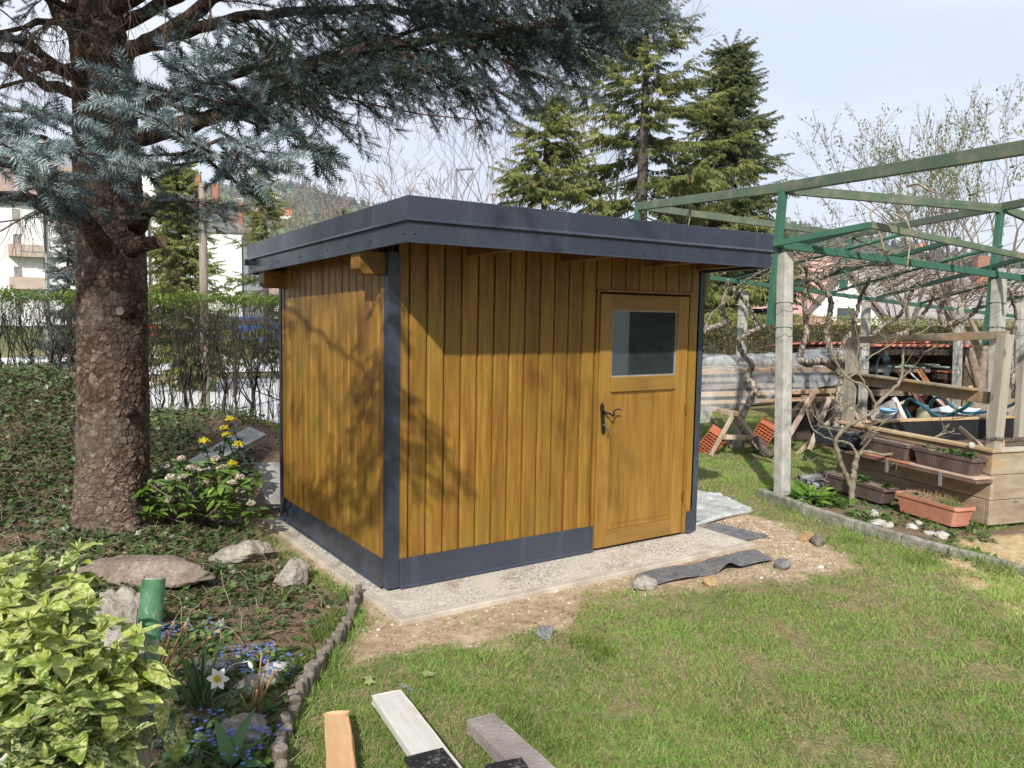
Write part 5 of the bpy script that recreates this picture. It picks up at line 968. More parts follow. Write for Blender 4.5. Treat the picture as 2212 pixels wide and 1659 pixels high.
soilm = simple('bark_mulch_soil', (.05, .032, .022), (.20, .14, .10), .95, 22, .8, 60, lo=.35, hi=.62)
b = MB(); b.grid(lambda s_, t: bf.p(.05+s_*(BL-.1), -.05-t*(BW-.1), .50-.10*s_+.06*fbm(np.array([s_*9]), np.array([t*14]), 1, 6)[0]), 30, 46); sl_ = b.build('soil', soilm, bed, True)
# wood frame above the bed
nearp, farp = bf.p(.07, -.08, 0), bf.p(BL-.06, -.06, 0)
def bpost(q, z0, z1, w=.10, lean=(0, 0)): b = MB(); b.t = random.random(); b.beam((q[0], q[1], z0), (q[0]+lean[0], q[1]+lean[1], z1), w, w, bf.u); return b.build('post', oldz, bed, bevel=.005)
bpost(nearp, .50, 1.72, .10, (.035, -.02)); bpost(bf.p(.13, -.16, 0), .45, 1.62, .09, (.03, -.01)); bpost(farp, .50, 1.60, .10, (.03, 0)); bpost(bf.p(.3, -1.0, 0), .4, 1.45, .09); bpost(bf.p(BL-.1, -2.6, 0), .4, 1.5, .09)
b = MB(); b.beam(farp+[-.03, -.02, 1.60], nearp+[.05, -.035, 1.715], .045, .075); b.build('rail', oldx, bed, bevel=.004)
b = MB(); b.beam(bf.p(BL-.1, -.12, 1.17), bf.p(.22, -.16, 1.13), .05, .11); b.build('rail', oldx, bed, bevel=.004)
b = MB(); b.beam(bf.p(BL-.1, -.06, 1.235), bf.p(.3, -.09, 1.20), .10, .022); b.build('rail', oldx, bed, bevel=.004)
b = MB(); b.beam(bf.p(.2, -.9, 1.08), bf.p(.2, -2.6, 1.08), .05, .06); b.build('rail', oldx, bed, bevel=.004); b = MB(); b.beam(bf.p(.3, -1.0, 1.42), bf.p(.3, -2.8, 1.42), .04, .05); b.build('rail', oldx, bed, bevel=.004)
b = MB(); b.tube([nearp+np.array([.075*cos(a), .075*sin(a), .76+.012*a/6.28+.01*sin(2*a)]) for a in np.linspace(0, 18.8, 46)], .003, 4)   # tie wire round the near post
b.build('tie_wire', simple('black_wire', (.015, .018, .018), rough=.5), bed)
b = MB(); q = bf.p(.20, .03, .715); b.lathe(q-[0, 0, .04], [(0, 0), (.02, 0), (.028, .015), (.028, .04), (.02, .05), (.008, .052), (0, .054)], 14); b.build('insulator', simple('white_ceramic', (.65, .62, .58), (.3, .28, .26), .35, 50), bed)
fm = simple('green_mesh_wire', (.012, .06, .05), rough=.5); fo = empty('mesh_fence', (0, 0, 0), 'dark green wire mesh fence panel standing behind the bed at the right edge', 'fence')
b = MB(); q0 = bf.p(.42, -1.05, .45); q1 = bf.p(.35, -3.1, .45); n = 26
for i in range(n+1): q = lerp(q0, q1, i/n); b.tube([q, q+[0, 0, 1.05]], .0035, 4)
for k in range(7): b.tube([q0+[0, 0, .05+k*.16], q1+[0, 0, .05+k*.16]], .0035, 4)
b.build('wire_mesh', fm, fo)
# plank ends and stakes on the soil
b = MB(); b.beam(bf.p(.45, -.55, .52), bf.p(.75, -.42, .78), .05, .03); tag(b.build('wood_stake', rim), 'pale wooden stake standing in the raised bed soil behind the near post', 'stake')
b = MB(); b.beam(bf.p(.5, -.75, .50), bf.p(.52, -.73, .68), .05, .03); tag(b.build('wood_stake', rim), 'short pale wood offcut upright in the raised bed soil', 'stake')
sawd = simple('wood_chips', (.42, .29, .15), (.60, .46, .28), .95, 60, .6); b = MB(); c0 = bf.p(1.35, -.3, .48)
b.grid(lambda s_, t: c0+np.array([.42*t*cos(s_*6.283), .28*t*sin(s_*6.283), .07*(1-t*t)+.02*vnoise(np.array([s_*9]), np.array([t*5]))[0]-.02]), 24, 6); tag(b.build('wood_chip_heap', sawd, smooth=True), 'small heap of pale wood chips inside the raised bed', 'wood chips')
# lettuces
lettm = leafm('red_lettuce', [(0, (.05, .012, .015)), (.6, (.13, .03, .035)), (1, (.16, .10, .04))], .5, .2); lettg = leafm('green_seedling', [(0, (.10, .17, .03)), (1, (.26, .36, .08))], .5, .3)
def rosette(name, label, cat, q, n, l, mt, seed, group=None, lean=.6, w=.45, parent=None, elev=(.1, 1.0)):
    g2 = np.random.default_rng(seed); T = leaf_t(1, w, 4, .25, .35); a = g2.random(n)*6.28; e = g2.uniform(*elev, n); D = np.stack([np.cos(a)*np.cos(e), np.sin(a)*np.cos(e), np.sin(e)], 1)
    V, F, t = scatter(T, np.array(q)+np.zeros((n, 3))+D*.01, scl(frames(D, g2.normal(0, .3, n)), l*g2.uniform(.5, 1.1, n)), g2.random(n)); o = bulk(name, V-np.array(q), F, mt, parent, t); o.location = q
    if not parent: tag(o, label, cat, group)
    return o
for i, (u, n_) in enumerate(((.75, -.75), (.55, -.95), (.9, -1.1))): rosette('red_lettuce', 'dark red lettuce plant growing in the raised bed behind the near post', 'lettuce', bf.p(u, -abs(n_), .50), 26, .13, lettm, 60+i, 'red lettuces')
for i, (u, n_) in enumerate(((.4, -.42), (.25, -.65), (.85, -.5))): rosette('seedling', 'tiny light green seedling in the raised bed soil', 'seedling', bf.p(u, -abs(n_), .51), 9, .06, lettg, 70+i, 'seedlings in the raised bed')
# ------------------------------------------------------------------ planters
brownp = simple('brown_plastic', (.085, .055, .05), (.14, .10, .09), .5, 6); blackp = simple('blue_black_plastic', (.02, .026, .034), (.04, .05, .065), .4, 14); terra = simple('terracotta_plastic', (.42, .17, .10), (.52, .25, .165), .6, 5); traym = simple('pale_pink_tray', (.45, .30, .23), (.52, .4, .33), .6, 5)
mul = simple('dry_mulch', (.10, .07, .05), (.42, .34, .26), .95, 30, .8, 60)
def planter(name, label, c_, u, L_, Wd, H, mt, soil=True, rimw=.014, ribs=0, relief=0, tray=None, group=None):
    o = empty(name, (0, 0, 0), label, 'planter', group); f = Frame(c_, u, (-u[1], u[0], 0)); b = MB()
    def ring(s_, z, e=0): a, w = L_/2*s_+e, Wd/2*s_+e; c = min(a, w)*.22; return [f.p(x, y, z) for x, y in ((-a+c, -w), (a-c, -w), (a, -w+c), (a, w-c), (a-c, w), (-a+c, w), (-a, w-c), (-a, -w+c))]
    R_ = [ring(.86, 0), ring(.965, H-.03), ring(1, H-.028, .006), ring(1, H, .006), ring(1, H, -rimw), ring(.95, H-.025, -.006), ring(.88, .02)]
    V = [q for r_ in R_ for q in r_]; F = [(i*8+k, i*8+(k+1) % 8, (i+1)*8+(k+1) % 8, (i+1)*8+k) for i in range(len(R_)-1) for k in range(8)]; b.add(V, F+[tuple(range(8))[::-1], tuple(len(R_)*8-8+k for k in range(8))])
    if ribs:
        for k in range(ribs):
            x = -L_*.43+L_*.86*k/(ribs-1)
            for s_ in (-1, 1): b.beam(f.p(x*.9, s_*Wd*.433, .02), f.p(x, s_*Wd*.485, H-.04), .006, .005)
    if relief:
        for k in range(relief):
            x = -L_*.4+L_*.8*k/(relief-1)
            for s_ in (-1, 1):
                b.tube([f.p(x+.022*cos(a), s_*(Wd*.462), H*.5+.03*sin(a)) for a in np.linspace(0, 5.2, 12)], .006, 5)
    b.build('box', mt, o)
    if soil:
        b = MB(); b.grid(lambda s_, t: f.p((s_-.5)*L_*.95, (t-.5)*Wd*.9, H-.022+.022*fbm(np.array([s_*16]), np.array([t*5]), 1, int(L_*99))[0]), 20, 6); b.build('soil', mul, o, True)
    if tray: b = MB(); f.box(b, -L_/2-.03, L_/2+.03, -Wd/2-.01, Wd/2+.01, -.028, -.004); b.build('tray', tray, o, bevel=.006)
    return f
shelf = empty('planter_shelf', (0, 0, 0), 'narrow board shelf fixed to the long side of the raised bed', 'shelf'); b = MB(); bf.box(b, -.02, BL+.02, .003, .20, .395, .418); b.build('board', simple('brown_shelf', (.12, .07, .05), (.19, .12, .09), .8, 5), shelf)
for u in (.35, 1.0, 1.7): b = MB(); bf.box(b, u, u+.03, .19, .204, .30, .43); bf.box(b, u, u+.03, .003, .19, .37, .393); b.build('bracket', tin, shelf)
p1 = planter('window_box', 'long brown window box with strawberry plants on the shelf near the bed corner', bf.p(.38, .10, .45), bf.u, .70, .17, .155, brownp, ribs=22, tray=traym)
p2 = planter('window_box', 'dark brown window box with dry mulch in the middle of the shelf', bf.p(1.10, .10, .45), bf.u, .66, .17, .16, brownp, ribs=8, tray=terra)
p3 = planter('window_box', 'blue black window box with scroll relief at the far end of the shelf', bf.p(1.83, .12, .45), bf.u, .62, .19, .17, blackp, relief=7)
p4 = planter('planter_box', 'long dark brown trough on the ground at the far end of the raised bed', bf.p(1.35, .24, .0)+[0, 0, .0], bf.u, .95, .19, .16, brownp)
p5 = planter('planter_box', 'terracotta coloured trough on the ground below the near window box', bf.p(.36, .26, .0), bf.u, .72, .23, .18, terra)
strawm = leafm('strawberry_leaf', [(0, (.03, .07, .018)), (.6, (.08, .16, .035)), (1, (.15, .24, .06))], .5, .3); dry = leafm('dry_grass', [(0, (.20, .13, .07)), (.6, (.40, .30, .18)), (1, (.52, .44, .28))], .8, .3); grs = leafm('grass_tuft', [(0, (.06, .11, .02)), (.6, (.14, .22, .04)), (1, (.26, .33, .08))], .6, .3)
for i, (f, x, n, l) in enumerate(((p1, -.22, 16, .085), (p1, -.05, 14, .08), (p1, .08, 9, .07), (p1, .25, 5, .06), (p4, .05, 22, .09), (p4, -.1, 16, .08), (p4, -.4, 12, .07), (p5, .2, 10, .06))):
    hh = .155 if f is p1 else .16; rosette('strawberry_plant', 'small leafy strawberry plant growing in a trough by the raised bed', 'strawberry plant', f.p(x, 0, hh), n, l, strawm, 80+i, 'strawberry plants', w=.7)
BLT = np.array([(-.5, 0, 0), (.5, 0, 0), (.32, .03, .55), (-.3, .03, .5), (.05, .14, 1.0)]); BLF = np.array([(0, 1, 2), (0, 2, 3), (3, 2, 4)])
def blades(pos, h, w, lean, g2): n = len(pos); a = g2.random(n)*6.28; up_ = nrm(np.stack([np.cos(a)*lean*g2.random(n), np.sin(a)*lean*g2.random(n), np.ones(n)], 1)); b_ = g2.random(n)*6.28; X_ = nrm(np.cross(up_, np.stack([np.cos(b_), np.sin(b_), np.zeros(n)], 1))); Y_ = np.cross(up_, X_); return np.stack([X_*w[:, None], Y_*h[:, None]*2.2, up_*h[:, None]], 2)
def tuft(name, label, cat, q, n, rad, h, mt, seed, lean=.7, w=.004, group=None, parent=None):
    g2 = np.random.default_rng(seed); a = g2.random(n)*6.28; r_ = rad*np.sqrt(g2.random(n)); p_ = np.stack([r_*np.cos(a), r_*np.sin(a), np.zeros(n)], 1); hh = h*g2.uniform(.5, 1.2, n)
    V, F, t = scatter((BLT, BLF), p_, blades(p_, hh, np.full(n, w), lean, g2), g2.random(n)); o = bulk(name, V, F, mt, parent, t); o.location = q
    if label: tag(o, label, cat, group)
    return o
tuft('grass_tuft', 'green grass growing in the near end of the terracotta trough', 'grass', p5.p(-.18, 0, .165), 130, .10, .085, grs, 1); tuft('dry_grass', 'dry straw spilling over the side of the terracotta trough', 'dry grass', p5.p(.02, -.05, .165), 220, .15, .085, dry, 2, 2.2, .003)
tuft('dry_grass', 'wispy dry weeds in the far end of the terracotta trough', 'dry grass', p5.p(.24, 0, .165), 120, .10, .07, dry, 3, 1.6, .003)
# ------------------------------------------------------------------ the narrow bed with its kerb
kerbm = simple('mossy_kerb_concrete', (.13, .13, .10), (.34, .325, .28), .95, 14, .6, 70)
kp = CURB+[(4.17, -2.3)]
kb = MB(); side = 0
o = empty('concrete_kerb', (0, 0, 0), 'low mossy concrete kerb edging the narrow bed beside the lawn', 'kerb')
for i in range(len(kp)-1): b = MB(); b.beam((*kp[i], .012-.01*i), (*(np.array(kp[i+1])-(np.array(kp[i+1])-kp[i])*.01), .012-.01*(i+1)), .07, .15); b.build('kerb_stone', kerbm, o, bevel=.012)
kr = [(4.45, .63), (4.83, .75)]
stm = simple('bare_branch', (.13, .11, .075), (.25, .22, .16), .8, 12); budm = leafm('opening_bud', [(0, (.22, .30, .09)), (.6, (.42, .48, .2)), (1, (.55, .58, .36))], .6, .4)
sh_ = empty('bare_shrub', (0, 0, 0), 'small bare branched tree with opening pale green buds in front of the raised bed', 'shrub'); b = MB(); D = 8.15; dp = lambda L_: [P(x, y, D+dd) for x, y, dd in L_]
BR = [([(1838, 1090, 0), (1842, 1050, 0), (1846, 1010, 0), (1852, 985, 0)], .045, .032), ([(1838, 1050, .02), (1825, 1020, .0), (1812, 985, -.05), (1805, 950, -.08), (1825, 925, -.1), (1860, 905, -.1), (1885, 890, -.12), (1890, 870, -.12), (1870, 835, -.15), (1830, 815, -.15), (1800, 770, -.15), (1785, 730, -.2)], .034, .010), ([(1888, 880, -.1), (1930, 840, -.05), (1945, 820, -.05), (1950, 780, 0), (1955, 735, 0), (1985, 720, 0), (2020, 700, 0)], .026, .006), ([(1850, 985, 0), (1870, 975, -.05), (1915, 982, -.1), (1980, 968, -.15), (2020, 945, -.2), (2060, 930, -.2)], .026, .007), ([(1852, 985, 0), (1840, 962, 0), (1825, 955, 0), (1795, 950, -.05), (1760, 930, -.1), (1745, 900, -.1), (1740, 870, -.1)], .018, .005), ([(1800, 945, -.05), (1780, 915, -.05), (1760, 900, -.05), (1750, 865, -.1)], .01, .004), ([(1830, 815, -.15), (1860, 800, -.15), (1880, 770, -.15), (1935, 735, -.1), (1940, 690, -.1)], .012, .004), ([(1870, 835, -.15), (1850, 790, -.15), (1855, 740, -.15), (1845, 700, -.15)], .011, .004), ([(1945, 820, -.05), (1975, 790, 0), (2000, 760, 0), (2035, 745, 0)], .013, .004), ([(1955, 735, 0), (1965, 700, 0), (1960, 655, 0)], .008, .003), ([(1980, 968, -.15), (2020, 985, -.2), (2080, 1000, -.2), (2140, 1003, -.2)], .010, .004), ([(1915, 982, -.1), (1960, 990, -.15), (2000, 1003, -.2)], .008, .003), ([(2020, 945, -.2), (2045, 925, -.2), (2065, 890, -.2)], .008, .003), ([(1985, 965, -.15), (2005, 985, -.2), (2035, 1000, -.2)], .007, .003), ([(1790, 1040, 0), (1770, 1030, 0), (1740, 985, 0)], .006, .003), ([(1860, 905, -.1), (1880, 930, -.1), (1900, 935, -.1)], .008, .004), ([(1850, 985, 0), (1880, 950, 0), (1905, 915, 0), (1940, 890, 0)], .012, .004), ([(1860, 960, 0), (1875, 930, 0), (1865, 900, 0)], .007, .003)]
for pts, a, c_ in BR: q = spline(dp(pts), len(pts)*6); b.tube(q+rng.normal(size=q.shape)*.004, np.linspace(a*.75, c_*.9, len(q))*(1+.08*rng.normal(size=len(q))), 8)
sb_ = b.build('branches', stm, sh_, True); seg = []; tips = []; g = random.Random(6)
for pts, a, c_ in BR[1:]:
    q = spline(dp(pts), 30)
    for _ in range(3): i = g.randint(8, 29); grow(q[i], (g.gauss(0, 1), g.gauss(0, 1), g.uniform(-.1, .8)), g.uniform(.1, .3), .005, 1, seg, tips, .3, .5, (1, 2), .5, .1, 3, g)
V, F = segs_mesh(seg, 4); bulk('twigs', V, F, stm, sh_)
tp = [P(x, y, D+dd) for x, y, dd in ((1945, 735, 0), (2060, 930, -.2), (2065, 885, -.2), (1850, 880, -.1), (2030, 1000, -.2), (1960, 975, -.15), (1890, 940, -.1), (1990, 960, -.2), (1975, 985, -.2), (1820, 925, -.1), (2045, 925, -.2), (1935, 715, 0))]+[t[0] for t in tips[:14]]
T = leaf_t(1, .45, 3, .3, .1); pb = np.repeat(np.array(tp), 6, 0); n = len(pb); dd = nrm(rng.normal(size=(n, 3))*.7+[0, 0, .8]); V, F, t = scatter(T, pb, scl(frames(dd), rng.uniform(.025, .055, n)), rng.random(n)); bulk('buds', V, F, budm, sh_, t)
# plants in the narrow bed
ramsm = leafm('fresh_broad_leaf', [(0, (.06, .13, .015)), (.5, (.14, .26, .03)), (1, (.28, .42, .07))], .45, .35); fmn = leafm('forget_me_not_leaf', [(0, (.06, .12, .03)), (1, (.18, .28, .08))], .6, .3); bluef = leafm('blue_petal', [(0, (.10, .17, .55)), (1, (.25, .36, .80))], .6, .3)
def clump(name, label, cat, q, n, rad, l, mt, seed, w=.3, group=None, elev=(.2, 1.2), fl=None, nf=0, fh=.12, fs=.012):
    g2 = np.random.default_rng(seed); T = leaf_t(1, w, 5, .2, .5); a = g2.random(n)*6.28; r_ = rad*np.sqrt(g2.random(n)); p_ = np.stack([r_*np.cos(a), r_*np.sin(a), 0*a], 1); a2 = a+g2.normal(0, .9, n); e = g2.uniform(*elev, n); D_ = np.stack([np.cos(a2)*np.cos(e), np.sin(a2)*np.cos(e), np.sin(e)], 1)
    o = empty(name, q, label, cat, group); V, F, t = scatter(T, p_, scl(frames(D_, g2.normal(0, .35, n)), l*g2.uniform(.5, 1.15, n)), g2.random(n)); bulk('foliage', V, F, mt, o, t)
    if nf:
        T2 = leaf_t(1, .9, 2, .1, .1); p_ = np.repeat(np.stack([*(rad*.95*np.sqrt(g2.random(nf))*np.array([np.cos(aa := g2.random(nf)*6.28), np.sin(aa)])), fh*g2.uniform(.6, 1.1, nf)], 1), 5, 0); k = len(p_); b5 = np.tile(np.arange(5)*1.2566, nf)
        D_ = np.stack([np.cos(b5), np.sin(b5), np.full(k, .25)], 1); V, F, t = scatter(T2, p_, scl(frames(D_), np.full(k, fs)), g2.random(k)); bulk('flowers', V, F, fl, o, t)
    return o
def gz(x, y, z=0): q = G(x, y, z); return np.array([q[0], q[1], float(gh(q[0], q[1]))])
clump('leafy_clump', 'lush bright green broad leaved clump at the foot of the concrete post', 'plant', gz(1745, 1068), 170, .30, .20, ramsm, 1, .28, None, (.15, 1.0)); clump('leafy_clump', 'smaller darker green broad leaved clump left of the bare shrub base', 'plant', gz(1802, 1082), 50, .16, .14, strawm, 2, .5, None, (.1, .8))
clump('forget_me_not', 'blue flowering forget me not clump right of the bare shrub base', 'forget-me-not', gz(1878, 1108), 120, .18, .09, fmn, 3, .35, None, (.2, 1.2), bluef, 16, .11, .011); clump('forget_me_not', 'few blue forget me nots beside the bright green clump', 'forget-me-not', gz(1722, 1090), 40, .10, .08, fmn, 4, .35, None, (.2, 1.2), bluef, 7, .10, .011)
for i, (x, y, n, r_) in enumerate(((1900, 1085, 60, .2), (1950, 1098, 70, .2), (1985, 1115, 60, .18), (2000, 1140, 40, .15), (2060, 1130, 60, .18), (2090, 1155, 70, .2), (1930, 1125, 40, .15), (2030, 1175, 60, .2), (1860, 1130, 30, .12), (2060, 1190, 60, .18), (2110, 1195, 40, .15))): clump('weed_patch', 'low green weeds growing in the narrow kerbed bed below the troughs', 'weeds', gz(x, y), n, r_, .06, strawm, 10+i, .6, 'low weeds in the kerbed bed')
clump('tulip', 'single broad light green tulip leaves in the kerbed bed before the terracotta trough', 'tulip leaves', gz(1985, 1118), 5, .03, .15, ramsm, 40, .3, None, (.5, 1.1))
# ------------------------------------------------------------------ stones
def rockm(name, a, b_, c_, lich=None): 
    m_ = NT(name); v = m_.co(); n1 = m_.noise(v, 5, 6, .65); n2 = m_.noise(v, 38, 5, .7); c = m_.ramp(m_.math('ADD', m_.math('MULTIPLY', n1, .6), m_.math('MULTIPLY', n2, .4)), [(.34, a), (.5, b_), (.66, c_)]); m_.set(Base_Color=c, Roughness=.92); m_.bump(m_.math('ADD', n2, m_.math('MULTIPLY', n1, .6)), .8, .03); return m_.m
limest = rockm('pale_limestone', (.17, .145, .115), (.36, .325, .28), (.52, .49, .44)); grayst = rockm('grey_stone', (.09, .092, .095), (.21, .21, .21), (.36, .36, .36)); tanst = rockm('tan_stone', (.30, .18, .08), (.45, .30, .15), (.55, .41, .25)); dkst = rockm('rough_brown_stone', (.10, .08, .065), (.22, .185, .16), (.40, .36, .32)); whst = rockm('white_stone', (.30, .28, .25), (.50, .48, .44), (.62, .60, .56))
def rock(label, q, s_, mt, seed, rz=0., sub=4, rough=.34, flat=1.0, name='stone', group=None):
    bmh = bmesh.new(); bmesh.ops.create_icosphere(bmh, subdivisions=sub+1, radius=1); g2 = np.random.default_rng(seed); C_ = nrm(g2.normal(size=(14, 3))); O_ = g2.uniform(.45, .92, 14); V = np.array([v.co[:] for v in bmh.verts])
    for c_, o_ in zip(C_, O_):       # chop flat faces off the sphere, then roughen
        d_ = V@c_-o_; V = V-np.maximum(d_, 0)[:, None]*c_*.92
    n_ = (fbm(V[:, 0]*2.2+V[:, 2]*1.3+50, V[:, 1]*2.2-V[:, 2]+50, 1.3, seed)-.5)*rough+(vnoise(V[:, 0]*9+V[:, 2]*5+90, V[:, 1]*9+90+V[:, 2]*4, 1, seed)-.5)*rough*.35+(vnoise(V[:, 0]*22+V[:, 2]*15+90, V[:, 1]*22+90-V[:, 2]*9, 1, seed+4)-.5)*rough*.16; V = V*(1+n_)[:, None]
    V = V*np.array(s_); V[:, 2] = np.where(V[:, 2] < -s_[2]*.55, -s_[2]*.55+(V[:, 2]+s_[2]*.55)*.2, V[:, 2])
    for v, c_ in zip(bmh.verts, V): v.co = c_
    m_ = bpy.data.meshes.new(name); bmh.to_mesh(m_); bmh.free(); m_.materials.append(mt)
    for p_ in m_.polygons: p_.use_smooth = True
    o = lk(bpy.data.objects.new(name, m_)); o.location = (q[0], q[1], q[2]+s_[2]*.5); o.rotation_euler = (0, 0, rz); return tag(o, label, 'stone', group)
import bmesh
rock('round tan stone touching a grey stone on the gravel beside the lawn', gz(1742, 1161), (.085, .065, .058), tanst, 1, .3, rough=.12); rock('pointed grey brown stone beside the round tan stone', gz(1766, 1168), (.095, .08, .088), dkst, 2, .8, rough=.22)
rock('smooth blue grey stone at the right end of the dimpled black mat', gz(1690, 1222), (.088, .06, .058), grayst, 3, .6, rough=.15); rock('two toned rounded stone in front of the arched black mat', gz(1532, 1257), (.075, .055, .05), tanst, 14, .4, rough=.2)
rock('rough tan stone weighing down the left end of the black mat', gz(1386, 1266), (.125, .07, .062), limest, 5, 0, rough=.25); rock('small sharp grey stone lying alone on the bare soil edge of the lawn', gz(1176, 1370), (.062, .05, .06), grayst, 6, .5)
for i, (x, y, a, h) in enumerate(((1893, 1128, .13, .05), (1920, 1134, .06, .045), (1968, 1140, .07, .04), (2010, 1150, .075, .04), (2037, 1156, .10, .055), (1890, 1108, .06, .07), (1985, 1128, .05, .03))): rock('white stone lying in the kerbed bed in front of the troughs', gz(x, y), (a*.8, a*.45, h*.8), whst, 20+i, -.9, rough=.35, group='white stones in the kerbed bed')
rock('flat grey stone half sunk in the lawn before the kerb', gz(1985, 1172), (.06, .05, .03), grayst, 31); rock('small brown stone at the foot of the raised bed corner', gz(2088, 1120), (.09, .05, .04), limest, 32)
# black plastic gutter pieces lying behind the kerbed bed
pm_ = simple('grey_plastic_pipe', (.12, .13, .14), (.22, .23, .24), .5, 5)
for i, (x0, y0_, x1, y1_) in enumerate(((1725, 1033, 1795, 1030), (1740, 1042, 1800, 1040), (1752, 1050, 1800, 1048))):
    a, c_ = gz(x0, y0_), gz(x1, y1_); b = MB(); b.tube([a+[0, 0, .04], c_+[0, 0, .04]], .035, 12, False); tag(b.build('plastic_pipe', pm_, smooth=True, thick=.004), 'grey plastic pipe lying on the ground behind the concrete post', 'pipe', 'grey pipes on the ground')
# ------------------------------------------------------------------ open tool shelter with corrugated roof
ho = P(1885, 905, 13.2); ho[2] = 0; he_ = P(2078, 890, 13.6); he_[2] = 0; hu = nrm(he_-ho); hf = Frame(ho, hu, np.array([hu[1], -hu[0], 0])); HL = np.linalg.norm(he_-ho)
if hf.n@(CAMP-ho) < 0: hf = Frame(ho, hu, -hf.n)
ht = empty('tool_shelter', (0, 0, 0), 'low open fronted tool shelter with red corrugated roof and dark inside', 'shelter'); dkw = simple('dark_shelter_wood', (.03, .02, .016), (.075, .05, .04), .9, 4); corr = simple('red_corrugated_sheet', (.34, .10, .06), (.50, .20, .14), .7, 4)
zr = 1.42
b = MB(); hf.box(b, -.9, HL+.02, -1.3, -1.27, 0, zr-.2); b.build('back_wall', dkw, ht); b = MB(); hf.box(b, HL-.03, HL, -1.27, 0, 0, zr-.08); b.build('side_wall', simple('rust_brown_board', (.06, .025, .018), (.13, .06, .04), .8, 3), ht); b = MB(); hf.box(b, -.93, -.9, -1.27, 0, 0, zr-.1); b.build('side_wall', dkw, ht)
b = MB(); hf.box(b, -.95, HL+.03, -.02, .04, zr-.16, zr-.03); b.build('front_beam', dkw, ht)
def corrug(u0, u1, n0, n1, z0, z1): 
    b = MB(); b.grid(lambda s_, t: hf.p(u0+(u1-u0)*s_, n0+(n1-n0)*t, z0+(z1-z0)*t+.022*sin((u0+(u1-u0)*s_)*2*pi/.13)), int((u1-u0)/.13*8), 2); return b.build('corrugated_sheet', corr, ht, True, thick=.006)
corrug(-.05, HL+.06, .12, -1.45, zr, zr-.14); corrug(-1.05, -.02, -.35, -1.6, zr+.01, zr-.10); corrug(.45, HL*.85, -.5, -1.3, zr+.04, zr-.02)
for z in (.95, .55): b = MB(); hf.box(b, -.5, HL*.75, -.35, -.28, z, z+.11); b.build('shelf', timg, ht)
b = MB(); hf.box(b, HL-.55, HL-.02, -.1, .02, .86, .98); b.build('shelf', dkw, ht)
def plank(name, label, cat, a, c_, w, h, mt, upv=(0, 0, 1), bevel=.003): b = MB(); b.t = random.random(); b.beam(a, c_, w, h, upv); return tag(b.build(name, mt, bevel=bevel), label, cat)
orw = simple('orange_stained_board', (.28, .11, .035), (.42, .19, .07), .6, 8, .2); alu = simple('white_metal_rail', (.55, .57, .60), rough=.3, metal=.3)
plank('leaning_board', 'orange stained board leaning inside the tool shelter', 'board', hf.p(HL*.80, .35, .02), hf.p(HL*.55, -.5, 1.32), .10, .03, orw, hf.n); plank('leaning_board', 'dark red brown board leaning left of the orange board', 'board', hf.p(HL*.58, .40, .02), hf.p(HL*.36, -.5, 1.2), .09, .03, simple('dark_red_board', (.09, .035, .028), (.16, .07, .055), .7, 6), hf.n)
plank('metal_rail', 'thin white metal rail leaning between two boards in the tool shelter', 'rail', hf.p(HL*.88, .45, .0), hf.p(HL*.48, -.2, .95), .03, .02, alu, hf.n); plank('leaning_board', 'short pale board leaning at the right end of the tool shelter', 'board', hf.p(HL+.18, .3, .0), hf.p(HL+.08, .05, .75), .08, .02, timb, hf.n); plank('leaning_board', 'stubby pale wood piece leaning beside the orange board', 'board', hf.p(HL*.66, .5, .0), hf.p(HL*.78, .1, .62), .07, .05, timb, hf.n)
plank('metal_rail', 'white rail leaning on the outer right side of the tool shelter', 'rail', hf.p(HL+.25, .4, .0), hf.p(HL+.16, .15, .55), .05, .02, alu, hf.n); plank('garden_tool', 'orange red tool handle lying on the shelter shelf', 'tool handle', hf.p(HL*.66, .05, 1.00), hf.p(HL*.95, .02, .95), .025, .02, simple('orange_paint', (.55, .12, .05), rough=.5))
hand = simple('pale_handle', (.42, .32, .2), (.5, .4, .28), .6, 9)
for i, (u, z) in enumerate(((.45, 1.08), (.60, 1.05), (.30, 1.06), (.80, 1.10), (.95, 1.06))): b = MB(); b.tube([hf.p(u*HL*.8, .12, z), hf.p(u*HL*.8-.05, -.9, z-.02)], .017, 8); tag(b.build('garden_tool', simple('green_handle', (.16, .24, .2), (.3, .36, .3), .6, 7), smooth=True), 'tool handle end sticking out over the shelter shelf', 'tool handle', 'tool handles on the shelter shelf')
b = MB(); c0 = hf.p(.05, .06, 1.05)
for i in range(7): b.tube([c0+hf.u*(.10+.02*i)*sin(a)*.6+np.array([0, 0, (.17+.012*i)*cos(a)])+hf.n*(.01*i) for a in np.linspace(0, 6.28, 26)], .006, 5)
tag(b.build('wire_coil', simple('blue_grey_cable', (.05, .10, .13), rough=.5), smooth=True), 'coil of blue grey cable hanging at the left of the tool shelter', 'cable')
wb = simple('white_bucket_plastic', (.60, .59, .55), (.70, .69, .66), .5, 4); blu = simple('pale_blue_plastic', (.22, .42, .72), rough=.45)
def bucket(label, q, r_, h, mt, tilt=(0, 0, 1), name='bucket', handle=True):
    b = MB(); t = nrm(np.array(tilt, float)); o = empty(name, (0, 0, 0), label, 'bucket'); b.lathe(q, [(r_*.78, 0), (r_*.98, h*.86), (r_*1.05, h*.87), (r_*1.05, h), (r_*.98, h), (r_*.95, h*.88), (r_*.76, .01), (0, .01)], 22, t); b.build('body', mt, o, True)
    if handle: b = MB(); Bf = frames(t[None])[0]; b.tube([q+t*h*.9+Bf[:, 1]*r_*1.04*cos(a)+Bf[:, 2]*r_*.9*sin(a)-t*sin(a)*.06 for a in np.linspace(0, pi, 14)], .004, 5); b.build('handle', tin, o)
D1 = 11.2
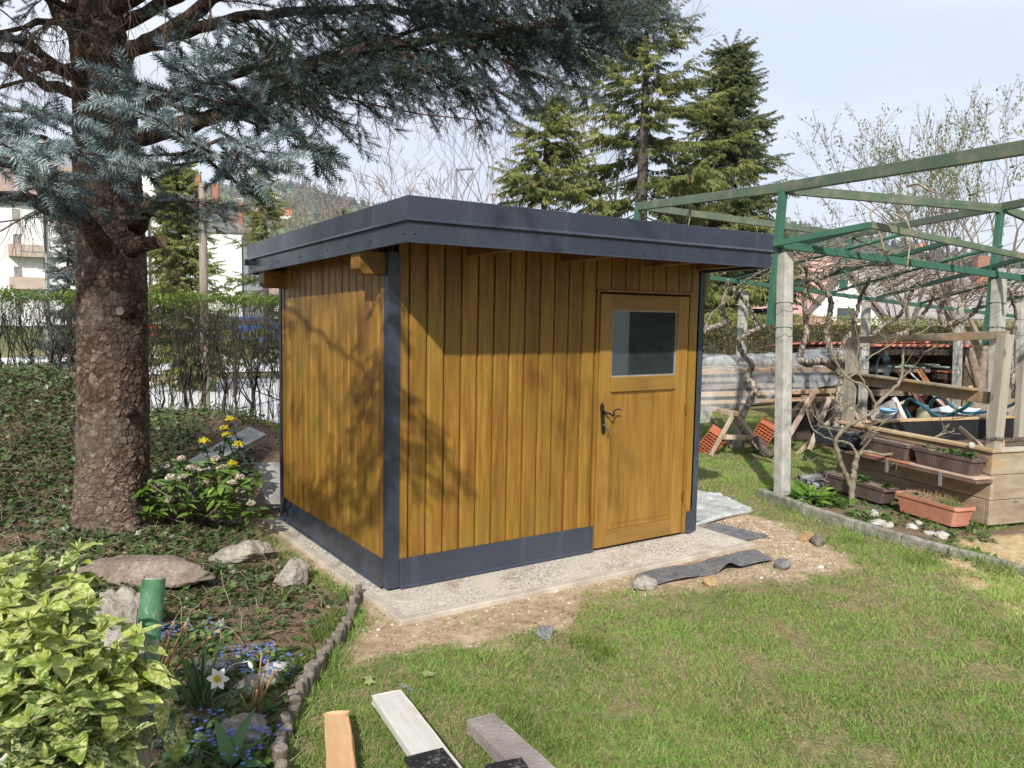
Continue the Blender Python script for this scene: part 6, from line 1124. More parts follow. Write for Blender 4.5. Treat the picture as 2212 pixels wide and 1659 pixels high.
q = P(1872, 935, D1); q[2] = .03; bucket('white bucket standing lower left by the shelter front', q, .14, .27, wb); q = P(1925, 925, D1); q[2] = .02; bucket('tall white bucket with dark red band right of the other buckets', q, .13, .34, wb)
q = P(1890, 880, D1+.4); q[2] = .32; bucket('big white tub tipped on its side on top of the other buckets', q, .25, .42, wb, (.55, -.75, .45), handle=False); q = P(1922, 868, D1); q[2] = .44; bucket('pale blue bucket stacked on the tall white bucket', q, .12, .15, blu)
b = MB(); q = P(1925, 880, D1); q[2] = .365; b.lathe(q, [(.135, 0), (.137, .07), (.12, .075), (0, .075)], 20); tag(b.build('plastic_lid', simple('dark_red_plastic', (.16, .03, .035), rough=.5), smooth=True), 'dark red lid between the white and blue buckets', 'lid')
def bowl(label, px, py, d, z, r_, mt): b = MB(); q = P(px, py, d); q[2] = z; b.lathe(q, [(r_*.5, 0), (r_*.9, .035), (r_, .04), (r_, .05), (r_*.88, .045), (r_*.5, .012), (0, .012)], 24); return tag(b.build('plant_saucer', mt, smooth=True), label, 'saucer')
bowl('terracotta saucer lying under the white buckets', 1895, 930, D1-.3, .04, .20, terra); o = bowl('big terracotta saucer on the dark heap right of the buckets', 1968, 905, D1+.2, .17, .27, terra); o.rotation_euler = (0, 0, 0)
b = MB(); c0 = P(1985, 935, D1+.4); c0[2] = 0; b.grid(lambda s_, t: c0+np.array([1.0*t*cos(s_*6.283), .9*t*sin(s_*6.283), .20*(1-t*t)-.02]), 24, 6); tag(b.build('black_foil_heap', lin, smooth=True), 'heap covered with black foil in front of the tool shelter', 'foil')
plank('garden_tool', 'pale round tool handle leaning beside the terracotta saucer', 'tool handle', P(1957, 938, D1-.1), P(1935, 868, D1), .025, .025, hand, bevel=.008)
b = MB(); q = P(1955, 872, D1+.3); b.tube([P(1925, 880, D1+.2), P(1960, 866, D1+.3)], .025, 8); tag(b.build('garden_tool', hand, smooth=True), 'short thick wooden handle lying across the bucket tops', 'tool handle')
b = MB(); q = P(1998, 880, D1+.9); q[2] = .2; b.lathe(q, [(.10, 0), (.12, .1), (.11, .28), (.07, .33), (.06, .36)], 14); tag(b.build('watering_can', simple('dull_yellow_green', (.30, .27, .14), (.2, .22, .15), .6, 6), smooth=True), 'dull yellow canister standing in the shelter before the leaning boards', 'canister')
# wheelbarrow handles and tray behind the bed
wbm = simple('blue_green_tube', (.012, .10, .14), rough=.35); grip = simple('grey_grip', (.05, .055, .06), rough=.7); wo = empty('wheelbarrow', (0, 0, 0), 'wheelbarrow with curved blue green tube handles and grey grips behind the raised bed', 'wheelbarrow')
def V5(L_): return spline([P(*q) for q in L_], 36)
b = MB(); b.tube(V5([(1975, 915, 10.6), (1955, 880, 10.5), (1965, 862, 10.4), (1990, 875, 10.3), (2030, 900, 10.1), (2060, 892, 9.9), (2085, 880, 9.7), (2100, 865, 9.6)]), .021, 10); b.build('handle', wbm, wo, True); b = MB(); b.tube([P(2096, 869, 9.65), P(2112, 848, 9.5)], .026, 10); b.build('grip', grip, wo, True)
b = MB(); b.tube(V5([(2018, 905, 11.3), (2010, 872, 11.2), (2030, 858, 11.1), (2060, 880, 10.9), (2090, 893, 10.7), (2150, 885, 10.4), (2190, 872, 10.2), (2212, 850, 10)]), .021, 10); b.build('handle', wbm, wo, True); b = MB(); b.tube([P(2200, 862, 10.1), P(2225, 840, 9.95)], .026, 10); b.build('grip', grip, wo, True)
b = MB(); q = [P(2000, 905, 10.9), P(2045, 880, 11.5), P(2120, 885, 11.2), P(2095, 908, 10.4)]; V = [np.array([p_[0], p_[1], z]) for z in (.42, .62) for p_ in q]; c_ = sum(V[:4])/4; V = [c_+(v-c_)*np.array([.6, .6, 1]) for v in V[:4]]+V[4:]
b.add(V, [(3, 2, 1, 0), (0, 1, 5, 4), (1, 2, 6, 5), (2, 3, 7, 6), (3, 0, 4, 7)]); b.build('tray', simple('pale_grey_tray', (.45, .47, .52), (.55, .57, .6), .4, 4), wo, thick=.006)
b = MB(); q = P(2030, 915, 11.0); b.lathe((q[0], q[1], .2), [(0, -.05), (.19, -.05), (.2, -.03), (.2, .03), (.19, .05), (0, .05)], 18, hf.u); b.build('wheel', grip, wo, True)
for p_ in (P(2060, 900, 10.2), P(2110, 895, 10.9)): b = MB(); b.tube([(p_[0], p_[1], .45), (p_[0]+.03, p_[1], 0)], .018, 8); b.build('leg', wbm, wo)
# plank piles right behind the shelter
for i in range(9): a = P(2085+i*3, 850+i*6, 12.6-i*.15); c_ = P(2280, 838+i*8, 13.0-i*.15); plank('stacked_board', 'old grey brown board in the low pile right of the tool shelter', 'board', a, c_, .16, .04, timg)['group'] = 'boards piled right of the shelter'
# ------------------------------------------------------------------ lawn grass
lawnm = NT('lawn_blade')
c = lawnm.ramp(lawnm.attr(), [(0, (.30, .24, .13)), (.13, (.46, .39, .22)), (.2, (.13, .21, .05)), (.5, (.21, .35, .072)), (.8, (.30, .45, .10)), (1, (.43, .53, .16))])
lawnm.set(Base_Color=c, Roughness=.6); lawnm.b.inputs['Specular IOR Level'].default_value = .25
tr = lawnm.n('ShaderNodeBsdfTranslucent', None, Color=c); ms = lawnm.n('ShaderNodeMixShader', None, Fac=.35, _1=lawnm.b.outputs[0], _2=tr.outputs[0]); lawnm.t.links.new(ms.outputs[0], lawnm.o.inputs[0]); lawnm = lawnm.m
def visible(x, y, z=0.0, m_=60):
    d = np.stack([x, y, np.full_like(x, z)], -1)-CAMP; q = d@fw; return (q > .3) & (np.abs(d@rt/q*FPX) < 1106+m_) & (np.abs(d@up/q*FPX) < 830+m_)
def lawn_field(n, seed):
    g2 = np.random.default_rng(seed)
    t = g2.random(n); r_ = 1.6*(16/1.6)**(t**.8); a = YAW+g2.uniform(-.66, .66, n); x = CAMP[0]+r_*np.cos(a); y = CAMP[1]+r_*np.sin(a); k = visible(x, y); x, y, r_ = x[k], y[k], r_[k]
    gr_, bd_, cb_ = masks(x, y); patch = fbm(x, y, 2.3, 31); thin = fbm(x, y, 5.5, 37)
    den = sstep(.30, .56, patch*.5+thin*.5+.03)*(1-gr_*.97)*(1-bd_)*(1-cb_)
    den *= 1-.55*sstep(1.0, .2, pip(x, y, GRAVEL))*sstep(.35, .65, fbm(x, y, 4, 41))
    inpad = (x > -.2) & (x < 3.05) & (y > -.52) & (y < 2.35); den = np.where(inpad, 0, den); den = np.where(y > 5.9, 0, den)
    k = g2.random(len(x)) < den; x, y, r_ = x[k], y[k], r_[k]; return x, y, r_, g2
x, y, r_, g2 = lawn_field(520000, 5); n = len(x)
lush = fbm(x, y, 1.7, 51); tall = sstep(.56, .74, fbm(x, y, 2.6, 53))*sstep(.45, .6, fbm(x, y, 6, 54))
nearedge = np.maximum(sstep(.16, .0, np.abs(pip(x, y, BEDP))), sstep(.22, .03, np.abs(pip(x, y, CURBBED))))*.9; right = sstep(2.6, 3.6, x)*sstep(.5, -2.5, y)
h = (.017+.024*g2.random(n)+.05*tall*g2.random(n)+.055*nearedge*g2.random(n)+.022*right*g2.random(n))*(1+.03*r_); w_ = .0024+.0006*r_
tint = np.clip(.26+.45*lush+.12*g2.normal(size=n)+.18*right+.12*tall, .16, 1); dryp = g2.random(n) < .09+.34*sstep(.50, .34, fbm(x, y, 2.1, 57)); tint = np.where(dryp, g2.uniform(0, .14, n), tint)
B = blades(None or np.zeros((n, 3)), h, w_, 1.6, g2); V, F, t = scatter((BLT, BLF), np.stack([x, y, gh(x, y)-.002], 1), B, tint); print('grass', n)
tag(bulk('grass', V, F, lawnm, tint=t), 'short patchy lawn grass with dry blades mixed in', 'grass', kind='stuff')
# dry straw lying flat in the worn patches
t = g2.random(105000); q_ = 1.6*(13/1.6)**(t**.8); a = YAW+g2.uniform(-.66, .66, len(t)); x = CAMP[0]+q_*np.cos(a); y = CAMP[1]+q_*np.sin(a); k = visible(x, y); x, y, q_ = x[k], y[k], q_[k]; gr_, bd_, cb_ = masks(x, y)
dn = (1-sstep(.34, .62, fbm(x, y, 2.3, 31)*.5+fbm(x, y, 5.5, 37)*.5+.03))*(1-bd_)*(1-cb_)*(1-.8*gr_)+.12*(1-bd_)*(1-cb_)*(1-gr_)+.25*gr_*sstep(.5, .7, fbm(x, y, 3, 47)); dn = np.where((x > -.2) & (x < 3.05) & (y > -.52), 0, dn); k = (g2.random(len(x)) < dn) & (y < 5.9); x, y, q_ = x[k], y[k], q_[k]; n = len(x)
V, F, t = scatter((BLT, BLF), np.stack([x, y, gh(x, y)+.001], 1), blades(np.zeros((n, 3)), g2.uniform(.018, .045, n), .0018+.0006*q_, 7.0, g2), np.where(g2.random(n) < .8, g2.uniform(0, .14, n), g2.uniform(.2, .6, n))); tag(bulk('dry_straw', V, F, lawnm, tint=t), 'dry straw lying flat in the worn lawn patches', 'straw', kind='stuff')
# clover and small weeds in the lawn
x, y, r_, g2 = lawn_field(42000, 6); k = fbm(x, y, 1.9, 61) > .50; x, y = x[k], y[k]; n = len(x); a = g2.random(n)*6.28; e = g2.uniform(.0, .9, n); D_ = np.stack([np.cos(a)*np.cos(e), np.sin(a)*np.cos(e), np.sin(e)], 1)
clov = leafm('clover_leaf', [(0, (.07, .14, .03)), (.6, (.13, .23, .045)), (1, (.22, .31, .08))], .6, .3); V, F, t = scatter(leaf_t(1, .8, 2, .2, .3), np.stack([x, y, gh(x, y)+.012*g2.random(n)], 1), scl(frames(D_), g2.uniform(.010, .024, n)), g2.random(n)); tag(bulk('clover', V, F, clov, tint=t), 'small round clover leaves among the lawn grass', 'clover', kind='stuff')
# loose pebbles and bits on the gravel and bare soil
n = 9000; x = rng.uniform(-.4, 4.2, n); y = rng.uniform(-1.7, .9, n); gm, bd_, cb_ = masks(x, y); k = (rng.random(n) < gm) & ~((x > -.16) & (x < 3.03) & (y > -.51)); x, y = x[k], y[k]; n = len(x)
PB = np.array([(1, 0, 0), (.2, .9, .1), (-.8, .5, 0), (-.7, -.6, .05), (.3, -.9, 0), (.1, 0, .7)]); PF = np.array([(0, 1, 5), (1, 2, 5), (2, 3, 5), (3, 4, 5), (4, 0, 5)])
s_ = rng.gamma(1.5, .0022, n)+.0018; B = scl(frames(np.stack([rng.normal(size=n), rng.normal(size=n), np.zeros(n)], 1)), s_); V, F, t = scatter((PB, PF), np.stack([x, y, gh(x, y)], 1), B, rng.random(n)); pbm = leafm('pebble', [(0, (.16, .12, .085)), (.5, (.40, .33, .25)), (.85, (.58, .53, .46)), (1, (.75, .72, .68))], .9, 0, .2); tag(bulk('gravel', V, F, pbm, tint=t), 'loose pebbles on the bare gravel around the shed', 'gravel', kind='stuff')
# daisies
for i, (x_, y_) in enumerate(((1755, 1122), (1738, 1138), (1770, 1130), (1800, 1150), (1170, 1395), (1383, 1395), (1345, 1330), (1695, 1240))): rosette('daisy', 'tiny white daisy flower in the lawn', 'daisy', gz(x_, y_)+[0, 0, .02], 9, .012, whst, 300+i, 'white daisies in the lawn', w=.5, elev=(.0, .4))
# lush grass tufts
for i, (x_, y_, nn, rr_, hh) in enumerate(((1260, 1385, 170, .10, .085), (1300, 1410, 130, .09, .08), (1110, 1530, 110, .10, .06), (1150, 1560, 90, .08, .07), (2085, 1195, 200, .16, .11), (2150, 1225, 200, .16, .11), (1990, 1205, 160, .14, .09), (1210, 1600, 100, .07, .05), (1560, 1560, 120, .12, .06), (1780, 1085, 60, .06, .08), (1845, 1165, 90, .1, .08))): tuft('grass_tuft', 'darker taller grass tuft standing out of the lawn', 'grass', gz(x_, y_), nn, rr_, hh, grs, 400+i, 1.1, .0038, 'taller tufts in the lawn')
# fallen leaves
fl_ = leafm('pale_fallen_leaf', [(0, (.22, .28, .10)), (1, (.36, .40, .17))], .6, .2); IVT = None
IV = np.array([(0, 0, 0), (-.12, -.38, .05), (.22, -.30, .02), (.42, -.52, .06), (.58, -.2, .02), (1, 0, -.05), (.58, .2, .02), (.42, .52, .06), (.22, .30, .02), (-.12, .38, .05), (.35, 0, -.04)]); IF = np.array([(i, i+1, 10) for i in range(9)]+[(9, 0, 10)])
for i, (x_, y_) in enumerate(((915, 1455), (800, 1465), (830, 1492), (790, 1470))): o = bulk('fallen_leaf', IV*.085*(1-.12*i), IF, fl_, tint=rng.random(11)); o.location = gz(x_, y_)+[0, 0, .022]; o.rotation_euler = (.12*i, .1, i*1.9); tag(o, 'pale green lobed leaf lying on the lawn near the log edging', 'leaf', 'fallen leaves on the lawn')
T_ = SHOOTS[0]; o = bulk('spruce_sprig', T_[0]*.55, T_[1], blue, tint=np.full(len(T_[0]), .9)); o.location = gz(892, 1490)+[0, 0, .03]; o.rotation_euler = (0, -.3, 2.2); tag(o, 'small blue spruce sprig fallen on the lawn above the white board', 'sprig')
# ------------------------------------------------------------------ boards on the lawn at the bottom
pine = woodm('bare_pine', [(.3, (.40, .225, .105)), (.5, (.52, .32, .165)), (.75, (.58, .39, .22))], 'X', .7, 5, .15, wear=((.22, .12, .03), 7.0, .66)); wht = woodm('white_washed_board', [(.3, (.36, .30, .24)), (.45, (.47, .44, .39)), (.65, (.54, .53, .50))], 'X', .8, 9, .3, knots=True, wear=((.36, .26, .17), 2.4, .58)); gry = simple('grey_brown_recycled_plank', (.20, .165, .15), (.29, .25, .235), .8, 7, .5, 60)
def lawn_board(name, label, pts, th, mt, bev=.004, lift=.0, rough=0):
    a, b_, c_ = [np.array(G(*q, th+lift)) for q in pts]       # far left, far right, near left corners of the upper face
    X_ = nrm(c_-a); Wd = np.linalg.norm(b_-a); L_ = np.linalg.norm(c_-a); yv = b_-a; yv = yv-X_*(yv@X_); Y_ = nrm(yv); Wd = np.linalg.norm(yv); Zv = np.cross(X_, Y_); Zv = Zv if Zv[2] > 0 else -Zv
    b = MB(); b.t = random.random()
    def f_(s_, t): 
        q = a+X_*L_*s_+Y_*Wd*t; e = rough*(vnoise(np.array([s_*L_*14]), np.array([t*3]), 1, 5)[0]-.5); return q+Y_*e*(1 if t > .9 else -1 if t < .1 else 0)+np.array([0, 0, e*.4])
    nu, nv = 24, 4; b.grid(f_, nu, nv); n0 = len(b.V); low = [tuple(np.array(v)-[0, 0, th]) for v in b.V]; F0 = list(b.F); o_ = b.V[:]; b.add(low, [tuple(reversed(f)) for f in F0]); k = nv+1
    for i in range(nu): b.F += [(i*k, (i+1)*k, n0+(i+1)*k, n0+i*k), ((i+1)*k+nv, i*k+nv, n0+i*k+nv, n0+(i+1)*k+nv)]
    for j in range(nv): b.F += [(j+1, j, n0+j, n0+j+1), (nu*k+j, nu*k+j+1, n0+nu*k+j+1, n0+nu*k+j)]
    o = b.build(name, mt); M = Matrix([[X_[i], np.cross([0, 0, 1], X_)[i], [0, 0, 1][i]] for i in range(3)]); org = Vector(tuple((a+c_)/2-[0, 0, th])); M4 = Matrix.Translation(org) @ M.to_4x4(); o.data.transform(M4.inverted()); o.matrix_world = M4
    q = o.modifiers.new('bevel', 'BEVEL'); q.width = bev; q.segments = 2; q.limit_method = 'ANGLE'; q.angle_limit = .9; return tag(o, label, 'board')
lawn_board('wooden_board', 'rounded tan pine board lying on the lawn beside the log edging', [(706, 1543), (752, 1540), (722, 1820)], .035, pine.m, .012, rough=.010)
lawn_board('wooden_board', 'white washed wooden board lying on the lawn between tan and grey boards', [(804, 1503), (863, 1487), (1010, 1800)], .036, wht.m, .004, rough=.006)
lawn_board('composite_board', 'grey brown stone textured board at the right of the white board', [(1009, 1557), (1066, 1541), (1260, 1800)], .05, gry, .004, rough=.004)
bsl = NT('black_scuffed_tile'); v = bsl.co(); bsl.set(Base_Color=bsl.mix(bsl.ramp(bsl.noise(v, 32, 6, .75), [(.54, (0, 0, 0)), (.66, (.8, .8, .8))]), (.010, .010, .012), (.22, .21, .20)), Roughness=.5); bsl.bump(bsl.noise(v, 30, 5, .7), .7, .02)
lawn_board('black_offcut', 'scuffed black offcut lying across the white board', [(874, 1636), (952, 1611), (960, 1760)], .012, bsl.m, .002, .040); lawn_board('black_offcut', 'scuffed black offcut lying across the grey board', [(1048, 1652), (1126, 1637), (1130, 1780)], .012, bsl.m, .002, .054)
rock('rounded grey brown stone at the very bottom beside the white board', gz(835, 1668), (.06, .05, .04), dkst, 77)
# ------------------------------------------------------------------ dimpled mats, plastic sheet
matm = NT('dimpled_membrane'); matm.set(Base_Color=matm.mix(matm.ramp(matm.noise(matm.co(), 14, 5, .7), [(.35, (0, 0, 0)), (.7, (.7, .7, .7))]), (.085, .09, .105), (.28, .265, .25)), Roughness=.38); matm.b.inputs['Specular IOR Level'].default_value = .6; matm = matm.m
def dimple_mat(label, c4, arch, sp_, hh=.007):
    P0, P1, P2, P3 = [np.array(q) for q in c4]; L_ = np.linalg.norm(P1-P0); Wd = np.linalg.norm(P3-P0); nu, nv = int(L_/sp_*3), int(Wd/sp_*3); b = MB()
    def f_(s_, t):
        q = (P0*(1-s_)+P1*s_)*(1-t)+(P3*(1-s_)+P2*s_)*t; i = s_*nu/3*2*pi; j = t*nv/3*2*pi; d = max(0, cos(i)*1.0)*max(0, cos(j)); return q+np.array([0, 0, hh*d+arch(s_, t)])
    b.grid(f_, nu, nv); return tag(b.build('dimpled_mat', matm, smooth=True, thick=.002), label, 'mat')
g0 = lambda x_, y_: gz(x_, y_)+[0, 0, .012]
dimple_mat('black dimpled mat with a raised arch lying along the edge of the slab', [g0(1372, 1240), g0(1632, 1186), g0(1672, 1208), g0(1412, 1262)], lambda s_, t: .062*math.exp(-((s_-.60)/.075)**2)*(.25+.75*t)+.012*sin(s_*9)+.008, .026, .011); dimple_mat('flat grey black dimpled mat on the gravel right of the shed corner', [g0(1504, 1142), g0(1540, 1124), g0(1660, 1153), g0(1590, 1167)], lambda s_, t: .003*sin(s_*7), .024, .010)
o = empty('plastic_foil', (0, 0, 0), 'dusty clear plastic foil spread on the ground at the right side of the shed', 'plastic foil'); b = MB(); q4 = [g0(1495, 1132), g0(1625, 1100), g0(1555, 1072), g0(1490, 1060)]
b.grid(lambda s_, t: (q4[0]*(1-s_)+q4[1]*s_)*(1-t)+(q4[3]*(1-s_)+q4[2]*s_)*t+np.array([0, 0, .03*fbm(np.array([s_*9]), np.array([t*9]), 1, 3)[0]+.035*fbm(np.array([s_*4+t*9]), np.array([t*14]), 1, 9)[0]]), 40, 30); foil = simple('dusty_foil', (.30, .31, .30), (.55, .56, .55), .35, 5, .2, 20); b.build('foil', foil, o, True)
b = MB(); b.tube(spline([q4[0], q4[0]*.5+q4[1]*.5+[0, 0, .02], q4[1]], 16), .022, 8); b.build('rolled_edge', foil, o, True)
# ------------------------------------------------------------------ log edging
logm = woodm('grey_log', [(.3, (.08, .065, .05)), (.5, (.15, .125, .10)), (.75, (.23, .20, .165))], 'Z', .9, 14, .4).m; endm = simple('log_end', (.15, .125, .10), (.25, .215, .18), .9, 40, .4)
eo = empty('log_edging', (0, 0, 0), 'low edging of upright half logs curving between bed and lawn', 'edging'); ep = np.array([(*p_, 0) for p_ in EDGE]); cl = spline(ep, 400); s_ = np.concatenate([[0], np.cumsum(np.linalg.norm(np.diff(cl, axis=0), axis=1))]); k = 0; d = .03; g = random.Random(8)
while d < s_[-1]:
    i = np.searchsorted(s_, d); q = cl[min(i, 399)]; r__ = g.uniform(.019, .030); hz = g.uniform(.05, .105); z = float(gh(q[0], q[1])); ln = np.array([g.gauss(0, .008), g.gauss(0, .008), 0]); b = MB(); b.t = g.random(); b.tube([q+[0, 0, z-.08], q+ln*.5+[0, 0, z+hz*.5], q+ln+[0, 0, z+hz-.008]], [r__, r__*1.02, r__], 12, False); lo_ = b.build('log', logm, eo, True)
    b = MB(); tl = np.array([g.gauss(.15, .15), g.gauss(-.2, .15), 1]); b.lathe(q+ln+[0, 0, z+hz-.012], [(r__*1.0, 0), (r__*.99, .004), (r__*.85, .010), (r__*.3, .011), (0, .010)], 12, tl); b.build('log_top', endm, lo_, False); d += r__*2.02; k += 1
# ------------------------------------------------------------------ the shaded bed on the left
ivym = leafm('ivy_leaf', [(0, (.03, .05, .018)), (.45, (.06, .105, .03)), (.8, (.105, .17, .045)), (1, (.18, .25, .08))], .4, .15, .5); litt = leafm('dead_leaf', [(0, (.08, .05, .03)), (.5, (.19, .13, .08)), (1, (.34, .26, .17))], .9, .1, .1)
def bed_pts(n, seed, dens):
    g2 = np.random.default_rng(seed); x = g2.uniform(-4.2, 1.3, n); y = g2.uniform(-2.6, 6.4, n); k = visible(x, y, 0, 200) | visible(x, y, .8, 200); x, y = x[k], y[k]; inb = pip(x, y, BEDP) < -.05; pad = (x > -.2) & (y < 2.4) & (y > -.6)
    k = inb & ~pad & (g2.random(len(x)) < dens(x, y)); return x[k], y[k], g2
mound = lambda x, y: sstep(.05, .35, gh(x, y))
treeR = lambda x, y: np.hypot(x-TR[0], y-TR[1])
soilgap = lambda x, y: sstep(.1, -.5, x)*1.0+.25*sstep(4.6, 5.4, y)
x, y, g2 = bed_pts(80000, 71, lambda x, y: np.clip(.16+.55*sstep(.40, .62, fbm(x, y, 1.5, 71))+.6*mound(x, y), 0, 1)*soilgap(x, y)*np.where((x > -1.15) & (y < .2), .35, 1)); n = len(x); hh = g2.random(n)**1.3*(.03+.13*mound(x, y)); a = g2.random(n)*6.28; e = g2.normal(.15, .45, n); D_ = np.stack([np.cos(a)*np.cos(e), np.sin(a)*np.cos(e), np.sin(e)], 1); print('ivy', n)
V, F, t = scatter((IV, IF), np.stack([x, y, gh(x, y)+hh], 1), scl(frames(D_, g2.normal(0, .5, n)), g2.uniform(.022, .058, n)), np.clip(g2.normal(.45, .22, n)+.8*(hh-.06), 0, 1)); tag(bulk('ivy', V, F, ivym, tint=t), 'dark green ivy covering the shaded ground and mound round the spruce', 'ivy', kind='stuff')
x, y, g2 = bed_pts(26000, 72, lambda x, y: .55+.4*mound(x, y)); n = len(x); a = g2.random(n)*6.28; D_ = np.stack([np.cos(a), np.sin(a), g2.normal(0, .3, n)], 1); V, F, t = scatter(leaf_t(1, .6, 2, .3, .4), np.stack([x, y, gh(x, y)+.004+.02*g2.random(n)], 1), scl(frames(D_, g2.normal(0, .6, n)), g2.uniform(.012, .045, n)), g2.random(n)); tag(bulk('leaf_litter', V, F, litt, tint=t), 'brown dead leaves scattered over the shaded bed', 'leaf litter', kind='stuff')
x, y, g2 = bed_pts(9000, 73, lambda x, y: np.clip(.25+.8*mound(x, y), 0, 1)*soilgap(x, y)); sg = []; g = random.Random(73)
for xx, yy in zip(x, y):
    z = float(gh(xx, yy)); mo = min(1., z/.3); p0 = np.array([xx, yy, z+.01+.1*g.random()*mo]); a = g.random()*6.28; l = g.uniform(.08, .3); pr = p0
    for j in range(4): q = pr+np.array([cos(a)*l/4, sin(a)*l/4, g.gauss(.006, .03)]); q[2] = max(q[2], float(gh(q[0], q[1]))+.005); a += g.gauss(0, .5); sg.append((pr, q, .0028, .0024)); pr = q
V, F = segs_mesh(sg, 3); tag(bulk('dry_ivy_stems', V, F, simple('dry_ivy_stem', (.13, .09, .055), (.36, .28, .19), .9, 9)), 'tangle of dry pale ivy stems on the mound', 'ivy stems', kind='stuff')
x, y, g2 = bed_pts(30000, 74, lambda x, y: np.clip(.08+.9*sstep(.14, .02, -pip(x, y, BEDP)-.05)+.5*sstep(.5, .7, fbm(x, y, 2, 75)), 0, 1)*(1-mound(x, y))); n = len(x); hb = g2.uniform(.02, .075, n); V, F, t = scatter((BLT, BLF), np.stack([x, y, gh(x, y)], 1), blades(np.zeros((n, 3)), hb, np.full(n, .0034), 1.8, g2), np.where(g2.random(n) < .4, g2.uniform(0, .15, n), g2.uniform(.2, .9, n))); tag(bulk('bed_grass', V, F, lawnm, tint=t), 'thin grass and straw growing in the shaded bed', 'grass', kind='stuff')
# rocks in the bed
sh_q = lambda x_, y_, z=0: gz(x_, y_, z)
rock('pale limestone rock at the foot of the flowering skimmia', sh_q(520, 1205), (.25, .13, .11), limest, 41, -.5, rough=.3); rock('angular pale rock beside the shed slab edge', sh_q(633, 1252), (.155, .12, .13), limest, 42, .2, rough=.3); rock('rough pale boulder right behind the variegated bush', sh_q(262, 1405), (.155, .15, .22), limest, 43, .5, rough=.4)
rock('long flat earth stained rock slab lying below the spruce trunk', sh_q(300, 1275), (.52, .22, .10), rockm('earthy_stone', (.12, .085, .065), (.24, .185, .15), (.40, .34, .29)), 44, -.45, rough=.25); rock('mossy limestone rock beside the blue flowers at the log edging', sh_q(530, 1575), (.15, .08, .07), limest, 45, -.2, rough=.45); rock('half buried grey rock behind the white narcissus', sh_q(560, 1475), (.14, .08, .05), limest, 46, 0, rough=.4); rock('small white stone behind the blue flowers', sh_q(590, 1440), (.08, .05, .04), whst, 47, 0)
rock('flat mossy stone near the cut stems', sh_q(470, 1440), (.12, .06, .04), limest, 48, .3)
# slabs leaning behind the shed
slab_m = simple('grey_slab_concrete', (.24, .235, .22), (.42, .41, .39), .9, 5, .3, 50)
def slab(label, pts, th): 
    V = [np.array(q) for q in pts]; nn = nrm(np.cross(V[1]-V[0], V[3]-V[0])); nn = nn if nn@(CAMP-V[0]) > 0 else -nn; b = MB(); b.add(V+[v-nn*th for v in V], [(0, 1, 2, 3), (7, 6, 5, 4)]+[(i, (i+1) % 4, 4+(i+1) % 4, 4+i) for i in range(4)]); tag(b.build('concrete_slab', slab_m, bevel=.006), label, 'slab')
slab('thick concrete slab tilted against the back corner of the shed', [P(577, 1088, 7.3), P(640, 1088, 7.45), P(640, 998, 7.75), P(554, 1000, 7.6)], .05); slab('long narrow concrete slab lying slanted behind the yellow flowering mahonia', [P(405, 996, 7.5), P(455, 1002, 7.4), P(574, 938, 8.4), P(538, 922, 8.6)], .05)
# ---- skimmia, mahonia
skl = leafm('skimmia_leaf', [(0, (.05, .10, .02)), (.5, (.10, .19, .03)), (.85, (.17, .28, .045)), (1, (.36, .42, .09))], .35, .15, .5); cream = leafm('cream_blossom', [(0, (.22, .12, .10)), (.3, (.46, .36, .29)), (.7, (.62, .55, .46)), (1, (.70, .66, .58))], .8, .15)
def crown_plant(name, label, cat, heads, base, L_, w, nl, lm, fm_, seed, hs=.03, lift=.35, stem=.006):
    g = random.Random(seed); g2 = np.random.default_rng(seed); o = empty(name, (0, 0, 0), label, cat); seg = []; lp, ld, fp = [], [], []
    for q, flo in heads:
        q = np.array(q); b0 = np.array(base)+[g.gauss(0, .05), g.gauss(0, .05), 0]; m_ = b0*.5+q*.5+[g.gauss(0, .06), g.gauss(0, .06), -.04]; c_ = spline([b0, m_, q], 10); seg += [(c_[i], c_[i+1], stem*1.3, stem) for i in range(9)]
        n = nl+g.randint(-2, 3); a = g2.random(n)*6.28; e = g2.normal(lift, .35, n); D_ = np.stack([np.cos(a)*np.cos(e), np.sin(a)*np.cos(e), np.sin(e)], 1); lp.append(np.repeat(q[None], n, 0)-[0, 0, 1]*g2.uniform(.0, .07, n)[:, None]); ld.append(D_)
        if flo: k = int(110*flo); u = nrm(g2.normal(size=(k, 3))); u[:, 2] = np.abs(u[:, 2]); fp.append(q+[0, 0, .035]-np.array([fw[0], fw[1], 0])*.03+u*np.array([1, 1, .9])*hs*g2.uniform(.5, 1.05, (k, 1)))
    V, F = segs_mesh(seg, 5); bulk('stems', V, F, stemB, o); lp, ld = np.concatenate(lp), np.concatenate(ld); n = len(lp); V, F, t = scatter(leaf_t(1, w, 5, .22, .28, .9), lp, scl(frames(ld, g2.normal(0, .3, n)), L_*g2.uniform(.6, 1.15, n)), np.clip(g2.normal(.5, .22, n), 0, 1)); bulk('foliage', V, F, lm, o, t, True)
    if fp: fp = np.concatenate(fp); n = len(fp); V, F, t = scatter((PB, PF), fp, scl(frames(rdir(n)), g2.uniform(.007, .012, n)), g2.random(n)); bulk('flowers', V, F, fm_, o, t)
SB = gz(430, 1125); hp = [(370, 1020), (372, 1042), (360, 1015), (415, 1020), (440, 1022), (398, 1040), (380, 1062), (455, 1062), (447, 1052), (482, 1020), (505, 1052), (520, 1040), (490, 1078), (530, 1085), (545, 1098), (270, 1072), (335, 1078), (352, 1060), (430, 1090), (410, 1085), (465, 1085), (300, 1060), (505, 1090), (285, 1060), (370, 1090), (450, 1035), (520, 1070), (560, 1100), (395, 1000), (425, 1000), (470, 1000)]
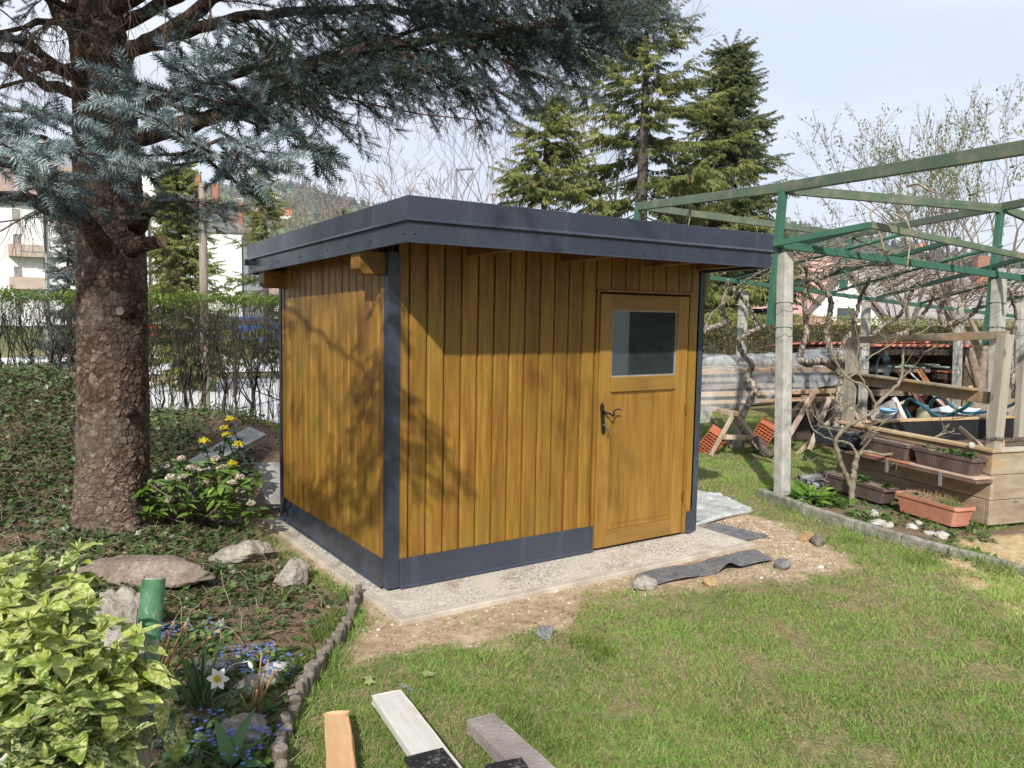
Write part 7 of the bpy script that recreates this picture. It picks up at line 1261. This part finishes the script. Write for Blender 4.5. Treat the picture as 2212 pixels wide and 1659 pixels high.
g = random.Random(2); hd = [(P(x_, y_, 6.5+g.uniform(-.3, .2)+(.2 if y_ < 1040 else 0)), 1 if g.random() < .85 else 0) for x_, y_ in hp]+[(P(g.uniform(290, 560), g.uniform(1010, 1110), 6.55+g.uniform(-.2, .35)), 0) for _ in range(26)]
crown_plant('skimmia_shrub', 'low evergreen skimmia shrub with cream flower heads beside the spruce trunk', 'shrub', hd, SB, .125, .36, 12, skl, cream, 11, .036)
mah = leafm('mahonia_leaf', [(0, (.012, .03, .016)), (.6, (.03, .065, .028)), (1, (.07, .12, .05))], .25, .05, .6); yel = leafm('yellow_blossom', [(0, (.50, .42, .02)), (.6, (.72, .62, .03)), (1, (.80, .74, .12))], .7, .2)
MBs = gz(500, 1075); mp_ = [(443, 962, 1), (517, 970, 1), (503, 1012, 1), (500, 915, .7), (487, 935, .5), (493, 950, .4), (470, 985, 0), (520, 1000, 0), (530, 1020, 0), (480, 1010, 0), (455, 990, 0), (540, 985, 0), (510, 1040, 0), (530, 1045, 0), (495, 985, 0), (475, 960, 0), (515, 945, 0)]
crown_plant('mahonia_shrub', 'dark leaved mahonia with bright yellow flower clusters behind the skimmia', 'shrub', [(P(x_, y_, 7.0), f_) for x_, y_, f_ in mp_], MBs, .085, .5, 14, mah, yel, 12, .045, .1)
# ---- variegated bush, painted post and string
auc = NT('spotted_leaf'); av_ = auc.attr(); base_ = auc.ramp(av_, [(0, (.035, .085, .022)), (.3, (.11, .19, .03)), (.6, (.28, .36, .055)), (1, (.44, .49, .12))]); sp_ = auc.ramp(auc.noise(auc.co(), 75, 3, .6), [(.46, (0, 0, 0)), (.54, (1, 1, 1))]); sp2 = auc.mix(1.0, sp_, auc.ramp(auc.noise(auc.co(), 14, 2), [(.35, (.15, .15, .15)), (.6, (1, 1, 1))]), 'MULTIPLY'); cc = auc.mix(sp2, base_, (.60, .60, .27)); cc = auc.mix(auc.ramp(auc.noise(auc.co(), 9, 3, .7), [(.70, (0, 0, 0)), (.76, (.8, .8, .8))]), cc, (.16, .10, .06))
auc.set(Base_Color=cc, Roughness=.32); trn = auc.n('ShaderNodeBsdfTranslucent', None, Color=cc); ms = auc.n('ShaderNodeMixShader', None, Fac=.25, _1=auc.b.outputs[0], _2=trn.outputs[0]); auc.t.links.new(ms.outputs[0], auc.o.inputs[0])
AB = np.array([-2.05, -1.75, float(gh(-2.05, -1.75))]); au = empty('variegated_bush', (0, 0, 0), 'yellow green spotted aucuba bush in the bottom left corner', 'shrub'); g = random.Random(21); g2 = np.random.default_rng(21); seg = []; lp, ld, ls_, lt = [], [], [], []; bud_p, bud_d = [], []
tops = [(168, 1190, 2.75, 1), (85, 1235, 2.7, 1), (30, 1215, 2.6, .9), (70, 1210, 2.75, 1), (150, 1270, 2.6, .9), (20, 1290, 2.4, .9), (100, 1310, 2.45, .9), (190, 1310, 2.55, .8), (60, 1340, 2.3, .9), (140, 1380, 2.35, .9), (215, 1370, 2.5, .85), (20, 1400, 2.25, .9), (100, 1430, 2.25, .8), (190, 1430, 2.35, .8), (250, 1460, 2.45, .8), (40, 1480, 2.2, .6), (130, 1500, 2.2, .6), (215, 1510, 2.3, .8), (280, 1480, 2.45, .9), (60, 1560, 2.1, .3), (150, 1570, 2.15, .4), (230, 1590, 2.25, .8), (20, 1600, 2.1, .3), (100, 1640, 2.1, .4), (190, 1650, 2.2, .5), (270, 1600, 2.35, .8), (290, 1380, 2.55, .9), (245, 1420, 2.5, .9), (50, 1680, 2.05, .4), (150, 1700, 2.1, .4), (-20, 1330, 2.4, .8), (-30, 1500, 2.2, .6), (330, 1480, 2.6, .8), (0, 1240, 2.7, .9)]
for x_, y_, d_, tn in tops:
    q = P(x_, y_, d_); b0 = AB+[g.gauss(0, .12), g.gauss(0, .12), 0]; c_ = spline([b0, b0*.45+q*.55+[g.gauss(0, .05), g.gauss(0, .05), -.05], q], 10); seg += [(c_[i], c_[i+1], .007-.0004*i, .0066-.0004*i) for i in range(9)]; ax = nrm(c_[-1]-c_[-3]); bud_p.append(q); bud_d.append(nrm(ax+[0, 0, .8]))
    for lv in range(5):
        m_ = g.randint(3, 5); a0 = g.random()*6.28; p_ = q-ax*.045*lv*g.uniform(.8, 1.2)
        for k_ in range(m_):
            a = a0+k_*6.28/m_+g.gauss(0, .3); e = .55-.32*lv+g.gauss(0, .25); lp.append(p_); ld.append((cos(a)*cos(e), sin(a)*cos(e), sin(e))); ls_.append(g.uniform(.06, .13)*(.75+.13*min(lv, 3))); lt.append(min(1, max(0, tn*.75-.10*lv+g.gauss(0, .16))))
V, F = segs_mesh(seg, 6); bulk('stems', V, F, simple('green_stem', (.12, .17, .04), (.22, .27, .08), .6, 9), au); n = len(lp); V, F, t = scatter(leaf_t(1, .56, 7, .20, .42, .85), np.array(lp), scl(frames(ld, g2.normal(0, .35, n)), ls_), np.array(lt)); V += (rng.normal(size=V.shape)*.0016)
bp = np.repeat(np.array(bud_p), 5, 0); bd2 = nrm(np.repeat(np.array(bud_d), 5, 0)+g2.normal(0, .25, (len(bp), 3))); V, F, t = cat3([(V, F, t), scatter(leaf_t(1, .32, 3, .5, -.1), bp, scl(frames(bd2), g2.uniform(.025, .05, len(bp))), g2.uniform(.5, 1, len(bp)))]); bulk('foliage', V, F, auc.m, au, t, True)
gp_ = NT('peeling_green_post'); v = gp_.co(); wd = gp_.ramp(gp_.noise(gp_.co((1, 1, .12)), 60, 5, .6), [(.3, (.14, .125, .095)), (.6, (.30, .275, .22)), (.8, (.40, .37, .31))]); zc = gp_.n('ShaderNodeSeparateXYZ', None, Vector=v).outputs[2]
pe = gp_.math('ADD', gp_.noise(gp_.co((1, 1, .5)), 16, 5, .65), gp_.math('MULTIPLY', gp_.math('SUBTRACT', zc, .86), .5)); gp_.set(Base_Color=gp_.mix(gp_.ramp(pe, [(.47, (0, 0, 0)), (.52, (1, 1, 1))]), wd, gp_.ramp(gp_.noise(v, 22, 4), [(.3, (.035, .13, .06)), (.7, (.075, .20, .10))])), Roughness=.75); gp_.bump(gp_.noise(gp_.co((1, 1, .1)), 70, 4), .4, .01)
pb_, pt_ = P(290, 1720, 2.72), P(333, 1240, 2.86); pb_ = pb_+(pb_-pt_)*.55; pp_ = empty('wooden_post', tuple(pb_), 'round post with peeling green paint standing beside the variegated bush', 'post'); b = MB(); ax = nrm(pt_-pb_); hL = np.linalg.norm(pt_-pb_); b.tube([ax*hL*t_ for t_ in (0, .3, .6, .9, .985)], [.043, .042, .041, .040, .040], 24, False); b.build('post', gp_.m, pp_, True); b = MB(); b.lathe(ax*hL*.985, [(.040, 0), (.038, .005), (.02, .006), (0, .0055)], 24, ax); b.build('cut_top', simple('grey_cut_top', (.22, .20, .16), (.38, .36, .31), .95, 60, .5), pp_)
b = MB()                              # checks (drying cracks)
for a, z0, z1 in ((-2.1, .62, 1.0), (-1.3, .3, .75), (-2.6, .45, .9)): nn_ = rt*cos(a)+(-fw)*-sin(a); b.tube(spline([ax*hL*(z0+(z1-z0)*i/4)+nn_*.0405+rt*g.gauss(0, .002) for i in range(5)], 16), .0016, 4)
b.build('cracks', simple('crack_dark', (.02, .018, .014), rough=1), pp_)
strm = simple('blue_string', (.12, .36, .42), (.2, .46, .5), .7, 20); b = MB(); q0 = P(300, 1545, 2.72); b.tube([q0+np.array([.048*cos(a), .048*sin(a), .005*sin(a)]) for a in np.linspace(0, 6.28, 18)], .0045, 5); q1 = P(297, 1600, 2.68)
b.tube(spline([P(285, 1612, 2.68), P(240, 1640, 2.6), P(180, 1690, 2.45)], 12), .0045, 5); b.tube(spline([P(300, 1548, 2.70), P(320, 1530, 2.72), P(345, 1500, 2.75)], 8), .004, 5); b.tube(spline([P(290, 1600, 2.75), P(230, 1620, 2.8), P(150, 1650, 2.8)], 10), .004, 5); tag(b.build('blue_string', strm, smooth=True), 'light blue string tied round the green painted post', 'string')
# ---- narcissus, tulip, forget-me-nots, cut stems
narl = leafm('narcissus_leaf', [(0, (.045, .10, .045)), (.6, (.09, .18, .07)), (1, (.16, .26, .10))], .45, .25); petal = leafm('white_petal', [(0, (.70, .70, .66)), (1, (.82, .82, .78))], .6, .3)
def strap(name, label, cat, q, n, L_, w, mt, seed, lean=.45, bend=.4): 
    g2 = np.random.default_rng(seed); a = g2.random(n)*6.28; e = 1.45-np.abs(g2.normal(0, lean, n)); D_ = np.stack([np.cos(a)*np.cos(e), np.sin(a)*np.cos(e), np.sin(e)], 1); o = empty(name, q, label, cat); T = leaf_t(1, w, 7, .3, bend, .55); V, F, t = scatter(T, g2.normal(0, .022, (n, 3))*[1, 1, 0], scl(frames(D_, g2.normal(0, .3, n)), L_*g2.uniform(.65, 1.1, n)), g2.random(n)); bulk('leaves', V, F, mt, o, t, True); return o
nq = gz(430, 1520); no = strap('narcissus', 'clump of narcissus leaves with one white flower beside the green post', 'narcissus', nq, 40, .40, .035, narl, 31, .38, .25); fq = P(472, 1465, 3.25)-nq; b = MB(); b.tube(spline([(0, 0, 0), fq*.55+[.0, 0, .06], fq+[0, 0, .02]], 12), .003, 6); b.build('stem', simple('flower_stem', (.12, .2, .05), rough=.5), no, True)
d6 = np.arange(6)*1.047; fd = nrm(-fw+up*.1); Bq = frames(fd[None])[0]; D_ = np.stack([nrm(Bq[:, 1]*cos(a)+Bq[:, 2]*sin(a)+fd*.25) for a in d6]); V, F, t = scatter(leaf_t(1, .62, 4, .15, .1), np.repeat(fq[None], 6, 0), scl(frames(D_, None, fd), np.full(6, .048)), np.ones(6)); bulk('flower', V, F, petal, no, t); b = MB(); b.lathe(fq, [(.006, 0), (.012, .012), (.014, .014)], 12, fd); b.build('flower_cup', yel, no)
b = MB(); q = P(548, 1437, 3.5)-nq; q = P(537, 1428, 3.4)-nq; b.tube(spline([(0.05, 0.05, 0), q*.6+[0, 0, .06], q], 12), .0025, 5); b.lathe(q, [(0, 0), (.008, .008), (.009, .025), (0, .04)], 8, (.3, -.3, -.8)); b.build('flower_bud', petal, no, True)
tl = empty('tulip', gz(500, 1640), 'broad blue green tulip leaves at the bottom edge of the bed', 'tulip leaves'); g2 = np.random.default_rng(5)
for i, (a, e, l, w) in enumerate(((1.3, 1.25, .23, .32), (2.6, 1.2, .20, .28), (.2, .9, .20, .26), (-.6, .55, .22, .30), (3.6, .9, .17, .3))): D_ = rt*cos(a)*cos(e)+np.array([fw[0], fw[1], 0])*sin(a)*cos(e)+np.array([0, 0, sin(e)]); T = leaf_t(l, l*w, 9, .35, .9*l if e < 1 else .35, .7); V, F, t = scatter(T, np.zeros((1, 3)), frames(D_[None], np.array([g2.normal(0, .3)])), np.array([.6])); bulk('leaf', V, F, narl, tl, t, True)
for i, (x_, y_, n, r_, nf) in enumerate(((520, 1430, 60, .10, 10), (560, 1425, 60, .11, 14), (500, 1470, 60, .10, 9), (570, 1470, 50, .09, 10), (540, 1600, 50, .09, 10), (470, 1600, 60, .10, 6), (440, 1575, 70, .12, 8), (590, 1580, 50, .09, 6), (530, 1640, 50, .10, 6), (400, 1630, 60, .12, 6), (380, 1390, 60, .1, 8), (350, 1400, 40, .08, 5), (455, 1380, 40, .08, 5), (610, 1455, 60, .1, 5))): clump('forget_me_not', 'low forget me not plant with small blue flowers in the bed by the log edging', 'forget-me-not', gz(x_, y_), n, r_, .065, fmn, 500+i, .42, 'forget-me-nots in the left bed', (.1, 1.1), bluef, int(nf*2), .09, .0115)
for i, (x_, y_) in enumerate(((560, 1520), (600, 1500), (620, 1430), (480, 1545), (640, 1410), (430, 1400), (350, 1480), (570, 1560))): clump('periwinkle', 'leafy green ground plant between the stones of the left bed', 'plant', gz(x_, y_), 40, .10, .055, strawm, 560+i, .5, 'leafy plants in the left bed', (.1, 1.0))
cutm = simple('cut_stem', (.28, .15, .07), (.45, .28, .15), .7, 14)
def cut_stems(label, tops_, base, r0_): o = empty('cut_stems', (0, 0, 0), label, 'cut stems'); b = MB(); [b.tube([np.array(base)+[g.gauss(0, .02), g.gauss(0, .02), -.02], P(*t_)], [r0_, r0_*.8], 7) for t_ in tops_]; b.build('stems', cutm, o, True)
cut_stems('bundle of brown cut back stems behind the green post', [(375, 1345, 3.55), (402, 1345, 3.6), (360, 1365, 3.5), (420, 1375, 3.6), (455, 1375, 3.55), (385, 1395, 3.5), (370, 1410, 3.4), (400, 1410, 3.5)], gz(345, 1445), .0065); cut_stems('thin brown cut stems between the blue flowers', [(565, 1410, 3.5), (580, 1425, 3.5), (545, 1470, 3.2), (555, 1490, 3.2), (570, 1470, 3.3), (590, 1450, 3.4), (600, 1445, 3.4), (520, 1500, 3.2)], gz(545, 1520), .004)
for i, (x_, y_) in enumerate(((745, 1285), (705, 1355), (660, 1430), (730, 1330), (690, 1370))): tuft('grass_tuft', 'bright green grass tuft on the bed side of the log edging', 'grass', gz(x_, y_), 110, .09, .10, grs, 600+i, 1.0, .0036, 'tufts along the log edging')
# ------------------------------------------------------------------ a house behind the viewer that the door window mirrors
mh = empty('neighbour_house', (0, 0, 0), 'light grey house mirrored at the left of the door window', 'house'); fr = Frame((4.0, -12.0, 0), (1, 0, 0), (0, 1, 0)); house(fr, 8.95, 8, 5.2, 8.2, simple('grey_facade', (.70, .72, .75), (.76, .78, .8), .9, .5), tl1, mh)
for i, (x_, y_, hh) in enumerate(((17, -16.5, 9), (20.5, -15.5, 8), (24, -18, 10))): conifer('reflection_spruce', 'dark spruce added behind the viewer to darken the door window reflection', (x_, y_, -.1), hh, 3.2, darkN, .3, .5, 8, .4, 90+i, 0, 0, 1.4)['group'] = 'spruces added to darken the door window reflection'  # unseen spruces, added so the pane mirrors something dark
# ------------------------------------------------------------------ the air between here and the hills
hz = bpy.data.materials.new('haze'); hz.use_nodes = True; hz.node_tree.nodes.clear(); ho_ = hz.node_tree.nodes.new('ShaderNodeOutputMaterial'); pv = hz.node_tree.nodes.new('ShaderNodeVolumePrincipled')
pv.inputs['Density'].default_value = .00020; pv.inputs['Color'].default_value = (.86, .91, 1, 1); pv.inputs['Anisotropy'].default_value = .1; hz.node_tree.links.new(pv.outputs[0], ho_.inputs['Volume'])
b = MB(); b.bb(-1900, 1900, -1900, 1900, -9, 300); tag(b.build('haze', hz), 'thin pale air between the garden and the hills', 'haze', kind='stuff')
